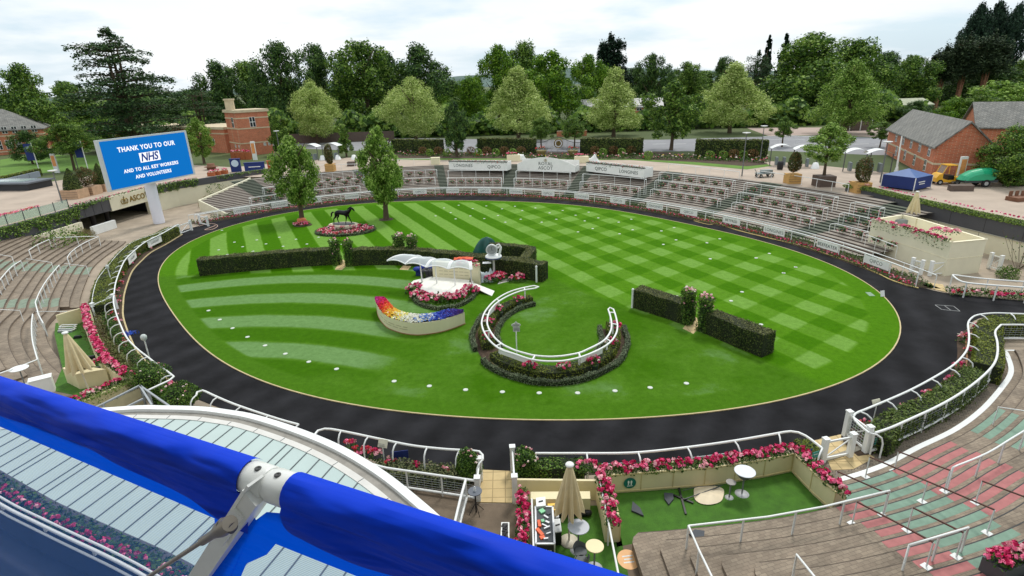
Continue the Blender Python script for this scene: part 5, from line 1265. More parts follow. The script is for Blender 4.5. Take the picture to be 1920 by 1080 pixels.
 # ==== left retaining wall, tunnel, screen
IVY=leafmat('ivy_leaves',[rgb(44,70,24),rgb(74,106,36),rgb(112,142,56),rgb(146,170,84)],0.15,0.5,0.4,0.8)
LW=resample([Vector(p) for p in((-52.5,38,0),(-50.8,44,0),(-49.5,50,0),(-48.9,57,0),(-48.6,62.5,0))],1.0)
TF=[Vector((-48.6,62.5,0)),Vector((-47.9,67.3,0)),Vector((-47.1,73.2,0))]
RW_=resample([Vector((-47.1,73.2,0)),Vector((-45.9,78,0)),Vector((-43.6,81.5,0)),Vector((-40.2,86.8,0)),Vector((-37.6,89.6,0))],1.0)
def wall(name,P,z0,z1,th,m_,label,joints=0.0,side=1,base=None):
 base=Vector((P[len(P)//2].x,P[len(P)//2].y,z0));Q=rel(setz(P,z0),base);t=thing(name,label,'wall',base)
 mb=MB();mb.sweep(Q,[(0,0),(0,z1-z0),(th*side,z1-z0),(th*side,0)] if side>0 else[(0,0),(th*side,0),(th*side,z1-z0),(0,z1-z0)]);mb.build('panel',m_,t)
 if joints:
  mb=MB()
  for p,n_ in zip(resample(Q,joints),normals2(resample(Q,joints))):
   c=p+Vector((n_.x,n_.y,0))*(-0.004*side);mb.bar(c+Vector((0,0,0.02)),c+Vector((0,0,z1-z0-0.02)),0.03,0.012)
  mb.build('panel_joints',mat('dark_joint',rgb(44,44,46),0.8),t)  # dark grey bars along the panel joints
 return t
wall('retaining_wall',LW,0.6,3.1,0.5,CHAR,'charcoal clad wall above the left terrace steps',4.0,1)
fa=wall('tunnel_fascia',TF[:2],1.75,3.2,0.5,CHAR,'charcoal fascia over the left half of the tunnel mouth',1.2,1)
fc=wall('tunnel_fascia',[TF[1]+Vector((0.08,0,0)),TF[2]+Vector((0.25,1.2,0))],1.65,3.3,0.5,CREAM,'cream fascia with gold lettering over the tunnel mouth',0,1)
fl_=Vector(fc.location);a_,b_=TF[1]+Vector((0.08,0,0)),TF[2]+Vector((0.25,1.2,0));d_=(b_-a_);L_=d_.length;d_.normalize();n_=Vector((d_.y,-d_.x,0))
c_=a_.lerp(b_,0.64)+n_*0.02-fl_;c_.z=0.82
lettering('ASCOT',0.95,GOLD,fc,c_,d_,(0,0,1),0.03,spacing=1.05,bold=0.02)
c_=a_.lerp(b_,0.30)+n_*0.04-fl_;c_.z=0.52;crown(fc,c_,d_,0.95,GOLD)
wall('retaining_wall',RW_,2.3,3.2,0.4,CHAR,'charcoal parapet right of the tunnel mouth',4.0,1)
wall('cream_wall',[p+Vector((0.06*0-0.05,0.03,0)) for p in RW_],-0.02,2.3,0.4,CREAM,'cream rendered wall right of the tunnel mouth',0,1)
tn=thing('tunnel','dark tunnel running under the concourse behind the screen pillar','tunnel',(-47.5,68,0));DK=mat('tunnel_dark_wall',rgb(48,44,42),0.85,0.2,0.5)
for nm,P in(('side_wall',[(-48.4,62.6),(-64,60)]),('side_wall',[(-46.6,74.3),(-64,80)]),('back_wall',[(-64,60),(-64,80)])):
 mb=MB();Q=[Vector((x+47.5,y-68,0)) for x,y in P];mb.sweep(Q,[(-0.15,-0.02),(-0.15,2.48),(0.15,2.48),(0.15,-0.02)]);mb.build(nm,DK,tn)
for x,y in((-49.6,66.2),(-50.2,69.5)):
 mb=MB();mb.tube([Vector((x+47.5,y-68,0)),Vector((x+47.5,y-68,2.45))],0.28,12);mb.build('column',DK,tn)
mb=MB();q=[G(178,441,0),G(220,427,0)];d=(q[1]-q[0]).normalized();n_=Vector((-d.y,d.x,0));mb.prism([V2(q[0]),V2(q[1]),V2(q[1]+n_*.35),V2(q[0]+n_*.35)],0,0.95);mb.build('barrier_board',WHITE,label='long low white barrier box at the tunnel mouth',cat='barrier')
def ivy(P,z_top,drops,label,dens=120,seed=0,side=1,off=0.08,droop=1.0,n_=None,leafs=None,sz=0.17):
 rng=np.random.default_rng(seed);L_=plen(P);mb=MB();pts=[];S=resample(P,0.25);Rn=normals2(S);k=len(S)
 for i,(p,m_) in enumerate(zip(S,Rn)):
  f=i/max(1,k-1);dmax=np.interp(f,[d[0] for d in drops],[d[1] for d in drops])*(0.75+0.35*math.sin(i*0.9+seed)*math.sin(i*0.37))
  n=int(dens*0.25*max(0.05,dmax))
  for _ in range(n):
   z=z_top+0.08-rng.random()*dmax;o=off*(0.4+rng.random());pts.append((p.x-m_.x*o*side+rng.normal()*.1,p.y-m_.y*o*side+rng.normal()*.1,z))
 pts=np.array(pts);nr=np.tile([0.8*side,-0.3,0.45],(len(pts),1));mb.leaves(pts,nr,sz,0,0.7,0.75,rng)
 return mb.build('ivy',leafs or IVY,label=label,cat='climber')
ivy(LW[12:],3.1,[(0,0.3),(0.15,1.6),(0.6,1.5),(1,1.9)],'ivy spilling over the charcoal wall left of the tunnel',150,1,1,0.14)
ivy([TF[0],TF[1]],3.25,[(0,1.9),(0.35,0.5),(1,0.3)],'ivy fringe over the charcoal tunnel fascia',150,2,1,0.14)
ivy(RW_[:9],3.25,[(0,1.3),(0.5,1.2),(0.85,1.3),(1,0.9)],'ivy curtain on the parapet just right of the screen pillar',160,3,1,0.14)
ivy(RW_[11:],3.2,[(0,0.7),(0.5,0.5),(1,0.6)],'thin ivy trailing on the parapet left of the terrace blocks',90,4,1,0.12)
for c,r,h,lb_,sd_ in((G(395,372,0),1.7,2.6,'sprawling climber and grass clump at the foot of the cream wall',1),(G(120,458,0.8),2.2,1.6,'climber scrambling over the cream wall below the left ivy',2)):
 mb=bush_mb(r,h,900,0.2,np.random.default_rng(sd_),lob=0.4);mb.build('climber',IVY,label=lb_,cat='climber',loc=c)
for c,lb_ in((G(160,450,0.3),'brown feathery grass clump left of the tunnel mouth'),(G(389,386,0),'brown feathery grass clump right of the tunnel plaza')):
 rng=np.random.default_rng(11);mb=MB();n=1100;a=rng.random(n)*6.28;r=np.sqrt(rng.random(n))*1.1;z=(1.5-r*0.7)*rng.random(n)
 mb.leaves(np.stack([r*np.cos(a),r*np.sin(a),z],1),np.stack([np.cos(a),np.sin(a),0*a],1),0.3,0,0.4,0.12,rng)
 mb.build('ornamental_grass',leafmat('feather_grass',[rgb(104,92,56),rgb(150,134,88),rgb(110,118,60)],0.2,0.7,0.3,2),label=lb_,cat='grass clump',loc=c)
mb=MB();q=[G(5,476,1.5),G(130,463,1.0),G(208,443,0.4)];lx=[Vector((-48.7,51.5,0)),Vector((-48.3,57,0)),Vector((-48.0,62.3,0))]
mb.sweep(lx,[(0,-0.02),(0,1.55),(0.3,1.55),(0.3,-0.02)]);mb.build('cream_wall',CREAM,label='low cream wall under the ivy at the end of the left terrace',cat='wall')
gp=[Vector((p.x-0.5,p.y,0)) for p in LW]
t=thing('glass_balustrade','clear glass balustrade with dark posts along the left concourse edge','balustrade',(gp[8].x,gp[8].y,3.1));Q=rel(setz(gp,3.1),t.location)
GLASS=bpy.data.materials.new('balustrade_glass');GLASS.use_nodes=True;gt=GLASS.node_tree;gbn=gt.nodes['Principled BSDF'];gbn.inputs['Base Color'].default_value=(*rgb(190,214,206),1);gbn.inputs['Roughness'].default_value=0.08
gtr=nn(gt,'ShaderNodeBsdfTransparent');gtr.inputs[0].default_value=(0.86,0.93,0.9,1);gmx=nn(gt,'ShaderNodeMixShader');gmx.inputs[0].default_value=0.75
gt.links.new(gbn.outputs[0],gmx.inputs[1]);gt.links.new(gtr.outputs[0],gmx.inputs[2]);gt.links.new(gmx.outputs[0],gt.nodes['Material Output'].inputs[0])
mb=MB();mb.sweep(Q,[(0,0.08),(0,0.95),(0.02,0.95),(0.02,0.08)]);mb.build('glass',GLASS,t)
for p in resample(Q,1.9):mb=MB();mb.bar(p,p+Vector((0,0,1.05)),0.06,0.06);mb.build('post',CHAR,t)
P2=[Vector((-54.6,44,0)),Vector((-52.9,51,0)),Vector((-52.2,57,0)),Vector((-51.9,62,0))]
wall('cream_wall',resample(P2,1.0),ZC,3.3,0.3,CREAM,'low cream parapet behind the glass balustrade at far left',0,1)
mb=MB();rng=np.random.default_rng(6)
for p in resample(P2,0.4):clump(mb,(p.x-0.3,p.y,3.3),0.3,0.25,0.25,6,0.11,(1,3,6),18,0.12,rng)
mb.build('flower_trough',FL,label='pink bedding along the cream parapet at far left',cat='flowers')
mb=MB();rng=np.random.default_rng(61)
for p in resample([TF[0],TF[1],TF[2],RW_[4],RW_[8]],0.5):clump(mb,(p.x-0.25,p.y,3.2),0.35,0.25,0.28,2,0.1,(1,3,5),26,0.14,rng)
mb.build('flower_trough',FL,label='sparse planting along the top of the tunnel fascia',cat='flowers')
L0,R0=G(197,359,5.0),G(358,326,5.0);ztop=10.3
sc_t=thing('video_screen','big blue screen with a thank you message on a white pillar','screen',G(299,418,0));so_=Vector(sc_t.location)
mb=MB();mb.tube([Vector((0,0,0)),Vector((0,0,5.6))],0.62,28);mb.build('pillar',mat('white_pillar',rgb(232,232,242),0.5,0.03,1),sc_t)
dS=(R0-L0);dS.z=0;Ws=dS.length;dS.normalize();nS=Vector((dS.y,-dS.x,0));off_=nS*0.66
l0=L0-so_+off_;l0.z=5.0;hS=ztop-5.0
mb=MB();mb.sweep([Vector((l0.x,l0.y,0))-dS*.05,Vector((l0.x,l0.y,0))+dS*(Ws+.05)],[(0,4.93),(0,ztop+.07),(0.3,ztop+.07),(0.3,4.93)]);mb.build('casing',mat('screen_casing',rgb(206,210,212),0.4,0.05,2),sc_t)
BLUE=bpy.data.materials.new('lit_blue');BLUE.use_nodes=True;b_n=BLUE.node_tree.nodes['Principled BSDF'];b_n.inputs['Base Color'].default_value=(0.002,0.01,0.02,1);b_n.inputs['Emission Color'].default_value=(*rgb(0,112,196),1);b_n.inputs['Specular IOR Level'].default_value=0.1;b_n.inputs['Emission Strength'].default_value=0.78;b_n.inputs['Roughness'].default_value=0.5
LWH=bpy.data.materials.new('lit_white');LWH.use_nodes=True;b_n=LWH.node_tree.nodes['Principled BSDF'];b_n.inputs['Base Color'].default_value=(0.1,0.1,0.1,1);b_n.inputs['Emission Color'].default_value=(0.95,0.97,1,1);b_n.inputs['Emission Strength'].default_value=0.85
mb=MB();e0_=l0+nS*0.012;P=[e0_+dS*0.28,e0_+dS*(Ws-0.28),e0_+dS*(Ws-0.28)+Vector((0,0,hS-0.1)),e0_+dS*0.28+Vector((0,0,hS-0.1))]
for p in P[:2]:p.z+=0.1
mb.poly(P);pn=mb.build('screen_face',BLUE,sc_t)
def stx(tx,fx,fz,sz,m_,**k):return lettering(tx,sz,m_,pn,e0_+nS*0.02+dS*(Ws*fx)+Vector((0,0,hS*fz)),dS,(0,0,1),0.004,**k)
stx('THANK YOU TO OUR',0.50,0.775,0.72,LWH,spacing=1.12,bold=0.02)
stx('AND TO ALL KEY WORKERS',0.50,0.335,0.54,LWH,spacing=1.12,bold=0.016)
stx('AND VOLUNTEERS',0.50,0.185,0.54,LWH,spacing=1.12,bold=0.016)
bxp=e0_+nS*0.018;q0=bxp+dS*(Ws*0.385)+Vector((0,0,hS*0.46));q1=bxp+dS*(Ws*0.615)+Vector((0,0,hS*0.46))
mb=MB();mb.poly([q0,q1,q1+Vector((0,0,hS*0.2)),q0+Vector((0,0,hS*0.2))]);mb.build('logo_box',LWH,pn)
o=lettering('NHS',1.22,mat('logo_blue',rgb(0,70,170),0.5,0.02),pn,Vector((0,0,0)),(1,0,0),(0,0,1),0.004,spacing=0.98,bold=0.035)
M=Matrix(((1,0.22,0,0),(0,1,0,0),(0,0,1,0),(0,0,0,1)));me=o.data
R_=Matrix(((dS.x,0,nS.x),(dS.y,0,nS.y),(0,1,0)))
c_=bxp+nS*0.012+dS*(Ws*0.498)+Vector((0,0,hS*0.555))
for v in me.vertices:
 x,y,z=v.co.x,v.co.z,-v.co.y
 p=c_+dS*(x+0.22*y)+Vector((0,0,1))*y+nS*z;v.co=p
 # ==== right: charcoal wall, planting, cream wall, viewing platform
RWL=resample([Vector(p) for p in((37.2,61.8,0),(38.3,59.2,0),(38.9,54.3,0),(39.9,48.8,0),(41.0,43.5,0),(43,36,0),(45,28,0))],1.0)
wall('retaining_wall',RWL,1.7,3.15,0.45,CHAR,'charcoal clad wall under the trailing planter on the right',3.2,1)
wall('cream_wall',[p+Vector((0.05,0,0)) for p in RWL],-0.02,1.7,0.4,CREAM,'cream wall under the charcoal cladding on the right',4.0,1)
mb=MB();mb.tube([Vector((p.x-0.08,p.y,1.68)) for p in RWL],0.045,6);mb.build('coping_rail',mat('grey_coping',rgb(170,166,150),0.6),label='thin pale coping rail between the charcoal and cream walls',cat='rail')
TRAIL=leafmat('trailing_planter_leaves',[rgb(74,100,40),rgb(112,138,58),rgb(146,164,84)],0.2,0.6,0.3,1.5)
rng=np.random.default_rng(14);mb=MB();S=resample(RWL,0.3);Rn=normals2(S)
for p,m_ in zip(S,Rn):
 clump(mb,(p.x+0.22,p.y,3.12),0.36,0.5,0.24,0,0.1,(1,),70,0.13,rng)
 k=26;z=3.15-rng.random(k)*0.22;mb.leaves(np.stack([p.x-0.12-rng.random(k)*.1,p.y+rng.normal(size=k)*.15,z],1),np.tile([-0.8,-.2,.5],(k,1)),0.13,0,0.6,0.7,rng)
pt_=thing('trailing_planter','green trailing planter with pink flowers along the right concourse edge','planter',(0,0,0));mb.build('foliage',TRAIL,pt_)
mb=MB()
for p in resample(RWL,0.36):head(mb,(p.x+0.35,p.y,3.45+0.1*rng.random()),0.12,int(rng.integers(0,3)),rng,8) if rng.random()<.8 else None
mb.build('blooms',[PINK,PALE,MAG],pt_)
zt_=2.65
pc=[G(1635,412,zt_),G(1717,434,zt_),G(1785,455,zt_),G(1851,449,zt_),G(1722,410,zt_),G(1692,403,zt_)]
vp=thing('viewing_platform','cream walled viewing platform standing on the right end of the terrace','platform',Vector((pc[2].x,pc[2].y,0)));vo=Vector(vp.location)
Q=[V2(p-vo) for p in pc]
mb=MB();mb.prism(Q,-0.02,zt_-1.0);mb.build('base',CREAM,vp)
Pl=[Vector((q.x,q.y,0)) for q in Q]
for i in range(6):
 a,b=Pl[i],Pl[(i+1)%6];d=(b-a).normalized();cen=sum(Pl,Vector())/6;n_=Vector((-d.y,d.x,0));n_=n_ if n_.dot(cen-a)>0 else-n_
 mb=MB();A_,B_=a,b;vs=[A_,B_,B_+n_*.14-d*.1,A_+n_*.14+d*.1];mb.prism([V2(v) for v in vs],zt_-1.0+.002,zt_);mb.build('parapet',CREAM,vp)
 mb=MB();mb.bar(a-n_*.012+Vector((0,0,1.35)),b-n_*.012+Vector((0,0,1.35)),0.02,0.05);mb.bar(a+n_*.05+Vector((0,0,zt_+.02)),b+n_*.05+Vector((0,0,zt_+.02)),0.2,0.04);mb.build('trim',mat('cream_trim',rgb(238,230,200),0.6),vp)
mb=MB();rng=np.random.default_rng(15)
for a,b,s in((pc[0],pc[1],14),(pc[1],pc[2].lerp(pc[1],.1),12)):
 for i in range(s):
  p=a.lerp(b,(i+.5)/s);clump(mb,(p.x,p.y,zt_+.02),0.28,0.24,0.22,3,0.11,(1,3,2),36,0.13,rng,trail=0.75)
for k in range(3):clump(mb,(pc[1].x+1.2+.4*k,pc[1].y-0.6-.5*k,zt_+.05),0.4,0.3,0.4,6,0.13,(1,3),40,0.13,rng)
mb.build('flower_trough',FL,label='trailing pink flowers along the viewing platform parapet',cat='flowers')
def closed_umbrella(p,h,label,r=0.3,fold=8,canopy_from=0.38,lean=(0,0)):
 t=thing('closed_umbrella',label,'umbrella',p);mb=MB();mb.tube([Vector((0,0,0)),Vector((lean[0],lean[1],h))],0.035,10);mb.lathe((0,0,0),[(0.32,0),(0.32,0.06),(0.06,0.1)],18);mb.build('pole',mat('pale_pole',rgb(214,206,186),0.5),t)
 mb=MB();n=48;L_=14;vs=[];rng=np.random.default_rng(3)
 for i in range(L_+1):
  s=i/L_;zz_=h*(1-(1-canopy_from)*s);R_=0.06+r*(s**0.75)
  for k in range(n):
   a=2*math.pi*k/n;q=R_*(1+0.38*s*math.cos(fold*a+0.6*s));dz=-0.12*s*h*0.25*math.cos(fold*a+.6) if i==L_ else 0
   vs.append((q*math.cos(a)+lean[0]*zz_/h,q*math.sin(a)+lean[1]*zz_/h,zz_+dz))
 mb.add(vs,[(i*n+k,i*n+(k+1)%n,(i+1)*n+(k+1)%n,(i+1)*n+k) for i in range(L_) for k in range(n)],0,True);mb.build('canopy',mat('umbrella_canvas',rgb(214,198,156),0.85,0.1,3),t)
 mb=MB();mb.lathe((lean[0],lean[1],h-0.02),[(0.13,0),(0.15,0.04),(0.12,0.08),(0.0,0.1)],18);mb.build('cap',WHITE,t);return t
closed_umbrella(G(1707,421,zt_-1.0),3.0,'closed cream umbrella on the viewing platform',0.38)
mb=MB();mb.box((0,0,0.35),(1.3,0.8,0.35),-0.3);mb.box((0.9,0.3,0.3),(0.8,0.6,0.45),-0.2,1);mb.box((-0.2,0.5,0.5),(0.9,0.5,0.3),0.2,1)
for x,y in((-.5,-.3),(.5,-.3),(-.5,.3),(.5,.3)):mb.box((x,y,0),(0.05,0.05,0.36),0)
mb.build('stacked_furniture',[mat('grey_cover',rgb(130,138,142),0.6),BLK],label='covered grey furniture on the viewing platform',cat='furniture',loc=G(1693,415,zt_-.4)+Vector((0,0.5,-.6)))
fence('basket_frame',setz(GL([(1625,440),(1683,462)],1.6),0),'white frame with two baskets on the platform wall',1.0,1.4,0.03,rails=(1.0,),cat='railing',post=0.024,z0=0.6)
for i,(a,b) in enumerate([(1642,448),(1668,457)]):basket(G(a,b,1.2)+Vector((0,-0.1,0)),-0.7,'flower basket, %s of two on the platform wall frame'%('left' if i==0 else 'right'),'platform wall baskets')
gate(G(1743,515,0.1),G(1772,513,0.1),1.0,'white framed gate beside the foot of the viewing platform');gate(G(1708,508,.1),G(1726,513,.1),1.0,'small white mesh gate at the terrace foot by the rail',0,True)
gate(G(1853,503,0),G(1872,509,0),1.1,'white gate against the cream wall right of the platform',0,True)
rng=np.random.default_rng(21);mb=MB();n=900;a=rng.random(n)*6.28;r=np.sqrt(rng.random(n))*0.75;z=(1.1-r*0.6)*rng.random(n);mb.leaves(np.stack([r*np.cos(a),r*np.sin(a),z],1),np.stack([np.cos(a),np.sin(a),0.3+0*a],1),0.2,0,0.5,0.2,rng)
mb.build('ornamental_grass',BUSH,label='dark spiky plant at the cream wall on the far right',cat='plant',loc=G(1888,521,0))
mb=MB();rng=np.random.default_rng(22)
bt=thing('bare_climber','nearly bare climber trained up the cream wall on the far right','climber',G(1893,512,0))
for k in range(14):
 p=Vector((0.5,0,0));P=[p.copy()];a=rng.normal()*0.5
 for q in range(7):p=p+Vector((0.05,math.sin(a)*0.4,0.33+0.1*rng.random()));a+=rng.normal()*0.3;P.append(p.copy())
 mb.tube(P,0.014,4)
mb.build('stems',mat('twig_brown',rgb(84,70,52),0.9),bt)
mb=MB();mb.leaves(rng.normal(size=(90,3))*np.array([0.1,1.1,0.7])+np.array([0.6,0,1.8]),np.tile([-1,0,.3],(90,1)),0.16,0,0.7);mb.build('leaves',BUSH,bt)
# ==== foreground terraces and their furniture
from bisect import bisect
arcN=normals2(arc0)
def zR(x,y):
 """ground height on the right terrace"""
 j=min(range(len(arc0)),key=lambda i:(arc0[i].x-x)**2+(arc0[i].y-y)**2);p=arc0[j];n_=arcN[j]
 d=-((x-p.x)*n_.x+(y-p.y)*n_.y)
 if d<0:return 0.0
 k=int(d/TT)
 while k>0 and(k not in stepcurves or x<stepcurves[k][0].x-0.25):k-=1
 if k==0 and x<stepcurves[0][0].x:return 0.0
 return 0.1+RR*k
def nrL(x,y):
 j=min(range(len(arcL)),key=lambda i:(arcL[i].x-x)**2+(arcL[i].y-y)**2);p=arcL[j];n_=normals2(arcL)[j]
 d=-((x-p.x)*n_.x+(y-p.y)*n_.y);return 0.0 if d<0 else 0.1+RR*int(d/0.6)
def GH(px,py,hh,zf=zR):
 z=hh
 for _ in range(8):
  p=G(px,py,z);z=zf(p.x,p.y)+hh
 return G(px,py,z)
def handrail(px,label,h=0.95,zf=zR,posts=None,drop=(False,False),r=0.035,m_=None,name='handrail',curve=False,sp=1.6,plate=False,pm=None,skip0=False):
 P=[GH(a,b,h,zf) for a,b in px]
 if curve:P=smooth(P,5)
 base=Vector(P[len(P)//2]);base.z=zf(base.x,base.y);t=thing(name,label,'handrail',base);Q=rel(P,base)
 e_=list(Q)
 if drop[0]:q=P[0];e_=[Vector((Q[0].x,Q[0].y,zf(q.x,q.y)-base.z))]+e_
 if drop[1]:q=P[-1];e_=e_+[Vector((Q[-1].x,Q[-1].y,zf(q.x,q.y)-base.z))]
 mb=MB();mb.tube(e_,r,8);mb.build('rail',m_ or WHITE,t)
 n=max(1,int(round(plen(Q)/sp)));S=resample(Q,n=n)
 for i,q in enumerate(S):
  if(i==0 and skip0) or(i==0 and drop[0]) or(i==len(S)-1 and drop[1]):continue
  g=zf(q.x+base.x,q.y+base.y)-base.z
  mb=MB();mb.bar(Vector((q.x,q.y,g)),q,0.05 if not plate else 0.035,0.05 if not plate else 0.035)
  if plate:mb.box((q.x,q.y,g),(0.24,0.24,0.015),0.4)
  mb.build('post',pm or WHITEW,t)
 return t
handrail([(1335,1082),(1310,1030),(1291,986)],'white handrail running down the steps below the carpeted pit',posts=None,sp=1.3)
handrail([(1291,986),(1440,969),(1545,950),(1668,920)],'long white handrail along the lower edge of the carpeted pit',drop=(False,True),sp=2.0,skip0=True)
handrail([(1705,1022),(1816,989)],'short white handrail across the painted steps at the bottom right',drop=(True,True),sp=1.2)
handrail([(1787,876),(1850,850),(1900,820),(1960,784)],'white curved handrail on the painted steps near the right edge',drop=(True,False),sp=1.6,curve=True)
handrail([(1494,1040),(1530,1085),(1560,1120)],'white handrail end among the rounded steps at the bottom',drop=(True,False),sp=1.0)
handrail([(1872,763),(1925,771),(1960,777)],'thin white handrail end at the right edge above the green steps',0.9,drop=(True,False),r=0.024,sp=1.5)
TIMB=mat('dark_timber',rgb(84,50,38),0.6,0.2,4)
for px,lb_ in(([(1570,884),(1665,926)],'dark timber rail on thin white posts nearest the pit planter'),([(1631,857),(1750,907),(1865,956)],'longest dark timber rail crossing the painted steps'),([(1685,847),(1782,882)],'dark timber rail over the pink steps'),([(1607,941),(1680,979),(1750,1017)],'dark timber rail over the lower pink steps'),([(1712,952),(1807,999)],'dark timber rail meeting the short white handrail'),([(1842,902),(1925,933),(1960,946)],'dark timber rail at the right edge of the frame')):
 handrail(px,lb_,0.92,r=0.03,m_=TIMB,sp=2.0,plate=True,pm=WHITEW,name='timber_rail')
for px,lb_,k in(([(184,444),(165,452),(147,462),(132,474),(126,483)],'curved white rail nearest the tunnel plaza',dict(curve=True,drop=(True,True),sp=1.5)),([(111,497),(90,522),(75,546),(66,567)],'long curved white rail in the middle of the left terrace',dict(curve=True,sp=1.3)),([(66,567),(72,590),(81,606)],'short lower leg of the middle white rail',dict(skip0=True,sp=1.2)),([(39,489),(22,500),(6,517),(-12,540)],'curved white rail at the left frame edge',dict(curve=True,sp=1.3)),([(61,589),(59,612),(61,640),(70,674)],'lower white rail stepping down to the rounded steps',dict(curve=True,sp=1.0)),([(70,674),(35,688),(0,700),(-20,708)],'straight white rail at the bottom of the left terrace',dict(skip0=True,sp=1.8)),([(121,494),(162,499)],'thin crossbar with hooped ends, upper right',dict(drop=(True,True),r=0.022,sp=9)),([(49,485),(96,492)],'thin crossbar with hooped ends, upper middle',dict(drop=(True,True),r=0.022,sp=9)),([(-10,476),(22,481)],'thin crossbar with hooped ends, upper left',dict(drop=(True,True),r=0.022,sp=9)),([(67,584),(125,584)],'thin crossbar meeting the cream planter wall',dict(drop=(True,False),r=0.022,sp=9)),([(-10,580),(37,582)],'thin crossbar with a hooped end, lower left',dict(drop=(False,True),r=0.022,sp=9)),([(54,469),(70,459),(92,449)],'white rail in front of the ivy, left part',dict(drop=(True,False),sp=1.6,curve=True)),([(100,446),(142,444),(184,443)],'white rail in front of the ivy, right part',dict(sp=1.8))):
 handrail(px,lb_+', left terrace' if 'terrace' not in lb_ else lb_,0.95,nrL,**k)
PANEL=mat('planter_panel_cream',rgb(226,214,172),0.6,0.05,1.5)
def geraniums(P,z,label,step=0.26,w=0.3,seed=0,cols=(2,1,3,2,1,3),hr=0.10,heads=6,parent=None,h=0.3):
 rng=np.random.default_rng(seed);mb=MB()
 for p in resample(P,step):
  c=(2,2,1,2) if rng.random()<.45 else(1,3,1,2)
  clump(mb,(p.x,p.y,z),w,w,h,heads if rng.random()<.8 else 3,hr*.92,c,80,0.10,rng,nh=10)
 return mb.build('geraniums',FL,parent,label=None if parent else label,cat=None if parent else 'flowers')
def planter(P,z1,w,label,side=1,gseed=0,panel=1.3,z0=0.0,cat='planter',flowers=True,ext=None):
 base=Vector((P[0].x,P[0].y,z0));t=thing('cream_planter',label,cat,base);Q=rel(setz(P,z0),base);h=z1-z0
 mb=MB();mb.sweep(Q,[(0,0),(0,h),(0.05*side,h),(0.05*side,h-.12),((w-.05)*side,h-.12),((w-.05)*side,h),(w*side,h),(w*side,0)] if side>0 else[(0,0),(w*side,0),(w*side,h),((w-.05)*side,h),((w-.05)*side,h-.12),(0.05*side,h-.12),(0.05*side,h),(0,h)]);mb.build('box',PANEL,t)
 mb=MB();S=resample(Q,panel);
 for p,n_ in zip(S,normals2(S)):c=p-Vector((n_.x,n_.y,0))*0.01*side;mb.bar(c+Vector((0,0,.05)),c+Vector((0,0,h-.02)),0.035,0.02)
 E_=offset(Q,-0.012*side)
 for z_ in(0.09,h-0.03):
  for a,b in zip(E_[:-1],E_[1:]):mb.bar(Vector((a.x,a.y,z_)),Vector((b.x,b.y,z_)),0.03,0.05)
 mb.build('panel_beads',mat('bead_cream',rgb(206,190,140),0.6),t)
 if flowers:geraniums([Vector((p.x,p.y,0)) for p in offset(Q,w*side/2)],h-.1,'',seed=gseed,parent=t)
 return t
pA=[G(1142,890,.9),G(1200,886,.9),G(1335,876,.9),G(1445,859,.9),G(1488,850,.9)]
planter(resample(pA,0.6),0.9,0.5,'long cream planter of pink geraniums along the top of the pit',1,1)
pB=[G(1490,850,.9),G(1510,870,.9),G(1532,892,.9),G(1568,922,.9)]
planter(pB,0.9,0.5,'cream geranium planter forming the right arm of the pit',1,2)
pC=[G(1163,978,.9),G(1153,935,.9),G(1141,893,.9)]
planter(pC,0.9,0.5,'cream geranium planter dividing the two carpeted pits',1,3)
cp1=[G(1166,1008,0),G(1142,925,0),G(1200,920,0),G(1340,910,0),G(1440,892,0),G(1482,882,0),G(1548,952,0)]
low=[p for p in stepcurves[3] if p.x<11.3]
mb=MB();mb.poly([Vector((p.x,p.y,0.012)) for p in(cp1[1:]+list(reversed(low))+[Vector((3.3,14.9,0))])]);mb.build('carpet',GGREEN,kind='structure')
mb=MB();mb.poly([Vector((p.x,p.y,0.012)) for p in[G(1000,950,0),G(1135,948,0),G(1165,1010,0),G(1182,1100,0),G(1000,1100,0)]]);mb.build('carpet',GGREEN,kind='structure')
mb=MB();mb.poly([Vector((p.x,p.y,0.008)) for p in[G(700,890,0),G(880,905,0),G(900,945,0),G(990,945,0),G(1000,1120,0),G(760,1120,0)]]);mb.build('tarmac',BROWNP,kind='structure')
mb=MB();mb.poly([Vector((p.x,p.y,0.010)) for p in[G(1155,1000,0),G(1188,1008,0),G(1215,1120,0),G(1165,1120,0)]]);mb.build('tarmac',BROWNP,kind='structure')
slab('path',[(905,881),(962,884),(960,943),(897,942)],'',0.016)
slab('path',[(1527,826),(1576,815),(1590,830),(1640,858),(1600,880),(1560,882),(1545,850)],'',0.016)
mb=MB();q=GL([(1185,1012),(1187,1080)],0)
bw=[G(968,900,.9),G(1121,902,.9)]
wb=wall('cream_wall',bw,0.0,0.9,0.1,PANEL,'low cream wall behind the counter in the smaller pit',0,1)
hedge('low_hedge',setz(resample([G(1000,872,.7),G(1050,871,.7),G(1095,870,.7)],0.3),0),0.7,0.75,'low clipped hedge behind the closed umbrella',leaf=BUSH,dens=420,size=0.09)
mb=MB();P_=[G(1092,876,.85),G(1121,878,.85)];
geraniums([Vector((p.x,p.y,0)) for p in P_],0.75,'pink geraniums in a black trough behind the smaller pit wall',seed=9)
def boxq(px,z1,z0,name,mats,label,cat,trim=None,depth=0.0):
 P=GL(px,z1);base=sum(P,Vector())/4;base.z=z0;mb=MB();mb.prism([V2(p-base) for p in P],0,z1-z0);o=mb.build(name,mats,label=label,cat=cat,loc=base);return o,P,base
cn,_,_=boxq([(995,936),(995,922),(1106,921),(1107,935)],0.75,0.0,'counter',PANEL,'cream box counter behind the closed umbrella','counter')
tr=thing('geranium_trough','tall narrow cream trough of geraniums beside the flight case','planter',G(978,1035,0));P=[G(981,922,.85),G(979,1028,.85)];Q=rel(P,tr.location)
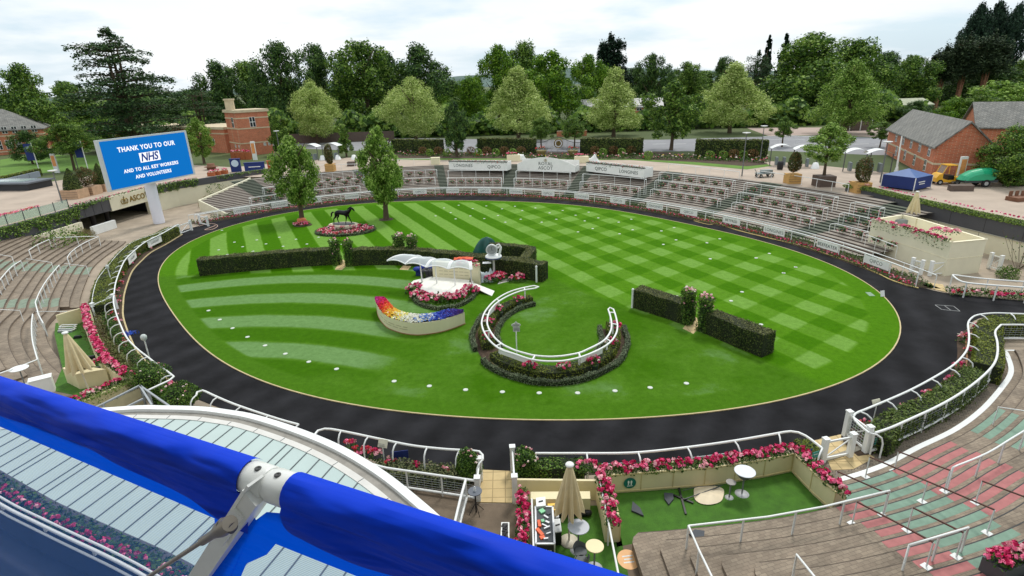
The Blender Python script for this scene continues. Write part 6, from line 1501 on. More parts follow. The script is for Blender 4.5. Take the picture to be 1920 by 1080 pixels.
mb=MB();mb.sweep([Vector((q.x,q.y,0)) for q in Q],[(-0.2,0),(-0.2,0.75),(0.2,0.75),(0.2,0)]);mb.build('box',PANEL,tr)
geraniums([Vector((q.x,q.y,0)) for q in[Q[0],Q[0].lerp(Q[1],0.86)]],0.72,'',0.22,0.24,5,parent=tr)
for px,lb_ in(([(997,936),(999,990),(1001,1045)],'white pole rail between the geranium trough and flight case'),([(1124,899),(1140,975),(1161,1085)],'long white handrail beside the pit divider')):
 handrail(px,lb_,0.95,lambda x,y:0.0,sp=2.6)
fcx,P,base=boxq([(1004,950),(1036,951),(1040,1020),(1005,1020)],0.85,0.0,'flight_case',BLK,'black flight case on end with its open tray full of tools','case')
Q=[Vector((p.x-base.x,p.y-base.y,0)) for p in P]
mb=MB()
for i in range(4):mb.bar(Q[i]+Vector((0,0,0.86)),Q[(i+1)%4]+Vector((0,0,0.86)),0.06,0.04);mb.bar(Q[i]+Vector((0,0,0)),Q[i]+Vector((0,0,0.86)),0.045,0.045)
mb.build('aluminium_edging',mat('aluminium',rgb(206,208,210),0.3,0.06,4,metal=0.6),fcx)
mb=MB();f_=Q[2].lerp(Q[3],.5)-Vector((0,.01,0));
for s in(-0.15,0,0.15):mb.box((f_.x+s,f_.y-.01,0.5),(0.1,0.02,0.1 if s else 0.13),0)
mb.build('catches',mat('aluminium',rgb(206,208,210),0.3),fcx)
mb=MB();cen=sum(Q,Vector())/4
mb.prism([V2(cen+(q-cen)*0.9) for q in Q],0.852,0.856,0);rng=np.random.default_rng(4)
dl=(Q[3]-Q[0]);dw=(Q[1]-Q[0])
def loc_(u,v):q=Q[0]+dw*u+dl*v;return(q.x,q.y,0.857)
for u,v,sx,sy,m_ in((.22,.72,.12,.35,1),(.2,.5,.1,.3,1),(.35,.85,.16,.14,1),(.4,.42,.11,.12,2),(.38,.15,.18,.18,2),(.62,.6,.22,.05,3),(.6,.3,.06,.2,3),(.7,.75,.16,.04,3),(.5,.55,.05,.22,3),(.75,.2,.12,.1,0),(.66,.45,.07,.15,3),(.55,.88,.15,.05,3)):
 mb.box(loc_(u,v),(sx,sy,0.03+.04*rng.random()),rng.random(),m_)
mb.build('tools',[mat('tray_grey',rgb(76,80,84),0.8),mat('orange_plastic',rgb(232,100,50),0.5),mat('green_plastic',rgb(130,200,150),0.5),mat('aluminium',rgb(206,208,210),0.3)],fcx)
def case(px,z1,z0,mats,label,trims=True,name='equipment_case',cat='case'):
 o,P,base=boxq(px,z1,z0,name,mats[0],label,cat);Q=[Vector((p.x-base.x,p.y-base.y,0)) for p in P]
 mb=MB();cen=sum(Q,Vector())/4;mb.prism([V2(cen+(q-cen)*1.03) for q in Q],z1-z0-.03,z1-z0+.012);mb.build('lid',mats[1],o)
 mb=MB();mb.box((cen.x,cen.y,z1-z0+.012),(0.16,0.04,0.03),0.3);mb.build('handle',BLK,o);return o
case([(1005,934),(1022,932),(1023,948),(1006,950)],0.95,0.0,(WHITEW,WHITE),'white lidded box at the head of the flight case')
case([(1027,945),(1041,944),(1043,956),(1028,958)],0.75,0.0,(mat('amber_box',rgb(240,176,50),0.5),mat('amber_lid',rgb(246,196,70),0.5)),'yellow orange tool box beside the white box')
case([(1038,974),(1050,973),(1053,996),(1041,998)],0.6,0.0,(BLK,WHITEW),'black case with a white lid beside the flight case')
case([(1036,952),(1047,951),(1048,970),(1037,971)],0.45,0.0,(BLK,mat('grey_lid',rgb(190,194,198),0.5)),'grey lidded crate between the yellow box and flight case')
rng=np.random.default_rng(2)
mb=MB()
for k in range(7):mb.ball((0.17*k-0.5,0.04*math.sin(k*2),0.12),0.17,0,10,6,(1,0.9,0.75))
mb.tube([Vector((-0.3,0.15,0.2)),Vector((-0.1,.25,.4)),Vector((0.15,.25,.4)),Vector((0.3,.15,.2))],0.015,5);mb.build('black_holdall',BLK,label='black holdall on the carpet under the umbrella',cat='bag',loc=G(1075,966,0.02))
closed_umbrella(G(1067,1016,0),3.2,'closed cream umbrella standing in the smaller carpeted pit',0.34,9,0.42)
def round_table(p,r,h,label,top=None,stem=None,drum=False,three=False,name='round_table',base_r=0.28):
 t=thing(name,label,'table' if 'table' in name else 'stool',p);mb=MB();mb.lathe((0,0,h-0.03),[(r*.97,0),(r,0.01),(r,0.03),(r*.98,0.035)],32);mb.build('top',top or WHITEW,t)
 if drum:mb=MB();mb.lathe((0,0,h-0.25),[(r*.55,0),(r*.95,0.22)],28);mb.build('drum',mat('drum_grey',rgb(74,76,82),0.6),t)
 mb=MB();mb.tube([Vector((0,0,0.02)),Vector((0,0,h-.03))],0.03,10)
 if three:
  for k in range(4):a=k*math.pi/2+0.5;mb.tube([Vector((0,0,.45)),Vector((math.cos(a)*.3,math.sin(a)*.3,0.01))],0.012,6)
 mb.build('stem',stem or mat('grey_stem',rgb(120,124,128),0.4),t)
 if not three:mb=MB();mb.lathe((0,0,0),[(base_r,0),(base_r,0.012),(0.05,0.03)],26);mb.build('base',mat('grey_base',rgb(186,188,190),0.5),t)
 return t
GT=mat('table_grey',rgb(186,190,196),0.5,0.04,2);CT=mat('table_cream',rgb(234,218,172),0.5,0.04,2)
round_table(G(1084,1031,0),0.36,1.0,'larger pale grey round table in the smaller pit',GT);round_table(G(1114,1066,0),0.29,0.95,'smaller cream round table in the smaller pit',CT)
round_table(G(1391,926,0),0.38,1.05,'white topped poseur table with a grey drum in the larger pit',mat('table_white',rgb(214,218,224),0.5),None,True,base_r=0.26)
round_table(G(1367,933,0),0.18,0.72,'little grey bar stool beside the poseur table',mat('seat_grey',rgb(146,142,138),0.6),None,name='bar_stool',base_r=0.16)
round_table(G(893,961,0),0.26,0.98,'dark grey folding table on thin crossed legs by the mesh rail',mat('table_dark',rgb(92,98,108),0.5),BLK,three=True)
mb=MB();mb.lathe((0,0,0),[(0.05,0),(0.05,0.12),(0.02,0.17),(0.02,.2)],10);mb.build('hand_gel_bottle',mat('clear_bottle',rgb(226,232,236),0.2),label='small clear bottle on the dark folding table',cat='bottle',loc=G(893,961,0)+Vector((0,0,0.985)))
SG=mat('stool_grey',rgb(104,108,110),0.7)
def tub_stool(p,label,rz=0.0):
 t=thing('tub_chair',label,'chair',p,rz);mb=MB();mb.lathe((0,0,0.42),[(0.05,0),(0.2,0.03),(0.22,0.06),(0.2,0.09),(0,0.09)],18);mb.build('seat',SG,t)
 mb=MB();vs=[];n=14
 for i in range(n+1):
  a=math.pi*(i/n)+0.0;
  for rr,z in((0.21,0.46),(0.24,0.6),(0.25,0.74-0.1*abs(math.cos(a)))):vs.append((rr*math.cos(a),rr*math.sin(a),z))
 mb.add(vs,[(i*3+k,(i+1)*3+k,(i+1)*3+k+1,i*3+k+1) for i in range(n) for k in range(2)],0,True);mb.build('backrest',SG,t)
 for k in range(4):a=k*math.pi/2+.78;mb=MB();mb.tube([Vector((0.1*math.cos(a),0.1*math.sin(a),.44)),Vector((.24*math.cos(a),.24*math.sin(a),0))],0.015,6);mb.build('leg',WHITEW,t)
 return t
tub_stool(G(1088,1056,0),'dark grey tub chair tucked against the larger grey table',0.4);tub_stool(G(1091,1072,0),'grey brown chair behind the cream round table',-2.6)
mb=MB();P=[Vector((0.36*math.cos(a),0.42*math.sin(a),0)) for a in np.linspace(0,6.283,33)[:-1]];mb.prism([V2(p) for p in P],0,0.006,0)
for k in range(3):mb.box((0,0.14-0.13*k,0.006),(0.36-.08*(k%2),0.05,0.002),0.1,1)
mb.build('floor_sticker',[mat('peach_sticker',rgb(240,186,130),0.6),WHITEW],label='round peach floor sticker on the tarmac strip',cat='sticker',loc=G(1178,1049,0.014))
sg=MB();c=pA[0].lerp(pA[1],0.68);d=(pA[1]-pA[0]).normalized();n_=Vector((d.y,-d.x,0));P=[Vector((c.x,c.y,0.47))+n_*0.03+d*(0.24*math.cos(a))+Vector((0,0,0.24*math.sin(a))) for a in np.linspace(0,6.283,29)[:-1]]
sg.add(P+[p+n_*0.01 for p in P],[tuple(range(28)),tuple(range(55,27,-1))]+[(i,28+i,28+(i+1)%28,(i+1)%28) for i in range(28)],0)
for s in(-0.055,0.055):
 for(zz_,w_,h_) in((0.52,0.035,0.075),(0.42,0.026,0.035)):
  Q=[Vector((c.x,c.y,zz_))+n_*0.044+d*(s+w_*math.cos(a))+Vector((0,0,h_*math.sin(a))) for a in np.linspace(0,6.283,15)[:-1]];sg.add(Q,[tuple(range(14))],1)
Q=[Vector((c.x,c.y,0.33))+n_*.044+d*x+Vector((0,0,z)) for x,z in((-.11,0),(.11,0),(.11,.03),(-.11,.03))];sg.add(Q,[(0,1,2,3)],1)
sg.build('footprint_sign',[mat('teal_disc',rgb(20,112,100),0.5),WHITE],label='round teal sign with two white footprints on the cream planter',cat='sign')
fu=thing('dismantled_parasol','dismantled parasol: cream cloth and black cross base lying on the carpet','parasol',G(1290,936,0.02));fo=Vector(fu.location)
mb=MB();
for a,b in(((1262,928),(1300,943)),((1272,912),(1286,964))):mb.bar(G(*a,.05)-fo,G(*b,.05)-fo,0.07,0.05)
mb.build('cross_base',BLK,fu);mb=MB();mb.tube([G(1284,936,.1)-fo,G(1350,912,.2)-fo],0.022,8);mb.tube([G(1280,920,.1)-fo,G(1310,912,.3)-fo,G(1356,910,.12)-fo],0.015,6);mb.build('pole',mat('grey_pole',rgb(70,74,76),0.4),fu)
mb=MB();rim=[(1303,914),(1320,910),(1345,912),(1357,918),(1356,932),(1350,941),(1332,946),(1314,944),(1303,936),(1301,925)];P=smooth(GL(rim,0.05),3,True);cen=sum(P,Vector())/len(P)-fo;R1=[p-fo for p in P];rng=np.random.default_rng(9)
k=len(R1);R2=[cen.lerp(p,0.55)+Vector((0,0,0.06+0.07*rng.random())) for p in R1];cen=cen+Vector((0,0,.12))
mb.add(R1+R2+[cen],[(i,(i+1)%k,k+(i+1)%k,k+i) for i in range(k)]+[(k+i,k+(i+1)%k,2*k) for i in range(k)],0,True);mb.build('cloth',mat('cream_cloth',rgb(236,220,190),0.85,0.06,4),fu)
for px,lb_ in(([(1186,941),(1200,953),(1207,968),(1184,958)],'dark wedge shaped weight alone on the carpet left of the cross'),([(1245,925),(1262,926),(1263,936),(1254,947),(1246,936)],'dark wedge shaped weight touching the black cross base'),([(1292,1001),(1303,993),(1321,996),(1320,1007),(1306,1010)],'dark sheet lying over the step below the white handrail')):
 P=GL(px,0.05) if px[0][1]<990 else GL(px,0.52);b0_=sum(P,Vector())/len(P);b0_.z=0.014 if px[0][1]<990 else 0.47;mb=MB();mb.prism([V2(p-b0_) for p in P],0,0.07);mb.build('parasol_weight',mat('weight_grey',rgb(66,70,76),0.7,0.1,5),label=lb_,cat='weight',loc=b0_)
for a,b,lb_ in(((1093,872),(1180,868),'grey back of an advert board behind the parade rail, left'),((1300,858),(1380,848),'grey back of an advert board behind the parade rail, right')):
 P=[G(*a,.85),G(*b,.85)];mb=MB();mb.sweep(setz(P,0),[(0,0.35),(0,0.85),(0.04,0.85),(0.04,0.35)]);
 for f in(0.1,0.9):p=P[0].lerp(P[1],f);mb.box((p.x,p.y-.04,0),(0.08,0.08,0.9),0)
 mb.build('advert_board',mat('board_back_grey',rgb(150,158,158),0.5),label=lb_,cat='advert board')
mb=MB();rng=np.random.default_rng(17)
hedge('low_hedge',setz(resample([G(1500,842,.4),G(1530,838,.4)],.3),0),0.9,0.5,'little clipped hedge at the right end of the geranium planter',leaf=HEDGE_O,dens=400,size=0.08)
gate(G(1541,866,0),G(1592,856,0),0.95,'white braced gate left of the buff crossing at lower right');gate(G(1584,818,0),G(1622,848,0),1.1,'white mesh gate right of the buff crossing at lower right',0,True)
for px,py,w_,h_,lb_,m_ in((1525,866,.34,.3,'teal notice fixed beside the lower right gate',mat('teal_board',rgb(40,140,130),0.5)),(1640,840,.26,.32,'teal notice on the mesh fence by the right gate',mat('teal_board',rgb(40,140,130),0.5)),(1655,828,.4,.24,'navy notice on the mesh fence by the right gate',NAVY),(1514,858,.3,.2,'navy notice left of the lower right gate',NAVY)):
 mb=MB();mb.box((0,0,0.4),(w_,0.02,h_),0.35);mb.box((0,-.012,0.4+h_*.55),(w_*.6,0.008,.03),0.35,1);mb.box((0,0,0),(0.04,0.04,0.42),.35,1);mb.build('notice',[m_,WHITEW],label=lb_,cat='notice',loc=G(px,py+8,0))
def ped_sign(p,h,w_,h_,rz,m_,label):
 t=thing('pedestal_sign',label,'sign',p,rz);mb=MB();mb.tube([Vector((0,0,0)),Vector((0,0,h))],0.025,8);mb.build('post',WHITEW,t);mb=MB();mb.box((0,-0.03,h-.05),(w_,0.03,h_),0,0,Matrix.Rotation(-0.5,3,'X'));mb.build('panel',m_,t)
 mb=MB()
 for k in range(3):mb.box((0,-0.075-.06*k*0,h+.02+.06*k),(w_*.7,0.01,0.02),0,0,Matrix.Rotation(-0.5,3,'X'))
 mb.build('panel_text',GREYT,t);return t
ped_sign(G(1637,790,0),0.9,0.45,0.28,0.3,mat('sign_cream',rgb(222,218,196),0.6),'cream pedestal sign among the hedge at the lower right bend')
ped_sign(G(722,874,0),1.0,0.42,0.34,-0.3,mat('sign_cream',rgb(222,218,196),0.6),'cream pedestal sign behind the glass roof edge')
mb=MB();mb.box((0,0,0.35),(0.7,0.03,0.38),0.15);mb.box((0,0,0),(0.05,0.05,0.36),.15,1);mb.build('notice',[NAVY,WHITEW],label='navy notice board facing the track near the glass roof',cat='notice',loc=G(752,873,0))
hedge('shrub_strip',setz(resample([G(705,880,.3),G(780,886,.3),G(868,893,.3)],0.3),0),0.9,0.42,'rough grey green shrub strip between rail and mesh fence',leaf=TWIG if False else leafmat('rough_shrub',[rgb(66,78,48),rgb(96,104,66),rgb(126,128,88)],0.1,0.7,0.4,1.2),dens=480,size=0.1,rough=0.09)
mb=MB();rng=np.random.default_rng(23)
for a,b,s,k in((657,833,.3,10),(672,843,.34,12),(688,847,.34,12),(703,850,.3,9),(734,864,.25,6),(778,872,.2,3),(836,877,.18,3)):
 p=G(a,b+6,.3);clump(mb,(p.x,p.y,0.1),s,s,0.5,k,0.09,(2,4,3,1),70,0.1,rng)
mb.build('flower_border',FL,label='pink and red flowers peeping over the glass roof edge',cat='flower bed')
fence('mesh_fence',wpath([(700,871),(722,877),(755,882),(825,892),(895,902)],0.95,0.3),'white wire mesh fence behind the shrub strip near the glass roof',0.95,1.5,0.05,rails=(1.0,0.16),wires=6,post=0.045)
fence('mesh_fence',wpath([(873,900),(862,940),(850,990),(838,1030)],0.95,0.3),'white wire mesh fence running down towards the glass roof',0.95,2.2,0.05,rails=(1.0,0.16),wires=6,post=0.045)
gate(G(962,884,0),G(966,942,0),1.05,'white gate post and leaf right of the buff slabs');gate(G(901,900,0),G(897,938,0),0.9,'narrow white gate left of the buff slabs')
def rose_bush(p,r,h,label,seed=0,blooms=14):
 rng=np.random.default_rng(seed);t=thing('rose_bush',label,'rose bush',p,0,'dome shaped rose bushes');mb=bush_mb(r,h,5200,0.085,rng,lob=0.16);mb.lathe((0,0,0),[(r*.5,0),(r*.7,h*.35),(r*.6,h*.75),(0,h*.9)],12,1);mb.build('foliage',[BUSH,HCORE],t)
 mb=MB()
 for i in range(blooms):a=rng.random()*6.28;e=rng.random()**.5*1.2;head(mb,(r*math.cos(a)*math.sin(e),r*math.sin(a)*math.sin(e),h*.5+h*.54*math.cos(e)),0.055,int(rng.integers(0,2)),rng,9)
 mb.build('blooms',[WHP,PALE],t);return t
rose_bush(G(880,900,0),0.5,1.35,'clipped rose bush left of the buff slabs',1,12);rose_bush(G(987,903,0),0.5,1.5,'taller rose bush right of the buff slabs',2,20)
rose_bush(G(285,734,0),0.95,1.6,'big clipped rose bush inside the end of the left rail',3,9);rose_bush(G(343,768,0),0.9,1.45,'clipped rose bush at the glass roof edge',4,10);rose_bush(G(311,756,0),0.6,1.0,'low leafy bush between the two big clipped bushes',5,0)
mb=MB();clump(mb,(0,0,0),0.35,0.3,0.5,10,0.1,(1,2,3),80,0.1,np.random.default_rng(5));mb.build('flower_clump',FL,label='pink flowers between the two big clipped bushes',cat='flowers',loc=G(322,730,0))
sb,P,base=boxq([(937,1026),(940,979),(955,979),(955,1026)],0.4,0.0,'pebble_box',WHITE,'narrow white box of dark pebbles on the tarmac','box');Q=[V2(p-base) for p in P];cen=sum(Q,Vector((0,0)))/4
mb=MB();mb.prism([cen+Vector(((q-cen).x*.7,(q-cen).y*.92)) for q in Q],0.401,0.404,0);rng=np.random.default_rng(7)
for k in range(60):mb.ball((cen.x+rng.normal()*.04,cen.y+(rng.random()-.5)*.9,0.41),0.035,1,6,4)
mb.build('pebbles',[BLK,mat('dark_pebble',rgb(60,60,64),0.4)],sb)
def lollipop(p,h,label,r=0.12):
 t=thing('lamp_post',label,'lamp',p);mb=MB();mb.tube([Vector((0,0,0)),Vector((0,0,h))],0.035,8);mb.build('post',WHITEW,t);mb=MB();mb.lathe((0,0,h-.1),[(0.05,0),(r,0.12),(r*1.05,0.28),(r*.6,.38),(0,.4)],14);mb.build('lamp_head',mat('lamp_head_grey',rgb(196,204,200),0.5),t)
lollipop(G(286,692,0),1.9,'pale round headed floodlight beside the bottom of the left rail',0.16);lollipop(G(213,541,0),1.75,'small round headed light in the olive hedge by the left rail')
rng=np.random.default_rng(8);mb=MB();n=200;mb.leaves(rng.normal(size=(n,3))*np.array([.22,.2,.06])+np.array([0,0,.1]),np.tile([0,0,1.0],(n,1)),0.2,0,0.9,0.12,rng);mb.build('blue_brush',mat('blue_bristles',rgb(30,90,210),0.5),label='blue bristled yard brush head lying against the left rail',cat='brush',loc=G(243,628,0.02))
cr_px=[(104,606),(154,598),(160,625),(176,660),(200,690),(235,705),(160,745),(98,732),(117,690),(110,662),(102,625)]
zq=0.47
mb=MB();mb.prism([V2(p) for p in GL(cr_px,zq)],0.0,zq+0.004);mb.build('carpet',GGREEN,kind='structure')
pl=[G(151,577,1.45),G(154,600,1.45),G(163,625,1.4),G(176,655,1.4),G(193,682,1.4),G(227,706,1.4)]
P=resample(smooth(pl,4),0.5);base=P[0].copy();base.z=0
tl_=thing('cream_planter','curved cream planter of magenta geraniums edging the left carpeted terrace','planter',base);Q=[Vector((p.x-base.x,p.y-base.y,0)) for p in P]
mb=MB();mb.sweep(Q,[(0,0),(0.5,0),(0.5,1.38),(0,1.38)]);mb.build('box',PANEL,tl_);geraniums(offset(Q,0.25),1.33,'',0.24,0.24,21,parent=tl_,heads=7)
w_=wall('cream_wall',[G(104,591,1.45),G(151,577,1.45)],zq,1.45,0.12,PANEL,'cream end wall of the left carpeted terrace',0,-1)
ct_,P,base=boxq([(117,690),(135,683),(198,692),(141,702)],1.35,zq,'bar_counter',PANEL,'cream box counter standing on the left carpeted terrace','counter')
mb=MB();mb.box((0,0,0),(0.28,0.05,0.42),0.3,0);
for k in range(2):
 for j in range(2):mb.box((-.06+.12*k,-.03,.06+.18*j),(0.08,.02,.12),0.3,1)
mb.build('switch_box',[mat('switch_grey',rgb(140,150,156),0.5),mat('switch_dark',rgb(50,60,80),0.5)],label='grey electrical box on the front of the left bar counter',cat='electrical box',loc=G(186,700,0.75))
g2=[G(140,690,1.45),G(165,685,1.45),G(190,676,1.45)]
geraniums([Vector((p.x,p.y,0)) for p in g2],1.3,'magenta geraniums massed behind the left bar counter',0.3,0.28,22,heads=8)
closed_umbrella(G(168,734,zq),3.3,'closed cream umbrella leaning over the left carpeted terrace',0.42,9,0.40,(-0.35,0.1))
pt2=[G(138,748,1.15),G(190,726,1.15),G(245,702,1.15)];base=pt2[0].copy();base.z=0;t=thing('cream_planter','cream planter with trailing greenery at the glass roof end of the left terrace','planter',base);Q=[Vector((p.x-base.x,p.y-base.y,0)) for p in pt2]
mb=MB();mb.sweep(Q,[(-0.5,0),(-0.5,1.05),(0,1.05),(0,0)]);mb.build('box',PANEL,t);geraniums(offset(Q,-0.15),1.0,'',0.45,0.25,24,parent=t,heads=5)
mb=MB();rng=np.random.default_rng(41)
for p in resample(offset(Q,-0.45),0.22):clump(mb,(p.x,p.y,0.95),0.3,0.22,0.2,0,0.1,(1,),70,0.09,rng,trail=0.6)
mb.build('trailing_greenery',TRAIL,t)
for a,b,lb_ in((125,622,'stack of pale folded loungers by the left end wall'),):
 mb=MB()
 for k in range(3):mb.tube([Vector((-.45,-.12+.1*k,.12+.1*k)),Vector((.45,-.12+.1*k,.12+.1*k)),Vector((.5,.2+.1*k,.12+.1*k)),Vector((-.5,.2+.1*k,.12+.1*k))],0.035,6,0,True)
 mb.box((0,.05,0),(.9,.4,.1),0,1);mb.build('folded_chairs',[WHITEW,mat('grey_cover',rgb(130,138,142),0.6)],label=lb_,cat='chairs',loc=G(a,b,zq))
for a,b,lb_,s in((146,634,'dark flat bag beside the folded loungers',.4),(172,672,'black box in the shade of the left planter',.5),(195,712,'dark mat lying behind the left bar counter',.6)):
 mb=MB();mb.box((0,0,0),(s,s*.5,0.12),0.2);mb.box((0,0,.12),(s*.8,s*.35,0.05),0.2);mb.build('dark_bag',BLK,label=lb_,cat='bag',loc=G(a,b,zq))
round_table(GH(47,722,0,nrL),0.42,1.0,'white oval looking table on the lower left steps',WHITE)
mb=MB();mb.box((0,0,0),(0.9,0.5,0.8),0.6);mb.box((0,0,0.8),(0.95,0.55,0.04),0.6);mb.build('white_cabinet',WHITE,label='white cabinet just above the blue banner at lower left',cat='cabinet',loc=GH(84,735,0,nrL))
t=thing('steel_gate','grey steel gate frame with mesh between the left terrace and glass roof','gate',G(262,780,0));o_=Vector(t.location)
STL=mat('grey_steel',rgb(158,164,168),0.45,0.1,4)
mb=MB()
for a,b in(((180,764),(262,723)),((262,723),(318,762)),((192,786),(268,748)),((262,723),(285,760))):mb.bar(G(*a,1.3)-o_,G(*b,1.3)-o_,0.08,0.08)
for a in((262,723),(277,732),(192,758)):p=G(*a,1.3)-o_;mb.bar(Vector((p.x,p.y,0)),p,0.1,0.1)
mb.build('frame',STL,t)
mb=MB();a,b=G(192,762,1.2)-o_,G(262,727,1.2)-o_;mb.sweep([Vector((a.x,a.y,0)),Vector((b.x,b.y,0))],[(0,.1),(0,1.2),(.01,1.2),(.01,.1)]);mb.build('slatted_panel',mat('slatted_cream',rgb(196,186,150),0.6,0.1,3),t)
p=GH(1885,1072,0,zR);t=thing('geranium_box','dark box of pink geraniums in the bottom right corner','planter',p);mb=MB();mb.box((0,0,0),(1.3,.6,.5),.3);mb.build('box',CHAR,t);geraniums([Vector((-.5,-.15,0)),Vector((.5,.15,0))],.5,'',.2,.3,61,parent=t,heads=9)
# ==== glass roof below, balcony and banner
ZG=5.0
ro_px=[(180,768),(240,764),(310,763),(380,765),(430,771),(480,780),(560,805),(640,838),(720,885),(790,940),(840,985),(900,1050)]
ra_=[Vector((-19.5,15.2,ZG)),Vector((-16.6,16.2,ZG))]+GL(ro_px[1:],ZG)+[Vector((0.2,8.2,ZG)),Vector((1.3,6.0,ZG))]
RO_=resample(smooth(ra_,6),0.3)
rf=thing('glass_roof','curved pale glass canopy roof with white rim below the balcony','roof',(-8,12,ZG));rb_=Vector(rf.location);Q=rel(RO_,rb_)
mb=MB();mb.sweep(Q,[(0,-0.35),(0,0.06),(-0.24,0.06),(-0.24,-0.1)]);mb.build('rim',WHITE,rf)
mb=MB();mb.ribbon(offset(Q,-0.24),offset(Q,-0.52));
o_=mb.build('gutter',mat('gutter_lead',rgb(150,146,138),0.8,0.18,3),rf)
for v in o_.data.vertices:v.co.z-=0.05
mb=MB();mb.sweep(offset(Q,-0.52),[(0,-0.1),(0,0.02),(-0.2,0.02),(-0.2,-0.1)]);mb.build('flashing',mat('pale_flashing',rgb(214,212,206),0.5,0.08,2),rf)
inn=offset(Q,-0.70)
GP=mat('frosted_glass',rgb(182,200,196),0.12,0.05,0.6,coat=0.3)
mb=MB();back=[Vector((p.x,-9.5 if False else p.y-12.5,0)) for p in inn];mb.ribbon(inn,[Vector((p.x,min(p.y-.5,-6.5),0)) for p in inn]);mb.build('glass_panels',GP,rf)
mb=MB();du=Vector((math.cos(math.radians(-106)),math.sin(math.radians(-106)),0));dn=Vector((-du.y,du.x,0))
s0=None;ps=[(p.dot(dn),i) for i,p in enumerate(inn)]
vals=[p[0] for p in ps];lo_,hi_=min(vals),max(vals);k=lo_+0.1
while k<hi_:
 j=min(range(len(inn)),key=lambda i:abs(vals[i]-k));a=inn[j];
 mb.bar(a+Vector((0,0,.004)),a+du*14+Vector((0,0,.004)),0.035,0.02);k+=0.535
mb.build('glazing_bars',mat('glazing_bar',rgb(84,92,96),0.6),rf)
mb=MB();
for i in range(0,len(Q)-1,4):
 a=offset(Q,-0.53)[i];b=offset(Q,-0.71)[i];mb.bar(a+Vector((0,0,.022)),b+Vector((0,0,.022)),0.02,0.006)
mb.build('flashing_joints',mat('glazing_bar',rgb(84,92,96),0.6),rf)
ZB=8.0
bl_=[G(-120,870,ZB+.9),G(0,945,ZB+.9),G(60,976,ZB+.9),G(130,1010,ZB+.9),G(200,1043,ZB+.9),G(270,1080,ZB+.9),G(380,1150,ZB+.9)]
P=resample(smooth(bl_,5),0.3)
lbt=thing('lower_balcony','lower balcony with double white rail and dark deck behind the blue banner','balcony',(P[5].x,P[5].y,ZB));o_=Vector(lbt.location);Q=rel(setz(P,ZB),o_)
mb=MB();mb.ribbon([q+Vector((0,0,0)) for q in offset(Q,0.3)],[Vector((q.x-1.2,q.y-7,0)) for q in Q]);mb.build('deck',mat('balcony_deck',rgb(52,58,80),0.8,0.2,1.5),lbt)
for o2,z in((0.0,0.9),(0.07,0.93),(-0.05,0.82)):mb=MB();mb.tube(setz(offset(Q,o2),z),0.018 if o2 else 0.026,6);mb.build('rail',WHITE,lbt)
mb=MB();mb.sweep(offset(Q,-0.05),[(0,.35),(0,.8),(0.03,.8),(0.03,.35)]);mb.build('apron_panel',mat('balcony_deck',rgb(52,58,80),0.8),lbt)
for p in resample(Q,1.1):mb=MB();mb.bar(Vector((p.x,p.y,.8)),Vector((p.x,p.y,.9)),0.03,0.03);mb.build('post',WHITE,lbt)
mb=MB();mb.sweep(offset(Q,-0.7),[(0,0),(0,.02),(-.3,.02),(-.3,0)]);mb.build('deck_stripe',mat('balcony_stripe',rgb(150,156,170),0.8),lbt)
mb=MB();mb.sweep(offset(Q,0.2),[(0,0),(0.4,0),(0.4,0.55),(0,0.55)]);mb.build('planter_box',CHAR,lbt)
geraniums(offset(Q,0.30),0.5,'',0.2,0.11,51,parent=lbt,heads=5,hr=0.04,h=0.16)
mb=MB();rng=np.random.default_rng(52)
for p in resample(offset(Q,0.45),0.2):clump(mb,(p.x,p.y,0.5),0.15,0.15,0.12,0,0.1,(1,),40,0.07,rng)
mb.build('greenery',GLEAF,lbt)
bal=thing('upper_balcony','grandstand balcony round the viewpoint with its tall facade','balcony',(0,-1.6,13.3));DKW=mat('balcony_wall',rgb(150,150,150),0.8,0.1,1)
for nm,c,d in(('floor',(0,1.0,-0.12),(14,2.3,0.12)),('back_wall',(0,-0.3,-13.3),(50,0.2,30)),('shading_soffit',(0,1.55,3.6),(14,0.9,.15)),):  # unseen soffit added over the viewpoint to darken the banner hem
 mb=MB();mb.box(c,d);mb.build(nm,DKW,bal)
RA,RBp=G(0,735,14.4),G(1100,1108,14.4);RA=RA+(RA-RBp)*1.0;RBp=RBp+(RBp-G(0,735,14.4))*0.9
dR=(RBp-RA).normalized();nR=Vector((dR.y,-dR.x,0))
if nR.y>0:nR=-nR
def BP(px,py,off=0.0):
 d=ray(px,py);o=Vector((0,0,H));q=RA+nR*off;t=(q-o).dot(nR)/d.dot(nR);return o+d*t
hb=thing('balcony_handrail','round balcony handrail with bolted white brackets under the blue banner','handrail',tuple(G(490,905,14.4)));ho=Vector(hb.location)
SATIN=mat('satin_white_metal',rgb(230,232,228),0.35,0.06,12)
gapL,gapR=G(470,897,14.4),G(552,922,14.4)
def onrail(p):return RA+dR*((p-RA).dot(dR))
gL,gR=onrail(gapL),onrail(gapR)
mb=MB();mb.tube(rel([RA,RBp],ho),0.0245,20);mb.build('tube',SATIN,hb)
ms_=(gL+gR)/2
for s in(-1,1):
 a=ms_+dR*(s*0.003);b=ms_+dR*(s*0.050);mb=MB();mb.tube(rel([a,a.lerp(b,.06),a.lerp(b,.94),b],ho),[0.026,0.028,0.028,0.026],28);mb.build('clamp',SATIN,hb)
 c=ms_+dR*(s*0.021)+Vector((0,0,0.0275))+nR*0.004;mb=MB();mb.lathe(rel([c],ho)[0],[(0.0055,0),(0.0055,0.0015),(0.003,0.0015),(0.003,0.001),(0,0.001)],16);mb.build('bolt',mat('dark_bolt',rgb(60,60,60),0.4),hb)
T0=BP(484,922,0.02);T1=G(345,1130,13.98);dT=(T1-T0).normalized()
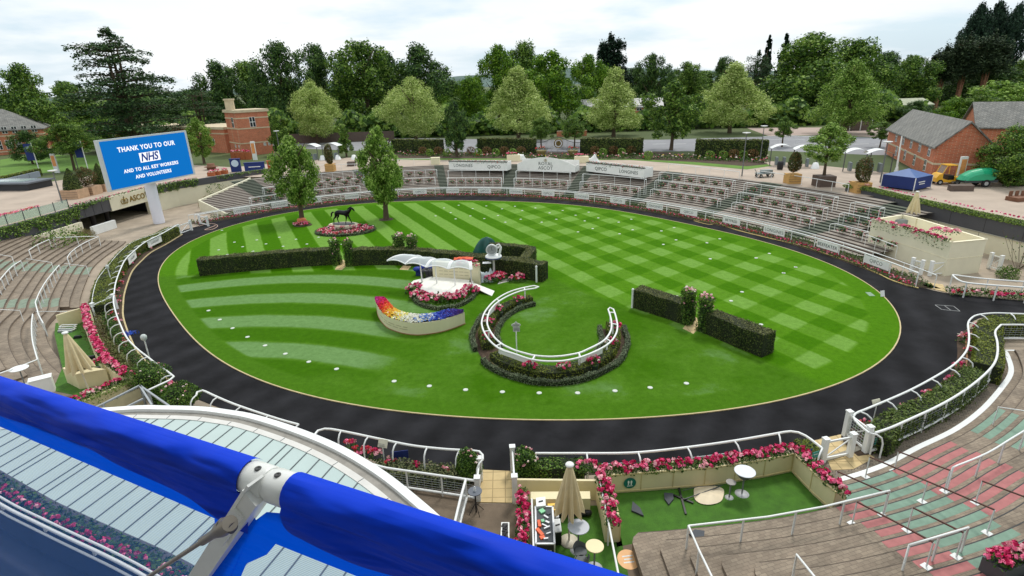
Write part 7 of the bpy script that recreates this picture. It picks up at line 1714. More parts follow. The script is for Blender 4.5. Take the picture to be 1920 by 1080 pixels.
mb=MB();mb.bar(T0-ho,T1-ho,0.034,0.034);mb.build('bracket_arm',SATIN,hb)
wv_=dT.cross(Vector((0,0,1))).normalized()
mb=MB();mb.bar(T0-ho-dT*0.01+Vector((0,0,.019)),T0+dT*0.07-ho+Vector((0,0,.019)),0.038,0.004);mb.build('bracket_cap',SATIN,hb)
sgn=1 if wv_.dot(dR)<0 else-1
L1=T0+dT*0.05+wv_*(0.019*sgn);L2=T0+dT*0.16+wv_*(0.024*sgn)
mb=MB();mb.bar(L1-ho,L2-ho,0.006,0.022);mb.build('lug',SATIN,hb)
cA2=BP(425,985,0.075);cB2=G(262,1092,14.02)
dc=(cB2-cA2).normalized();STEEL=mat('brushed_steel',rgb(150,142,130),0.35,0.15,20,metal=0.5)
mb=MB();mb.tube([cA2-ho-dc*.015,cA2+dc*.02-ho,cA2+dc*.05-ho,cA2+dc*.07-ho,cA2+dc*0.12-ho],[.012,.0135,.009,.0075,.0075],14);mb.tube([cA2+dc*.115-ho,cB2+dc*.4-ho],0.0042,10);mb.build('tie_cable',STEEL,hb)
mb=MB();mb.tube([cA2-ho-dR*0.012,cA2-ho+dR*0.014],0.009,16);mb.build('pin',mat('pin_steel',rgb(110,106,100),0.4,0.1,10,metal=0.7),hb)
def cloth_mat(name,c,tr,tcol):
 m_=bpy.data.materials.new(name);m_.use_nodes=True;t=m_.node_tree;b=t.nodes['Principled BSDF'];b.inputs['Base Color'].default_value=(*c,1);b.inputs['Roughness'].default_value=0.6;b.inputs['Specular IOR Level'].default_value=0.15
 tc_n=nn(t,'ShaderNodeTexCoord');mp_n=nn(t,'ShaderNodeMapping');mp_n.inputs['Rotation'].default_value=(0,.6,0);mp_n.inputs['Scale'].default_value=(4,4,22);t.links.new(tc_n.outputs['Object'],mp_n.inputs[0]);n_n=nn(t,'ShaderNodeTexNoise',Scale=1.0,Detail=2.0);t.links.new(mp_n.outputs[0],n_n.inputs['Vector'])
 b_n2=nn(t,'ShaderNodeBump',Strength=1.0,Distance=0.06);t.links.new(n_n.outputs['Fac'],b_n2.inputs['Height']);t.links.new(b_n2.outputs[0],b.inputs['Normal'])
 if tr>0:
  T=nn(t,'ShaderNodeBsdfTranslucent');T.inputs[0].default_value=(*tcol,1);X=nn(t,'ShaderNodeMixShader');X.inputs[0].default_value=tr
  t.links.new(b.outputs[0],X.inputs[1]);t.links.new(T.outputs[0],X.inputs[2]);t.links.new(X.outputs[0],t.nodes['Material Output'].inputs[0])
 return m_
BL1=cloth_mat('blue_cloth_double',rgb(0,62,214),0.05,rgb(0,50,190));BL2=cloth_mat('blue_cloth_single',rgb(0,62,214),0.7,rgb(0,84,222))
def banner(seg,wins,dline,label,seed):
 """seg: rail points either end; dline: photo line where the doubled hem stops"""
 base=Vector(seg[0]);t=thing('blue_banner',label,'banner',base)
 a,b=rel(seg,base);L_=(b-a).length;d=(b-a).normalized();n=90;vs=[];rng=np.random.default_rng(seed)
 prof=[(-1,0)];K=22
 for i in range(n+1):
  s=i/n;p=a+d*(L_*s)
  u_w=p+base;depth_z=None
  for k in range(K+1):
   if k<=10:
    an=math.radians(150-165*k/10);q=p+nR*(0.031*math.cos(an))+Vector((0,0,0.031*math.sin(an)))
   else:
    f=(k-10)/(K-10);z_bot=hem(s);z=-0.008+(z_bot+0.008)*f
    wr=0.008*math.sin(s*30+z*45+seed)*math.sin(s*13+1)+0.006*f*math.sin(s*11+f*3)+(0.006*max(0,math.sin(s*26-f*5))**4 if seed==1 else 0)
    q=p+nR*(0.0305-0.017*f+wr)+Vector((0,0,z))
   vs.append(q)
 mb=MB();mb.add(vs,[(i*(K+1)+k,(i+1)*(K+1)+k,(i+1)*(K+1)+k+1,i*(K+1)+k+1) for i in range(n) for k in range(K)],0,True)
 o=mb.build('hem',BL1,t)
 return t,base
def mk_hem(seg,line):
 def f(s):
  p=seg[0].lerp(seg[1],s);
  best=-0.2
  lo,hi=-0.7,0.0
  for _ in range(30):
   m_=(lo+hi)/2;x,y=proj((p.x,p.y,14.4+m_));yl=np.interp(x,[q[0] for q in line],[q[1] for q in line])
   if y>yl:lo=m_
   else:hi=m_
  return lo
 cache={}
 def g(s):
  k=round(s,4)
  if k not in cache:cache[k]=f(s)
  return cache[k]
 return g
segL=(onrail(RA),gL);segR=(gR,onrail(RBp))
lineL=[(-500,560),(0,768),(200,846),(380,927),(445,958),(520,990)];lineR=[(440,955),(510,981),(620,1020),(760,1075),(1100,1215),(1600,1400)]
MESH=bpy.data.materials.new('perforated_mesh');MESH.use_nodes=True;t=MESH.node_tree;b=t.nodes['Principled BSDF'];b.inputs['Base Color'].default_value=(*rgb(40,90,170),1);b.inputs['Roughness'].default_value=0.7
X=nn(t,'ShaderNodeMixShader');T=nn(t,'ShaderNodeBsdfTransparent');tcn=nn(t,'ShaderNodeTexCoord');wv=nn(t,'ShaderNodeTexWave',Scale=70.0);wv.bands_direction='Z';t.links.new(tcn.outputs['Object'],wv.inputs['Vector'])
mm=nn(t,'ShaderNodeMath',operation='MULTIPLY_ADD');t.links.new(wv.outputs['Fac'],mm.inputs[0]);mm.inputs[1].default_value=0.30;mm.inputs[2].default_value=0.18;t.links.new(mm.outputs[0],X.inputs[0])
tl2=nn(t,'ShaderNodeBsdfTranslucent');tl2.inputs[0].default_value=(*rgb(60,120,200),1);x2=nn(t,'ShaderNodeMixShader');x2.inputs[0].default_value=0.5;t.links.new(b.outputs[0],x2.inputs[1]);t.links.new(tl2.outputs[0],x2.inputs[2])
t.links.new(T.outputs[0],X.inputs[1]);t.links.new(x2.outputs[0],X.inputs[2]);t.links.new(X.outputs[0],t.nodes['Material Output'].inputs[0])
def planepoly(t,base,name,px,m_,off):
 mb=MB();mb.poly([BP(a,b,off)-base for a,b in px]);return mb.build(name,m_,t)
hem=mk_hem(segL,lineL);tL,bL=banner(segL,None,None,'deep blue banner with mesh window hung on the rail at lower left',1)
planepoly(tL,bL,'blue_border',[(-500,500),(0,730),(380,900),(462,940),(420,1000),(405,1024),(402,972),(24,810),(0,800),(-500,600)],BL2,0.008)
planepoly(tL,bL,'blue_border',[(462,940),(480,975),(430,1090),(380,1200),(300,1200),(370,1084),(405,1024),(420,1000)],BL2,0.008)
planepoly(tL,bL,'mesh_window',[(-500,600),(0,800),(24,810),(402,972),(405,1024),(370,1084),(300,1200),(-500,1200)],MESH,0.006)
hem=mk_hem(segR,lineR);tR,bR=banner(segR,None,None,'deep blue banner on the rail right of the bracket',3)
planepoly(tR,bR,'blue_border',[(500,960),(560,965),(800,1060),(1300,1300),(1300,1500),(850,1155),(700,1093),(517,1020),(490,1010),(480,975)],BL2,0.008)
planepoly(tR,bR,'blue_border',[(480,975),(490,1010),(517,1020),(500,1040),(462,1057),(450,1085),(440,1120),(420,1130),(430,1085)],BL2,0.008)
planepoly(tR,bR,'mesh_window',[(517,1020),(700,1093),(850,1155),(900,1300),(420,1300),(440,1120),(450,1085),(462,1057),(500,1040)],MESH,0.006)
# ==== trees
BARK=mat('bark',rgb(88,74,58),0.95,0.3,3,0.5,8);PBARK=mat('pine_bark',rgb(150,106,82),0.9,0.25,3,0.4,8)
LM={'plane':leafmat('plane_leaves',[rgb(108,134,58),rgb(152,174,88),rgb(184,202,116),rgb(216,226,154)],0.36,0.6,0.42,5),'oak':leafmat('oak_leaves',[rgb(36,62,22),rgb(64,98,32),rgb(100,134,46),rgb(144,170,76)],0.22,0.6,0.55,4.2),'dark':leafmat('dark_leaves',[rgb(26,50,24),rgb(50,80,36),rgb(78,112,48),rgb(112,140,66)],0.18,0.6,0.55,4.2),'bright':leafmat('bright_leaves',[rgb(40,74,14),rgb(72,112,22),rgb(108,148,34),rgb(144,176,56)],0.28,0.6,0.55,4.2),'young':leafmat('young_leaves',[rgb(60,92,28),rgb(100,136,46),rgb(140,172,74),rgb(178,204,110)],0.34,0.55,0.5,4.5),'cedar':leafmat('cedar_needles',[rgb(22,44,24),rgb(42,70,38),rgb(68,98,54),rgb(96,120,72)],0.08,0.7,0.35,3),'sequoia':leafmat('sequoia_needles',[rgb(12,30,22),rgb(24,48,34),rgb(40,66,46),rgb(56,80,56)],0.05,0.7,0.35,3),'scots':leafmat('pine_needles',[rgb(30,46,32),rgb(54,72,46),rgb(80,96,62)],0.1,0.7,0.35,3)}
ASP=2.3
def crown_mesh(shape,seed,n=11000,leaf=0.05,nl=26,lr=(0.24,0.4),wild=.12):
 rng=np.random.default_rng(seed);C=[];R=[]
 for i in range(nl):
  a=i*2.39996+rng.random();h=(i+0.5)/nl
  if shape=='cone':w=0.98*(1-h)**0.75*min(1,0.55+h*3)+0.02
  elif shape=='dome':w=math.sqrt(max(0,1-(max(0,h-0.3)/0.7)**2))*(0.8+.2*min(1,h*4))
  elif shape=='oval':w=math.sin(math.pi*min(0.98,0.12+h*0.88))**0.8
  else:w=math.sqrt(max(0,1-h*h))
  w*=1+wild*math.sin(a*2+seed)+wild*rng.normal()*.6;w=max(.05,w);r=lr[0]+(lr[1]-lr[0])*rng.random();r*=0.65+0.35*w;rr=max(0,(w-r*0.7))*(0.75+0.3*rng.random())*(1 if i%4 else 0.35)
  C.append((rr*math.cos(a),rr*math.sin(a),ASP*(0.06+0.86*h)));R.append(r)
 C=np.array(C);R=np.array(R);w_=R**2;idx=rng.choice(nl,n,p=w_/w_.sum())
 d=rng.normal(size=(n,3));d/=np.linalg.norm(d,axis=1)[:,None];d[:,2]+=0.15
 rad=R[idx]*(0.58+0.44*rng.random(n)**0.7)*(1+0.2*np.sin(8*d[:,0]+idx)*np.sin(7*d[:,1]+2*idx)+0.16*np.sin(13*d[:,2]+3*idx+9*d[:,0]));rad[rng.random(n)<.06]*=1.25
 p=C[idx]+d*rad[:,None]*np.array([1,1,0.9]);mb=MB();mb.leaves(p,d,1.25*leaf*(0.6+0.8*rng.random(n)),0,0.6,0.75,rng);return mb
def trunk_mesh(seed,limbs=6,bark=BARK):
 rng=np.random.default_rng(seed);mb=MB();mb.tube([Vector((0,0,-0.05)),Vector((0.01,0,0.12)),Vector((0.02,0.01,0.35)),Vector((0,0.02,0.62)),Vector((0,0,0.9))],[.05,.036,.028,.018,.004],8)
 for k in range(limbs):a=k*2.4+rng.random();h=0.28+0.08*k;mb.tube([Vector((0.01,0.01,h)),Vector((0.11*math.cos(a),0.11*math.sin(a),h+.12)),Vector((0.24*math.cos(a),0.24*math.sin(a),h+.26))],[.017,.011,.003],6)
 return mb.mesh('trunk',[bark])
CM={}
def crown(kind,shape,var,**k):
 key=(kind,shape,var)
 if key not in CM:CM[key]=crown_mesh(shape,hash_(key),**k).mesh('crown',[LM[kind]])
 return CM[key]
def hash_(k):return sum(ord(c)*(i+3) for i,c in enumerate(str(k)))%9973
TM=[trunk_mesh(i) for i in range(3)];PTM=trunk_mesh(9,3,PBARK)
def put_tree(base,h,R,kind,shape,label,cb=0.22,var=0,name=None,trunk=None,**k):
 t=thing(name or{'cedar':'cedar_tree','sequoia':'redwood_tree','scots':'pine_tree','plane':'plane_tree'}.get(kind,'broadleaf_tree'),label,'tree',base,(base[0]*7.3)%6.28)
 put('trunk',trunk or TM[var%3],t,scale=(h*0.75,h*0.75,h*(0.98 if kind!='sequoia' else.72)));put('crown',crown(kind,shape,var,**k),t,loc=(0,0,h*cb),scale=(R*1.08,R*1.08,h*(1-cb)*1.03/ASP));return t
def tree(px,D,py,wpx,kind,shape,label,cb=0.15,var=0,z0=ZC,**k):
 b=AT(px,D,z0);h=ZT(b,py)-z0;dep=D*cT+(H-z0)*sT;return put_tree(b,h,wpx/2*dep/F_PX,kind,shape,label,cb,var,**k)
big=dict(n=22000,leaf=0.042,nl=40,lr=(0.15,0.36),wild=.3)
for px,D,py,w_,kd,sh,vr,lb_ in[(78,150,122,112,'oak','dome',0,'open crowned tree at far left behind the mansion'),(150,172,152,110,'oak','dome',1,'rounded tree between the far left tree and the big cedar'),(22,235,176,110,'dark','dome',2,'low dark tree at the left frame edge'),(428,185,118,90,'dark','dome',0,'dark tree at the left end of the tall wood'),(478,205,116,100,'oak','dome',2,'mid green tree above the brick tower'),(543,180,80,92,'dark','dome',1,'tall thin topped dark tree above the first plane'),(612,192,86,86,'dark','dome',2,'tall dark tree right of the thin topped one'),(692,186,76,132,'oak','dome',1,'broad olive green tree, widest of the left wood'),(795,186,88,112,'dark','dome',0,'dark tree over the second plane'),(735,215,100,100,'dark','dome',2,'dark tree filling between the olive and the dark tree'),(850,215,152,90,'oak','dome',0,'lower tree in the dip of the skyline'),(884,178,146,70,'bright','dome',1,'bright small tree left of the third plane'),(938,195,84,84,'bright','dome',0,'upright bright tree above the third plane, left'),(985,205,80,80,'oak','dome',2,'tree topping the central rise'),(1034,172,96,122,'bright','dome',2,'very full bright green tree right of the third plane'),(1102,196,102,78,'bright','dome',0,'round bright topped tree right of the fullest tree'),(1190,240,128,90,'dark','dome',1,'dark low tree under the flat topped conifer'),(1220,205,99,66,'dark','oval',2,'rounded dark tree right of the conifer'),(1284,235,117,70,'oak','dome',0,'low tree between the oak and the fifth plane'),(1347,250,109,54,'dark','dome',2,'small peaked tree on the skyline over the fifth plane'),(1316,245,132,100,'oak','dome',1,'low broad tree on the skyline'),(1503,168,64,172,'oak','dome',0,'largest dark round tree right of the fifth plane'),(1585,184,74,124,'oak','dome',2,'irregular tree behind the sixth plane'),(1646,200,98,90,'dark','dome',1,'dark tree right of the sixth plane'),(1694,182,103,98,'oak','dome',1,'dome crowned tree above the green shed'),(1755,215,120,110,'dark','dome',0,'dark mass left of the redwoods'),(1850,190,122,130,'dark','dome',1,'dark mass below the redwoods'),(1905,210,112,110,'oak','dome',2,'wooded rise at the right frame edge'),(370,215,168,120,'dark','dome',1,'dark tree behind the cedars'),(280,240,165,140,'oak','dome',0,'tree showing under the big cedar')]:
 tree(px,D,py,w_,kd,sh,lb_,0.06,vr,**big)
pl_=dict(n=30000,leaf=0.030,nl=80,lr=(0.13,0.30),wild=.16)
for i,(px,D,py,w_,vr) in enumerate([(597,136,152,98,0),(780,131,143,110,1),(972,131,127,136,0),(1150,131,128,132,1),(1368,131,119,142,0),(1583,122,112,136,1)]):
 tree(px,D,py,w_,'plane' if i<5 else 'young','cone' if i in(2,3,4,5) else 'oval','%s of the six pale plane trees along the road'%['leftmost','second','third','fourth','fifth','rightmost'][i],0.09,vr,name='plane_tree',**pl_)
sm=dict(n=10000,leaf=0.055,nl=32,lr=(0.17,0.32),wild=.2)
for px,D,py,w_,kd,sh,cb,vr,lb_ in[(1258,103,152,98,'oak','oval',.14,0,'dark oak standing in the flower border'),(857,103,190,56,'dark','oval',.1,1,'slim dark tree in the border left of the viewing boxes'),(1015,112,220,44,'oak','dome',.3,0,'little tree left of the ornamental gates'),(1077,112,220,46,'oak','dome',.3,1,'little tree right of the ornamental gates'),(650,108,234,38,'oak','cone',.1,0,'small pointed tree between the lawn trees'),(528,114,216,44,'oak','cone',.08,1,'small pointed tree right of the brick tower'),(1466,103,219,42,'oak','oval',.3,0,'small neat tree by the turnstiles'),(1649,98,228,50,'oak','oval',.3,1,'small neat tree before the brick house'),(383,104,221,56,'young','oval',.12,0,'young tree on the concourse by the screen'),(140,100,232,78,'oak','dome',.35,0,'spreading tree on the small lawn at left'),(62,112,246,60,'dark','dome',.1,1,'dark little tree before the mansion'),(200,132,222,110,'bright','dome',.05,0,'bright bushy tree below the big cedar'),(1780,122,184,72,'bright','dome',.0,1,'bright dome shaped bush above the grey roofs'),(1868,128,152,124,'young','dome',.0,0,'big yellow green domed tree at right'),(1832,118,178,80,'oak','dome',.0,1,'rounded shrub left of the yellow green dome'),(1712,140,190,60,'dark','dome',.0,0,'dark shrub at the end of the green shed'),(905,115,262,30,'oak','dome',0,0,'small shrub at the left border hedge gap')]:
 tree(px,D,py,w_,kd,sh,lb_,cb,vr,**sm)
dk=dict(n=9000,leaf=0.05,nl=30,lr=(0.2,0.34));tree(1893,62,238,112,'oak','dome','dark tree close by at the right frame edge',0.05,2,**dk)
lt=dict(n=18000,leaf=0.05,nl=52,lr=(0.15,0.34),wild=.2)
for(bx_,by_,py,w_,vr,lb_) in((566,413,256,84,0,'left lawn tree with its round flower bed'),(724,411,238,82,1,'right lawn tree beyond the horse statue')):
 b=G(bx_,by_,0.03);h=ZT(b,py);dep=b.y*cT+H*sT;put_tree(b,h,w_/2*dep/F_PX,'young','oval',lb_,0.16,vr+2,name='lawn_tree',**lt)
def cedar(px,D,py,wpx,label,kind='cedar',seed=0,tiers=11,low=0.12,flat=0.05,taper=1.0,name='cedar_tree',trunkm=None,lean=0.0):
 b=AT(px,D);h=ZT(b,py)-ZC;dep=D*cT+(H-ZC)*sT;R=wpx/2*dep/F_PX;rng=np.random.default_rng(seed);t=thing(name,label,'tree',b);mb=MB();tk=MB()
 for k in range(3):a=2.1*k;tk.tube([Vector((0.3*math.cos(a),0.3*math.sin(a),-0.1)),Vector((0.5*math.cos(a),.4*math.sin(a),h*0.3)),Vector((1.1*math.cos(a),math.sin(a),h*0.7)),Vector((1.3*math.cos(a),1.0*math.sin(a),h*(0.93-.05*k)))],[h*.022,h*.016,h*.010,.03],7)
 for i in range(tiers):
  f=i/(tiers-1);z=h*(low+(0.95-low)*f);rr=R*(1-f)**(0.62*taper)*(0.6+0.5*rng.random())+R*0.14;nb=6 if f<.6 else 5
  for j in range(nb):
   a=j*6.283/nb+rng.random()*.8;L_=rr*(0.65+0.4*rng.random());zt2=z+rng.normal()*h*0.024
   tk.tube([Vector((0,0,zt2-.08*L_)),Vector((L_*.5*math.cos(a),L_*.5*math.sin(a),zt2-0.02*L_)),Vector((L_*.9*math.cos(a),L_*.9*math.sin(a),zt2))],[h*.008,h*.005,.02],5)
   n=int((230 if kind=='cedar' else 420)*max(0.4,L_/R*1.6));s=rng.random(n)**0.7;wdt=0.24*L_*np.sin(np.pi*np.clip(s,.12,.95))+.12*L_;q=rng.normal(size=n)*wdt*.55
   p=np.stack([s*L_*math.cos(a)-q*math.sin(a),s*L_*math.sin(a)+q*math.cos(a),zt2+rng.normal(size=n)*h*flat*.28-0.08*L_*s**3],1)
   mb.leaves(p,np.tile([0,0,1.0],(n,1)),h*(.023 if kind=='cedar' else.032),0,0.5,0.5,rng)
 tk.build('trunk',PBARK if kind=='scots' else BARK,t);mb.build('crown',LM[kind],t);return t
cedar(258,124,48,218,'huge layered cedar rising behind the blue screen',seed=3,tiers=13,low=0.2,flat=.045,taper=.6)
cedar(388,138,158,150,'lower spreading cedar right of the huge one',seed=5,tiers=7,low=0.3,flat=.04)
cedar(1142,225,68,86,'flat topped dark conifer above the fourth plane','sequoia',7,8,0.45,0.12,0.35,'conifer_tree')
cedar(1412,212,96,70,'flat topped cedar left of the largest tree',seed=8,tiers=7,low=0.4,flat=.1,taper=.5)
cedar(1428,240,65,26,'thin spruce tip left of the largest tree','sequoia',9,12,0.4,0.03,1.2,'spruce_tree');cedar(1459,240,61,28,'thin spruce tip touching the largest tree','sequoia',10,12,0.4,0.03,1.2,'spruce_tree')
sq=dict(n=22000,leaf=0.055,nl=44,lr=(0.22,0.4))
for px,D,py,w_,v,lb_ in((1798,205,10,52,0,'left spire of the three tall redwoods'),(1831,208,1,58,1,'tallest middle spire of the three redwoods'),(1866,200,12,46,2,'right spire of the three tall redwoods')):tree(px,D,py,w_,'sequoia','oval',lb_,0.28,v,name='redwood_tree',**sq)
for px,D,py,w_,s,lb_ in((1752,186,92,60,11,'slim pine with a leaning bare trunk, leftmost'),(1790,184,76,74,12,'bare trunked pine in front of the redwoods, middle'),(1832,182,72,76,13,'forked bare trunked pine in front of the redwoods, right')):cedar(px,D,py,w_,lb_,'scots',s,9,0.6,0.2,0.3,'pine_tree')
mb=MB();rng=np.random.default_rng(77);n=26000;th_=(rng.random(n)-0.5)*2.3;D_=255+rng.random(n)*50;hh=9+3*np.sin(th_*31)+2*np.sin(th_*67+1)+1.5*np.sin(th_*140)
p=np.stack([D_*np.sin(th_),D_*np.cos(th_),ZC+hh*rng.random(n)**0.55],1);mb.leaves(p,np.stack([-np.sin(th_),-np.cos(th_),0.8+0*th_],1),3.2,0,0.6,0.8,rng);mb.build('woodland',LM['dark'],kind='stuff')
mb=MB();n=34000;th_=rng.uniform(-.62,.62,n);D_=143+rng.random(n)*20;hh=4.5+1.5*np.sin(th_*47)+1.5*np.sin(th_*113)
mb.leaves(np.stack([D_*np.sin(th_)/np.cos(th_),D_,ZC+hh*rng.random(n)**.6],1),np.stack([0*th_,-1+0*th_,.8+0*th_],1),1.5,0,.6,.8,rng);mb.build('undergrowth',LM['oak'],kind='stuff')
mb=MB();HL=mat('hazy_wooded_hill',rgb(74,96,92),0.95,0.2,0.02,col2=rgb(92,114,104),space='World');A=[];B=[]  # bluish distance haze is mixed into the hill colour
for i in range(121):
 a=-1.2+2.4*i/120;z=26+14*math.sin(a*5+1.2)+6*math.sin(a*13)+1.5*math.sin(a*61);A.append(Vector((1500*math.sin(a),1500*math.cos(a),0)));B.append(Vector((1750*math.sin(a),1750*math.cos(a),z)))
mb.ribbon(A,B);mb.build('hills',HL,kind='structure')
# ==== buildings
RBRK=brickmat('red_brick',rgb(208,114,78),rgb(186,98,66),rgb(196,156,128),bw=0.45,rh=0.15,msz=0.02,axes='wall',noise=0.2)
STN=mat('dressed_stone',rgb(206,190,160),0.85,0.12,1.5,space='World');SLATE=brickmat('slate_roof',rgb(142,140,134),rgb(122,122,118),rgb(96,96,92),bw=0.5,rh=0.3,msz=0.03,noise=0.3)
WIN=mat('window_glass',rgb(44,48,54),0.15,0.2,2);UPVC=mat('white_frame',rgb(232,232,228),0.5)
def building(name,label,A,B,depth,h,m_,roof='flat',rm=None,rise=2.0,wins=(),ov=0.4,z0=ZC,bands=(),face2=()):
 """A->B: foot of the wall seen from the ring (left to right)"""
 A,B=Vector((A.x,A.y,z0)),Vector((B.x,B.y,z0));c=(A+B)/2;t=thing(name,label,'building',c);d=(B-A).normalized();n_=Vector((-d.y,d.x,0));a,b=A-c,B-c;P=[a,b,b+n_*depth,a+n_*depth];L_=(B-A).length
 mb=MB();mb.prism([V2(p) for p in P],0,h);mb.build('walls',m_,t)
 if roof=='flat':
  mb=MB();e=[a-d*.25-n_*.25,b+d*.25-n_*.25,b+d*.25+n_*(depth+.25),a-d*.25+n_*(depth+.25)];mb.prism([V2(p) for p in e],h,h+.5);mb.build('parapet',rm or STN,t)
 else:
  g=MB();o=ov;ea,eb,ec,ed=a-d*o-n_*o,b+d*o-n_*o,b+d*o+n_*(depth+o),a-d*o+n_*(depth+o);Z=Vector((0,0,1))
  if roof=='ridge_long':r1,r2=a-d*o+n_*depth/2,b+d*o+n_*depth/2;ends=((a,a+n_*depth,a+n_*depth/2),(b,b+n_*depth,b+n_*depth/2));pans=((ea,eb,r2,r1),(ed,ec,r2,r1))
  elif roof=='ridge_across':r1,r2=(a+b)/2-n_*o,(a+b)/2+n_*(depth+o);ends=((a,b,(a+b)/2),(a+n_*depth,b+n_*depth,(a+b)/2+n_*depth));pans=((ea,ed,r2,r1),(eb,ec,r2,r1))
  else:r1,r2=a+n_*depth/2+d*depth/2,b+n_*depth/2-d*depth/2;ends=();pans=((ea,eb,r2,r1),(ed,ec,r2,r1),(ea,ed,r1,r1+Z*.001),(eb,ec,r2,r2+Z*.001))
  sl=rise/(depth/2 if roof!='ridge_across' else L_/2)*o
  for e1,e2,e3,e4 in pans:
   q=[e1+Z*(h-sl),e2+Z*(h-sl),e3+Z*(h+rise),e4+Z*(h+rise)];g.add(q+[v+Z*.18 for v in q],[(0,1,2,3),(7,6,5,4),(0,4,5,1),(1,5,6,2),(2,6,7,3),(3,7,4,0)])
  g.build('roof',rm or SLATE,t)
  for e1,e2,e3 in ends:mb=MB();mb.add([e1+Z*h,e2+Z*h,e3+Z*(h+rise-.05)],[(0,1,2)]);mb.build('gable',m_,t)
 for zb in bands:mb=MB();e=[a-d*.06-n_*.06,b+d*.06-n_*.06,b+d*.06+n_*(depth+.06),a-d*.06+n_*(depth+.06)];mb.prism([V2(p) for p in e],zb,zb+.22);mb.build('string_course',STN,t)
 def win(o,dx,nx,s,z,w_,hh_):
  c_=o+dx*s;fr=MB();q=-nx
  fr.prism([V2(c_-dx*w_/2-nx*.07),V2(c_+dx*w_/2-nx*.07),V2(c_+dx*w_/2+nx*.05),V2(c_-dx*w_/2+nx*.05)],z,z+hh_);f=fr.build('window',UPVC,t)
  g=MB();k=.12
  for u0,u1,v0,v1 in((-.5,0,0,.5),(0,.5,0,.5),(-.5,0,.5,1),(0,.5,.5,1)):
   x0,x1=u0*w_+k/2,u1*w_-k/2;z0_,z1_=z+v0*hh_+k/2,z+v1*hh_-k/2;g.poly([c_+dx*x0-nx*.078+Z_*z0_,c_+dx*x1-nx*.078+Z_*z0_,c_+dx*x1-nx*.078+Z_*z1_,c_+dx*x0-nx*.078+Z_*z1_])
  g.build('pane',WIN,f)
 Z_=Vector((0,0,1))
 for s,z,w_,hh_ in wins:win(a,d,n_,s*L_,z,w_,hh_)
 for s,z,w_,hh_ in face2:win(a,n_,d,s*depth,z,w_,hh_)
 return t,a,b,d,n_
K=G(456,293);K=G(456,293,ZC);Rr=G(514,287,ZC);ht=ZT(K,212)-ZC
t,a,b,d,n_=building('brick_tower','square red brick tower with stone parapet and chimney, left of the lawn trees',K,Rr,6.5,ht,RBRK,bands=(ht*.28,ht*.62,ht*.86),wins=((0.48,ht*.66,1.1,1.9),(0.32,ht*.2,.5,.6),(0.75,ht*.2,.5,.6),(0.9,ht*.2,.5,.6)),face2=((0.35,ht*.66,1.1,1.9),(.2,ht*.18,.5,.6),(.5,ht*.18,.5,.6)))
mb=MB();mb.box(a+d*.4+n_*3.5+Vector((0,0,ht+.45)),(1.6,1.0,1.9),.3);mb.box(a+d*.4+n_*3.5+Vector((0,0,ht+2.3)),(1.9,1.3,.3),.3);mb.build('chimney',STN,t)
WL=AT(352,128);WR=AT(428,121);hw=ZT(WR,243)-ZC
building('brick_wing','low red brick wing with a long pale balustrade left of the tower',WL,WR,9,hw,RBRK,bands=(hw*.8,),wins=((.3,hw*.35,1.0,1.2),(.7,hw*.35,1.0,1.2)),face2=())
building('brick_range','long low brick range with pale parapet behind the cedar trunks',AT(105,146),AT(345,139),9,ZT(AT(220,142),242)-ZC,RBRK,bands=(3,),wins=[(.08+.1*i,1.6,1.2,1.7) for i in range(9)])
MA,MBb=AT(-70,128),AT(92,136)
t,a,b,d,n_=building('mansion','red brick mansion with slate roof and pale stone trim at far left',MA,MBb,14,ZT(AT(40,131),244)-ZC,RBRK,'hip',SLATE,4.2,bands=(0.6,4.0),wins=[(.1+.115*i,1.2,1.1,2.0) for i in range(8)]+[(.1+.115*i,4.6,1.0,1.5) for i in range(8)])
building('brick_house','brick house glimpsed between the fourth plane and the border oak',AT(1090,172),AT(1240,168),9,ZT(AT(1200,169),200)-ZC,RBRK,'ridge_long',mat('pale_roof',rgb(190,188,184),.7,.1,1),2.0,wins=[(.12+.2*i,3.4,1.4,1.5) for i in range(5)])
GSH=mat('dark_green_cladding',rgb(26,66,54),.6,.15,.6,space='World')
building('green_shed','dark green clad shed with a pale roof behind the grey roofed house',AT(1652,152),AT(1742,152),9,ZT(AT(1700,152),197)-ZC,GSH,'ridge_long',mat('mossy_roof',rgb(168,172,148),.9,.15,.8,space='World'),1.3)
KH=G(1748,336,ZC);he=ZT(KH,274)-ZC;ME=G(1863,258,ZC+he);LE=G(1668,240,ZC+he);KE=G(1758,273,ZC+he)
dirL=(LE-KE);dpt=dirL.length;nG=Vector((dirL.x,dirL.y,0)).normalized();dG=Vector((nG.y,-nG.x,0));gA=Vector((KE.x,KE.y,0));W_=1.0
while proj((gA.x+dG.x*W_,gA.y+dG.y*W_,ZC+he))[0]<1863 and W_<16:W_+=.1
gB=gA+dG*W_
apx=G(1838,244,ZC+he+2.2);
t,a,b,d,n_=building('brick_house','red brick house with a long grey slate roof on the right',gA,gB,dpt,he,RBRK,'ridge_across',SLATE,2.6,bands=(he*.42,),face2=[(.1+.17*i,he*.6,1.0,1.6) for i in range(5)]+[(.12+.2*i,he*.12,.9,1.4) for i in range(4)])
building('grey_roofed_house','second grey roofed brick house behind the first, at right',AT(1822,88),AT(1960,84),10,ZT(AT(1890,86),238)-ZC,RBRK,'ridge_long',SLATE,3.2)
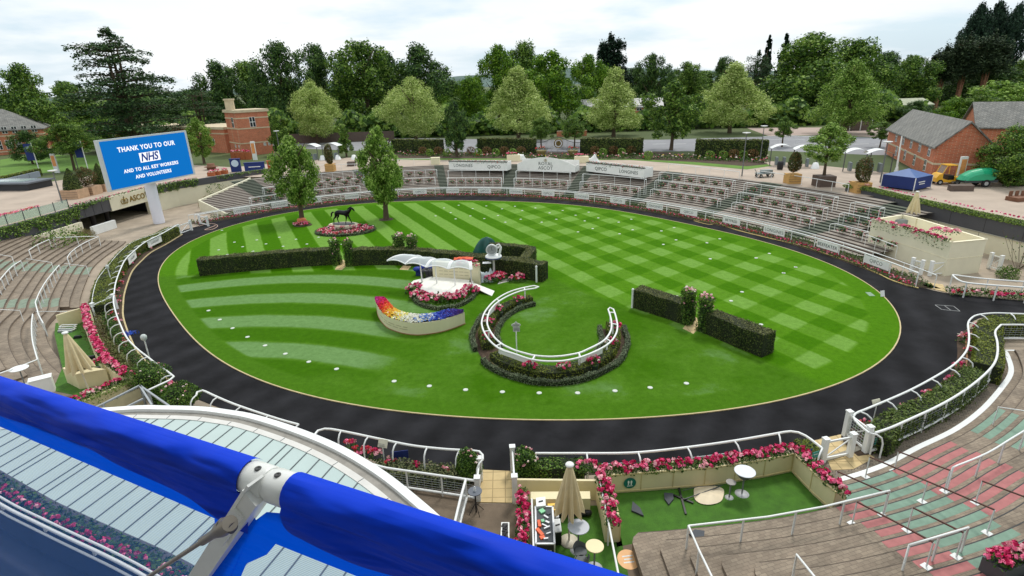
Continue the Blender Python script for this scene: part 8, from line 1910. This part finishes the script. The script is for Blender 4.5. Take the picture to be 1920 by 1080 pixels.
# ==== beyond the terrace: border, road, hedges
def strip(name,px,m_,z=ZC+.01):mb=MB();mb.poly([Vector((p.x,p.y,z)) for p in GL(px,ZC)]);return mb.build(name,m_,kind='structure')
ROADM=mat('road_asphalt',rgb(138,138,142),.85,.1,.2,space='World')
strip('road',[(500,256),(700,258),(960,262),(1240,262),(1440,256),(1560,254),(1700,262),(1700,292),(1620,290),(1450,283),(1240,284),(960,286),(700,284),(500,276)],ROADM)
strip('pavement',[(1400,240),(1700,238),(1700,261),(1560,253),(1440,255)],mat('pink_pavement',rgb(176,156,146),.9,.1,.3,space='World'),ZC+.012)
strip('grass_verge',[(730,291),(1000,289),(1240,290),(1300,296),(1420,302),(1448,311),(1400,318),(1300,309),(1180,300),(740,300)],mat('verge_grass',rgb(92,128,44),.95,.2,.5,space='World'),ZC+.02)
strip('lawn',[(0,300),(60,290),(190,292),(260,312),(130,322),(0,330)],mat('verge_grass',rgb(92,128,44),.95,.2,.5,space='World'),ZC+.02)
strip('flower_soil',[(738,286),(1240,285),(1290,290),(1410,296),(1440,308),(1400,312),(1300,304),(1180,298),(745,297)],DIRT,ZC+.028)
mb=MB();RM_=mat('road_marking',rgb(214,214,208),.8)
for i in range(14):p=G(1160+i*38,270+.0*i,ZC);mb.box((p.x,p.y,ZC+.016),(2.6,0.22,.004),0.05)
mb.build('road_marking',RM_,kind='structure')
for i,(x0,x1,yt,yb) in enumerate([(739,828,262,291),(899,1003,260,291),(1091,1205,260,293),(1306,1441,263,300)]):
 a,b=G(x0,yb-4,ZC),G(x1,yb-2,ZC);h=ZT(a,yt)-ZC
 hedge('clipped_hedge',resample([Vector((a.x,a.y+.8,0)),Vector((b.x,b.y+.8,0))],.8),1.8,h,'tall clipped hedge between border and road, %s of four'%['leftmost','second','third','rightmost'][i],z0=ZC,dens=60,size=.26)
mb=MB();rng=np.random.default_rng(91);pts_=[(x,296-3*math.sin(x*.01)+(0 if x<1200 else(x-1200)*.055)) for x in range(748,1440,9)]
for x,y in pts_:
 for dy in(0,-4):
  p=G(x+rng.random()*6,y+dy,ZC);clump(mb,(p.x,p.y,ZC),.6,.5,.35+.5*rng.random(),int(rng.integers(0,5)),.13,(1,5,3,4,5,7),40,.22,rng,nh=5)
mb.build('flower_border',FL+[mat('yellow_petals',rgb(226,200,60),.6)],label='mixed flower border with a fringe of blooms behind the viewing boxes',cat='flower bed')
RDB=leafmat('copper_dome_leaves',[rgb(84,60,40),rgb(126,88,56),rgb(110,110,58)],.15,.6,.3,2);dome=bush_mb(0.8,1.5,420,.2,np.random.default_rng(3)).mesh('dome_bush',[RDB]);dome2=bush_mb(.75,1.35,420,.2,np.random.default_rng(4)).mesh('green_bush',[LM['young']])
for i,x in enumerate([793,822,883,913,945,977,1115,1150,1183,1375,1410]):put('dome_bush',dome,None,'round copper brown dome bush in the flower border','bush','copper domes in the border',None,G(x,291+(0 if x<1200 else 8),ZC))
for i,x in enumerate([806,838,897,930,962,1130,1165,1215,1330,1355,1392]):put('green_bush',dome2,None,'round light green bush in the flower border','bush','green domes in the border',None,G(x,293+(0 if x<1200 else 6),ZC))
t=thing('ornamental_gates','dark wrought iron gates with a round gold crest on the centre axis','gate',G(1047,287,ZC));o=Vector(t.location);A_,B_=G(1000,287,ZC)-o,G(1092,288,ZC)-o;IRON=mat('dark_iron',rgb(50,50,52),.6)
mb=MB()
for i in range(41):s=i/40;p=A_.lerp(B_,s);mb.bar(p,p+Vector((0,0,1.9+1.0*math.exp(-((s-.5)*5)**2))),.05,.05)
mb.bar(A_+Vector((0,0,.3)),B_+Vector((0,0,.3)),.06,.06);mb.tube([A_.lerp(B_,s)+Vector((0,0,1.9+1.0*math.exp(-((s-.5)*5)**2))) for s in np.linspace(0,1,25)],.05,5);mb.build('bars',IRON,t)
mb=MB();mb.tube([Vector((.75*math.cos(q),-.06,1.7+.75*math.sin(q))) for q in np.linspace(0,6.283,21)[:-1]],.08,6,0,True);disc_facing(mb,(0,-.06,1.7),.45,.05);mb.build('crest',GOLD,t)
for x,lb_ in((1015,'left'),(1074,'right')):
 mb=MB();mb.lathe((0,0,0),[(.5,0),(.9,.9),(.95,1.0),(.7,1.0)],14,7);clump(mb,(0,0,1.0),1.1,1.0,.6,10,.14,(4,6),80,.2,np.random.default_rng(x));mb.build('urn_planter',FL+[mat('bronze_urn',rgb(140,126,80),.6)],label='planted urn %s of the ornamental gates'%lb_,cat='planter',loc=G(x,293,ZC))
TANW=mat('tan_timber',rgb(200,156,92),.8,.15,2);PALEW=mat('pale_timber',rgb(190,158,128),.8,.15,2);DKW2=mat('dark_timber_box',rgb(96,82,74),.8,.15,2);PHOT=leafmat('photinia_leaves',[rgb(40,60,28),rgb(70,88,40),rgb(120,80,52),rgb(96,116,58)],.15,.5,.4,1.5)
def boxp(px,py,wpx,hpx,m_,label,plant='egg',ptop=None,pw=None):
 b=G(px,py,ZC);dep=b.y*cT+12.5*sT;w_=wpx*dep/F_PX;h=ZT(b,py-hpx)-ZC;t=thing('tree_planter',label,'planter',b);mb=MB();mb.prism([V2(p) for p in((-w_/2,0,0),(w_/2,0,0),(w_*.55,w_*.9,0),(-w_*.55,w_*.9,0))],0,h);mb.build('box',m_,t);mb=MB()
 for q in range(1,4):mb.bar((-w_/2,-.01,h*q/4),(w_/2,-.01,h*q/4),.02,.03)
 mb.build('board_joints',DKW2,t)
 if plant!='none':
  ph=ZT(b,ptop)-ZC-h;r=pw/2*dep/F_PX;rng=np.random.default_rng(px)
  if plant=='cone':
   mb=MB();n=2600;f=rng.random(n);a=rng.random(n)*6.283;R_=r*(1-f**1.6)+.05;mb.leaves(np.stack([R_*np.cos(a),R_*np.sin(a),f*ph],1),np.stack([np.cos(a),np.sin(a),.4+0*a],1),.15,0,.5,.7,rng);mb.lathe((0,0,0),[(r*.93,0),(r*.8,ph*.4),(r*.45,ph*.75),(0,ph*.97)],14,1);o=mb.build('topiary_cone',[HEDGE,HCORE],t)
  elif plant=='egg':mb=bush_mb(r,ph,2600,.17,rng,lob=.14);o=mb.build('shrub',PHOT,t)
  o.location=(0,w_*.45,h)
 return t,b,h
boxp(1490,345,23,18,TANW,'tan box planter with a tall shrub by the concourse rail','egg',284,20);boxp(1619,363,27,20,TANW,'tan box planter with a tall shrub at the top of the last stairs','egg',298,29)
t,b,h=boxp(1551,351,30,20,DKW2,'dark box planter holding the big planter tree','none');bb=b+Vector((0,1.0,h));hT=ZT(bb,230)-bb.z;put_tree(bb,hT,44*(b.y*cT+4.3)/F_PX,'young','oval','spreading tree growing in the dark box planter',.24,1,name='planter_tree',**sm)
boxp(618,322,16,14,TANW,'tan box planter with a copper shrub behind the left lawn tree','egg',272,15);boxp(658,312,14,8,DKW2,'dark trough of red flowers behind the left lawn trees','none')
boxp(132,374,32,17,PALEW,'pale box with a clipped topiary cone, leftmost','cone',318,29);boxp(162,367,28,16,PALEW,'pale box with a copper shrub between topiary cones','egg',314,31);boxp(187,360,24,14,PALEW,'pale box with a topiary cone half behind the screen','cone',308,24)
for i,x in enumerate((440,449,458,467)):
 mb=MB();mb.box((0,0,0),(.85,.85,1.3),0,7);clump(mb,(0,0,1.3),.45,.45,.35,9,.15,(1,4,3),30,.16,np.random.default_rng(i));mb.build('box_planter',FL+[mat('rust_box',rgb(166,92,52),.7,.15,3)],label='rust brown box of pink flowers by the tower, %s of four'%['first','second','third','last'][i],cat='planter',group='rust planters',loc=G(x,299,ZC))
for i,(x,y) in enumerate(((397,330),(408,328),(421,326))):mb=MB();mb.box((0,0,0),(1.0,.7,.55),.1,7);clump(mb,(0,0,.55),.5,.4,.3,8,.14,(3,1,4),30,.15,np.random.default_rng(60+i));mb.build('box_planter',FL+[mat('rust_box',rgb(166,92,52),.7)],label='low red flower box by the parapet, %s of three'%['left','middle','right'][i],cat='planter',loc=G(x,y,ZC))
mb=MB();mb.lathe((0,0,0),[(.7,0),(.7,.45),(1.1,.47),(1.1,.52),(.6,.55),(.6,1.0),(.55,1.0)],10);mb.build('round_bench',mat('bench_brown',rgb(120,82,60),.8,.2,3),label='round brown tree seat under the young concourse tree',cat='bench',loc=G(397,318,ZC))
def standb(px,py,w_,h,label,m_,m2=None,txt=None,rz=.25):
 t=thing('display_stand',label,'stand',G(px,py,ZC),rz);mb=MB();mb.box((0,0,0),(w_,.5,h));mb.build('body',m_,t);mb=MB();mb.box((0,0,h),(w_+.15,.65,.08));mb.build('top',m_,t)
 if m2:mb=MB();(disc_facing(mb,(0,-.3,h*.68),w_*.36,.03) if txt is None else mb.box((0,-.26,h*.5),(w_*.6,.02,.12)));mb.build('panel',m2,t)
 return t
standb(444,322,1.5,2.0,'navy stand with a round pale emblem by the parapet',NAVY,mat('pale_emblem',rgb(190,210,226),.5));standb(479,321,3.0,1.35,'wide navy kiosk counter by the parapet',NAVY,WHITEW,'x')
standb(512,317,1.5,1.3,'navy and red counter partly behind the left lawn tree',mat('red_counter',rgb(190,50,44),.6),WHITEW,'x')
def pillar_sign(px,py,h,label,rz=0):
 t=thing('pillar_sign',label,'sign',G(px,py,ZC),rz);mb=MB();mb.box((0,0,0),(.75,.25,h));mb.build('panel',WHITEW,t);mb=MB();mb.box((0,-.135,h*.35),(.6,.02,h*.55));mb.build('orange_panel',mat('orange_print',rgb(226,150,90),.6,.2,3),t)
pillar_sign(479,300,3.4,'white and orange pillar sign by the brick tower');pillar_sign(108,324,3.2,'white and orange pillar sign on the left lawn edge');pillar_sign(1797,343,3.0,'orange pillar sign beside the planter box at right')
def flag(px,py,h,label):
 t=thing('banner_flag',label,'flag',G(px,py,ZC));mb=MB();mb.tube([Vector((0,0,0)),Vector((0,0,h))],.07,8);mb.build('pole',WHITE,t);mb=MB();mb.box((-.75,0,h*.45),(1.3,.03,h*.52));mb.build('flag',NAVY,t);mb=MB();mb.box((-.75,-.02,h*.82),(.6,.01,.3));mb.build('emblem',mat('pale_emblem',rgb(190,210,226),.5),t)
flag(76,327,5.2,'navy banner flag on a white pole at far left');flag(166,320,5.0,'navy banner flag on a white pole left of the screen')
def lamp(px,py,ptop,label,z=ZC,head=True):
 b=G(px,py,z);h=ZT(b,ptop)-z;t=thing('lamp_post',label,'lamp',b);mb=MB();mb.tube([Vector((0,0,0)),Vector((0,0,h))],[.09,.06],8);mb.build('post',mat('lamp_grey',rgb(110,112,112),.5),t)
 mb=MB();mb.lathe((0,0,h),[(.08,0),(.5,.12),(.5,.18),(0,.22)],14) if head else mb.lathe((0,0,h),[(.1,0),(.12,.1),(0,.16)],8);mb.build('lamp_head',WHITEW,t)
for a in((1391,330,251,'lamp post behind the frames right of the viewing boxes'),(1425,302,238,'lamp post by the rightmost border hedge'),(1650,342,268,'lamp post behind the last big planter'),(147,318,274,'lamp post on the left lawn'),(117,381,322,'thin lamp post by the left parapet'),(527,300,247,'lamp post right of the brick tower')):lamp(*a)
b=G(1680,324,ZC);t=thing('flagpole','tall white flagpole by the grey roofed house','flagpole',b);mb=MB();mb.tube([Vector((0,0,0)),Vector((-.2,0,ZT(b,255)-ZC))],[.14,.07],8);mb.lathe((0,0,0),[(.3,0),(.15,.8)],8);mb.build('pole',WHITE,t)
gz=thing('gazebo','blue pyramid roofed gazebo behind the trailing planter','gazebo',G(1697,352,ZC),.5);o=Vector(gz.location);s=1.72
mb=MB();mb.add([(-s,-s,2.2),(s,-s,2.2),(s,s,2.2),(-s,s,2.2),(0,0,3.25)],[(0,1,4),(1,2,4),(2,3,4),(3,0,4)]);mb.build('roof',mat('slate_blue_canvas',rgb(66,98,152),.6,.1,1),gz)
mb=MB();mb.sweep([Vector(p) for p in((-s,-s,0),(s,-s,0),(s,s,0),(-s,s,0))],[(0,.25),(0,2.22),(.02,2.22),(.02,.25)],True);mb.build('side_panels',mat('navy_canvas',rgb(20,46,112),.6,.1,1),gz)
mb=MB()
for q in range(2):mb.box((-.4+.1*q,-s-.025,1.35-.35*q),(1.3-.2*q,.01,.14),0)
mb.build('panel_lettering',WHITEW,gz)
for x,y in((-s,-s),(s,-s),(s,s),(-s,s)):mb=MB();mb.box((x,y,0),(.07,.07,2.2));mb.build('leg',WHITEW,gz)
gz.scale=(1,1,.66)
YEL=mat('yellow_bodywork',rgb(228,172,30),.4,.08,2,coat=.3);TYRE=mat('tyre',rgb(30,30,30),.8)
def wheel(t,x,y,r,w_=.2):
 mb=MB();mb.tube([Vector((x,y-w_/2,r)),Vector((x,y+w_/2,r))],r,16);o=mb.build('wheel',TYRE,t);mb=MB();mb.tube([Vector((x,y-w_/2-.01,r)),Vector((x,y+w_/2+.01,r))],r*.5,12);mb.build('hub',mat('hub_grey',rgb(170,172,170),.5),o)
yv=thing('utility_cart','small yellow utility cart with an open cab beside the brick house','cart',G(1771,345,ZC),-.12)
mb=MB();pr=[(-1.35,.35),(-1.4,.8),(-1.1,1.2),(-.75,1.3),(-.7,.4)];mb.add([(x,y,z) for y in(-.65,.65) for x,z in pr],[(4,3,2,1,0),(5,6,7,8,9)]+[(i,(i+1)%5,5+(i+1)%5,5+i) for i in range(5)]);mb.box((.25,0,.3),(2.0,1.3,.25));mb.box((1.0,0,.55),(.8,1.25,.3));mb.build('body',YEL,yv)
mb=MB()
for y in(-.62,.62):mb.tube([Vector((-.8,y,1.25)),Vector((-.45,y,2.15)),Vector((.55,y,2.2)),Vector((.6,y,.6))],.05,6)
mb.box((.05,0,2.15),(1.1,1.35,.07));mb.build('cab_frame',YEL,yv);mb=MB();mb.box((.25,0,.55),(.6,1.0,.5));mb.build('seat',BLK,yv)
mb=MB();mb.add([(-.78,-.6,1.3),(-.78,.6,1.3),(-.46,.6,2.1),(-.46,-.6,2.1)],[(0,1,2,3)]);mb.build('windscreen',GLASS,yv)
for x in(-.9,.9):
 for y in(-.6,.6):wheel(yv,x,y,.3)
gt_=thing('water_bowser','green domed bowser trailer on two wheels beside the hedge','trailer',G(1829,349,ZC),-.1);mb=MB();prf=[(-2.0,.75),(-1.7,1.25),(-1.0,1.7),(0,1.95),(1.1,1.98),(1.9,1.75),(1.75,1.2),(1.5,.8)];n=9;vs=[]
for i in range(n):f=i/(n-1)*2-1;sx=(1-abs(f)**3*.25);vs+=[(x*sx,f*.85,.75+(z-.75)*(1-abs(f)**3*.4)) for x,z in prf]
mb.add(vs,[(i*8+k,i*8+(k+1)%8,(i+1)*8+(k+1)%8,(i+1)*8+k) for i in range(n-1) for k in range(8)]+[tuple(range(8)),tuple(range(n*8-1,n*8-9,-1))],0,False);mb.build('tank_cover',mat('jade_plastic',rgb(30,168,120),.35,.05,2,coat=.2),gt_)
mb=MB();mb.box((0,0,.5),(3.4,1.5,.3));mb.bar((-1.6,0,.5),(-2.6,0,.5),.1,.1);mb.build('chassis',mat('chassis_grey',rgb(60,68,70),.6),gt_)
for y in(-.8,.8):wheel(gt_,.45,y,.42)
mb=MB();mb.prism([Vector(p) for p in((-1.2,-.4),(1.1,-.7),(1.4,.3),(-.8,.6))],0,.6);mb.build('timber_planter',DKW2,label='empty dark timber planter in front of the bowser',cat='planter',loc=G(1797,357,ZC))
hg=resample([G(1752,326,ZC),G(1800,322,ZC),G(1868,336,ZC),G(1925,352,ZC)],.6);hedge('copper_hedge',[Vector((p.x,p.y+1,0)) for p in hg],1.2,1.9,'dark coppery hedge along the foot of the brick house',leaf=PHOT,z0=ZC,dens=70,size=.2,rough=.1)
mb=MB();mb.box((0,0,0),(1.9,1.2,.4),.2);
for q in(-.6,0,.6):mb.box((q,.4,.4),(.4,.08,.5),.2)
mb.build('picnic_bench',mat('bench_brown',rgb(120,82,60),.8),label='brown bench cut by the right frame edge',cat='bench',loc=G(1910,376,ZC))
def canopy(px,py,w_,label,h=2.4):
 t=thing('entrance_canopy',label,'canopy',G(px,py,ZC),-.25);mb=MB();P=[(-w_/2+w_*i/10,.5*math.sin(math.pi*i/10)) for i in range(11)];vs=[(x,y,h+z) for y in(-.9,.9) for x,z in P];mb.add(vs,[(i,i+1,12+i,11+i) for i in range(10)]);mb.build('roof_sheet',WHITE,t)
 for x in(-w_/2,w_/2):mb=MB();mb.box((x,-.8,0),(.1,.1,h));mb.build('post',CHAR,t)
 for x in(-.5,.5):mb=MB();mb.box((x,0,0),(.3,.9,1.1));mb.build('barrier',mat('barrier_steel',rgb(120,130,134),.4,.1,3),t)
for px,py,w_,lb_ in((1462,309,3.0,'white curved entrance canopy by the rightmost border hedge'),(1505,312,3.0,'white curved entrance canopy behind the tall shrub'),(1600,320,3.0,'white curved entrance canopy behind the planter tree'),(1640,322,3.0,'white curved entrance canopy near the brick house'),(587,300,3.2,'pink topped entrance canopy left of the copper shrub'),(626,298,3.2,'white entrance canopy behind the copper shrub')):canopy(px,py,w_,lb_)
for px,py,lb_ in((1462,318,'black litter bin by the entrance'),):tub(G(px,py,ZC),.4,1.1,lb_)
for px,py,lb_ in((1528,316,'small white cone base on the entrance paving'),(605,300,'white bollard left of the copper shrub'),(634,299,'white bollard right of the copper shrub'),(664,299,'white bollard near the right lawn tree')):mb=MB();mb.lathe((0,0,0),[(.6,0),(.3,.8),(0,.85)],10);mb.build('bollard',WHITE,label=lb_,cat='bollard',loc=G(px,py,ZC))
gc=thing('luggage_cart','grey hand cart parked at the top of the terrace','cart',G(1433,332,ZC),.2);mb=MB();mb.box((0,0,.45),(2.2,1.0,.12));mb.box((.2,0,.57),(1.3,.8,.35),0);mb.bar((-1.1,0,.5),(-1.5,0,1.1),.06,.06);mb.build('tray',mat('cart_grey',rgb(130,140,140),.6,.2,3),gc)
for x in(-.8,.8):
 for y in(-.45,.45):wheel(gc,x,y,.22,.1)
t=thing('timber_fence','dark timber fence with pale posts across the road at right','fence',AT(1610,128));a,b=AT(1572,128)-Vector(t.location),AT(1632,128)-Vector(t.location);mb=MB();mb.bar(a+Vector((0,0,1)),b+Vector((0,0,1)),.08,2);mb.build('boards',DKW2,t)
for f in(0,.33,.66,1):mb=MB();p=a.lerp(b,f)-Vector((0,.1,0));mb.bar(p,p+Vector((0,0,2.2)),.15,.15);mb.build('post',WHITEW,t)
t=thing('brick_wall','low brick boundary wall across the road behind the plane trees','wall',AT(1070,135));a,b=AT(1044,135)-Vector(t.location),AT(1100,135)-Vector(t.location);mb=MB();mb.bar(a+Vector((0,0,.6)),b+Vector((0,0,.6)),.3,1.2);mb.build('brickwork',RBRK,t);mb=MB();mb.bar(a+Vector((0,0,1.25)),b+Vector((0,0,1.25)),.4,.1);mb.build('coping',STN,t)
t=thing('timber_fence','dark slatted fence behind the leftmost planes','fence',AT(620,138));a,b=AT(545,138)-Vector(t.location),AT(740,138)-Vector(t.location);mb=MB();mb.bar(a+Vector((0,0,1.1)),b+Vector((0,0,1.1)),.1,2.2);mb.build('boards',DKW2,t)
crail('white_railing',[(1430,256),(1480,254),(1530,257)],ZC,1.3,'white railing across the road by the entrance',3.0,(1.0,.5))
cw_=[(0,390),(60,372),(120,352)];wall('concourse_wall',[Vector((p.x-8,p.y+6,0)) for p in GL([(0,372),(60,356),(118,340)],ZC)],ZC,ZC+.9,.4,mat('blue_grey_panel',rgb(140,148,160),.7,.1,.5),'low blue grey wall along the far left walkway',3.0,1)
hedge('low_hedge',[Vector((p.x-9,p.y+7,0)) for p in resample(GL([(0,372),(60,356),(118,340)],ZC),1)],1.0,1.2,'low olive hedge behind the blue grey wall at far left',leaf=HEDGE_O,z0=ZC,dens=60,size=.2)
t=thing('flat_roofed_kiosk','low dark flat roofed kiosk at the left frame edge','building',AT(12,82));mb=MB();mb.box((0,0,0),(11,4,.9),-.1);mb.build('walls',mat('kiosk_dark',rgb(46,48,52),.6),t);mb=MB();mb.box((0,0,.9),(11.6,4.6,.2),-.1);mb.build('roof',mat('kiosk_roof',rgb(90,96,104),.5,.2,.5),t);mb=MB();mb.box((1.5,-.1,1.1),(5,2.4,.1),-.1);mb.build('rooflight',GP,t)
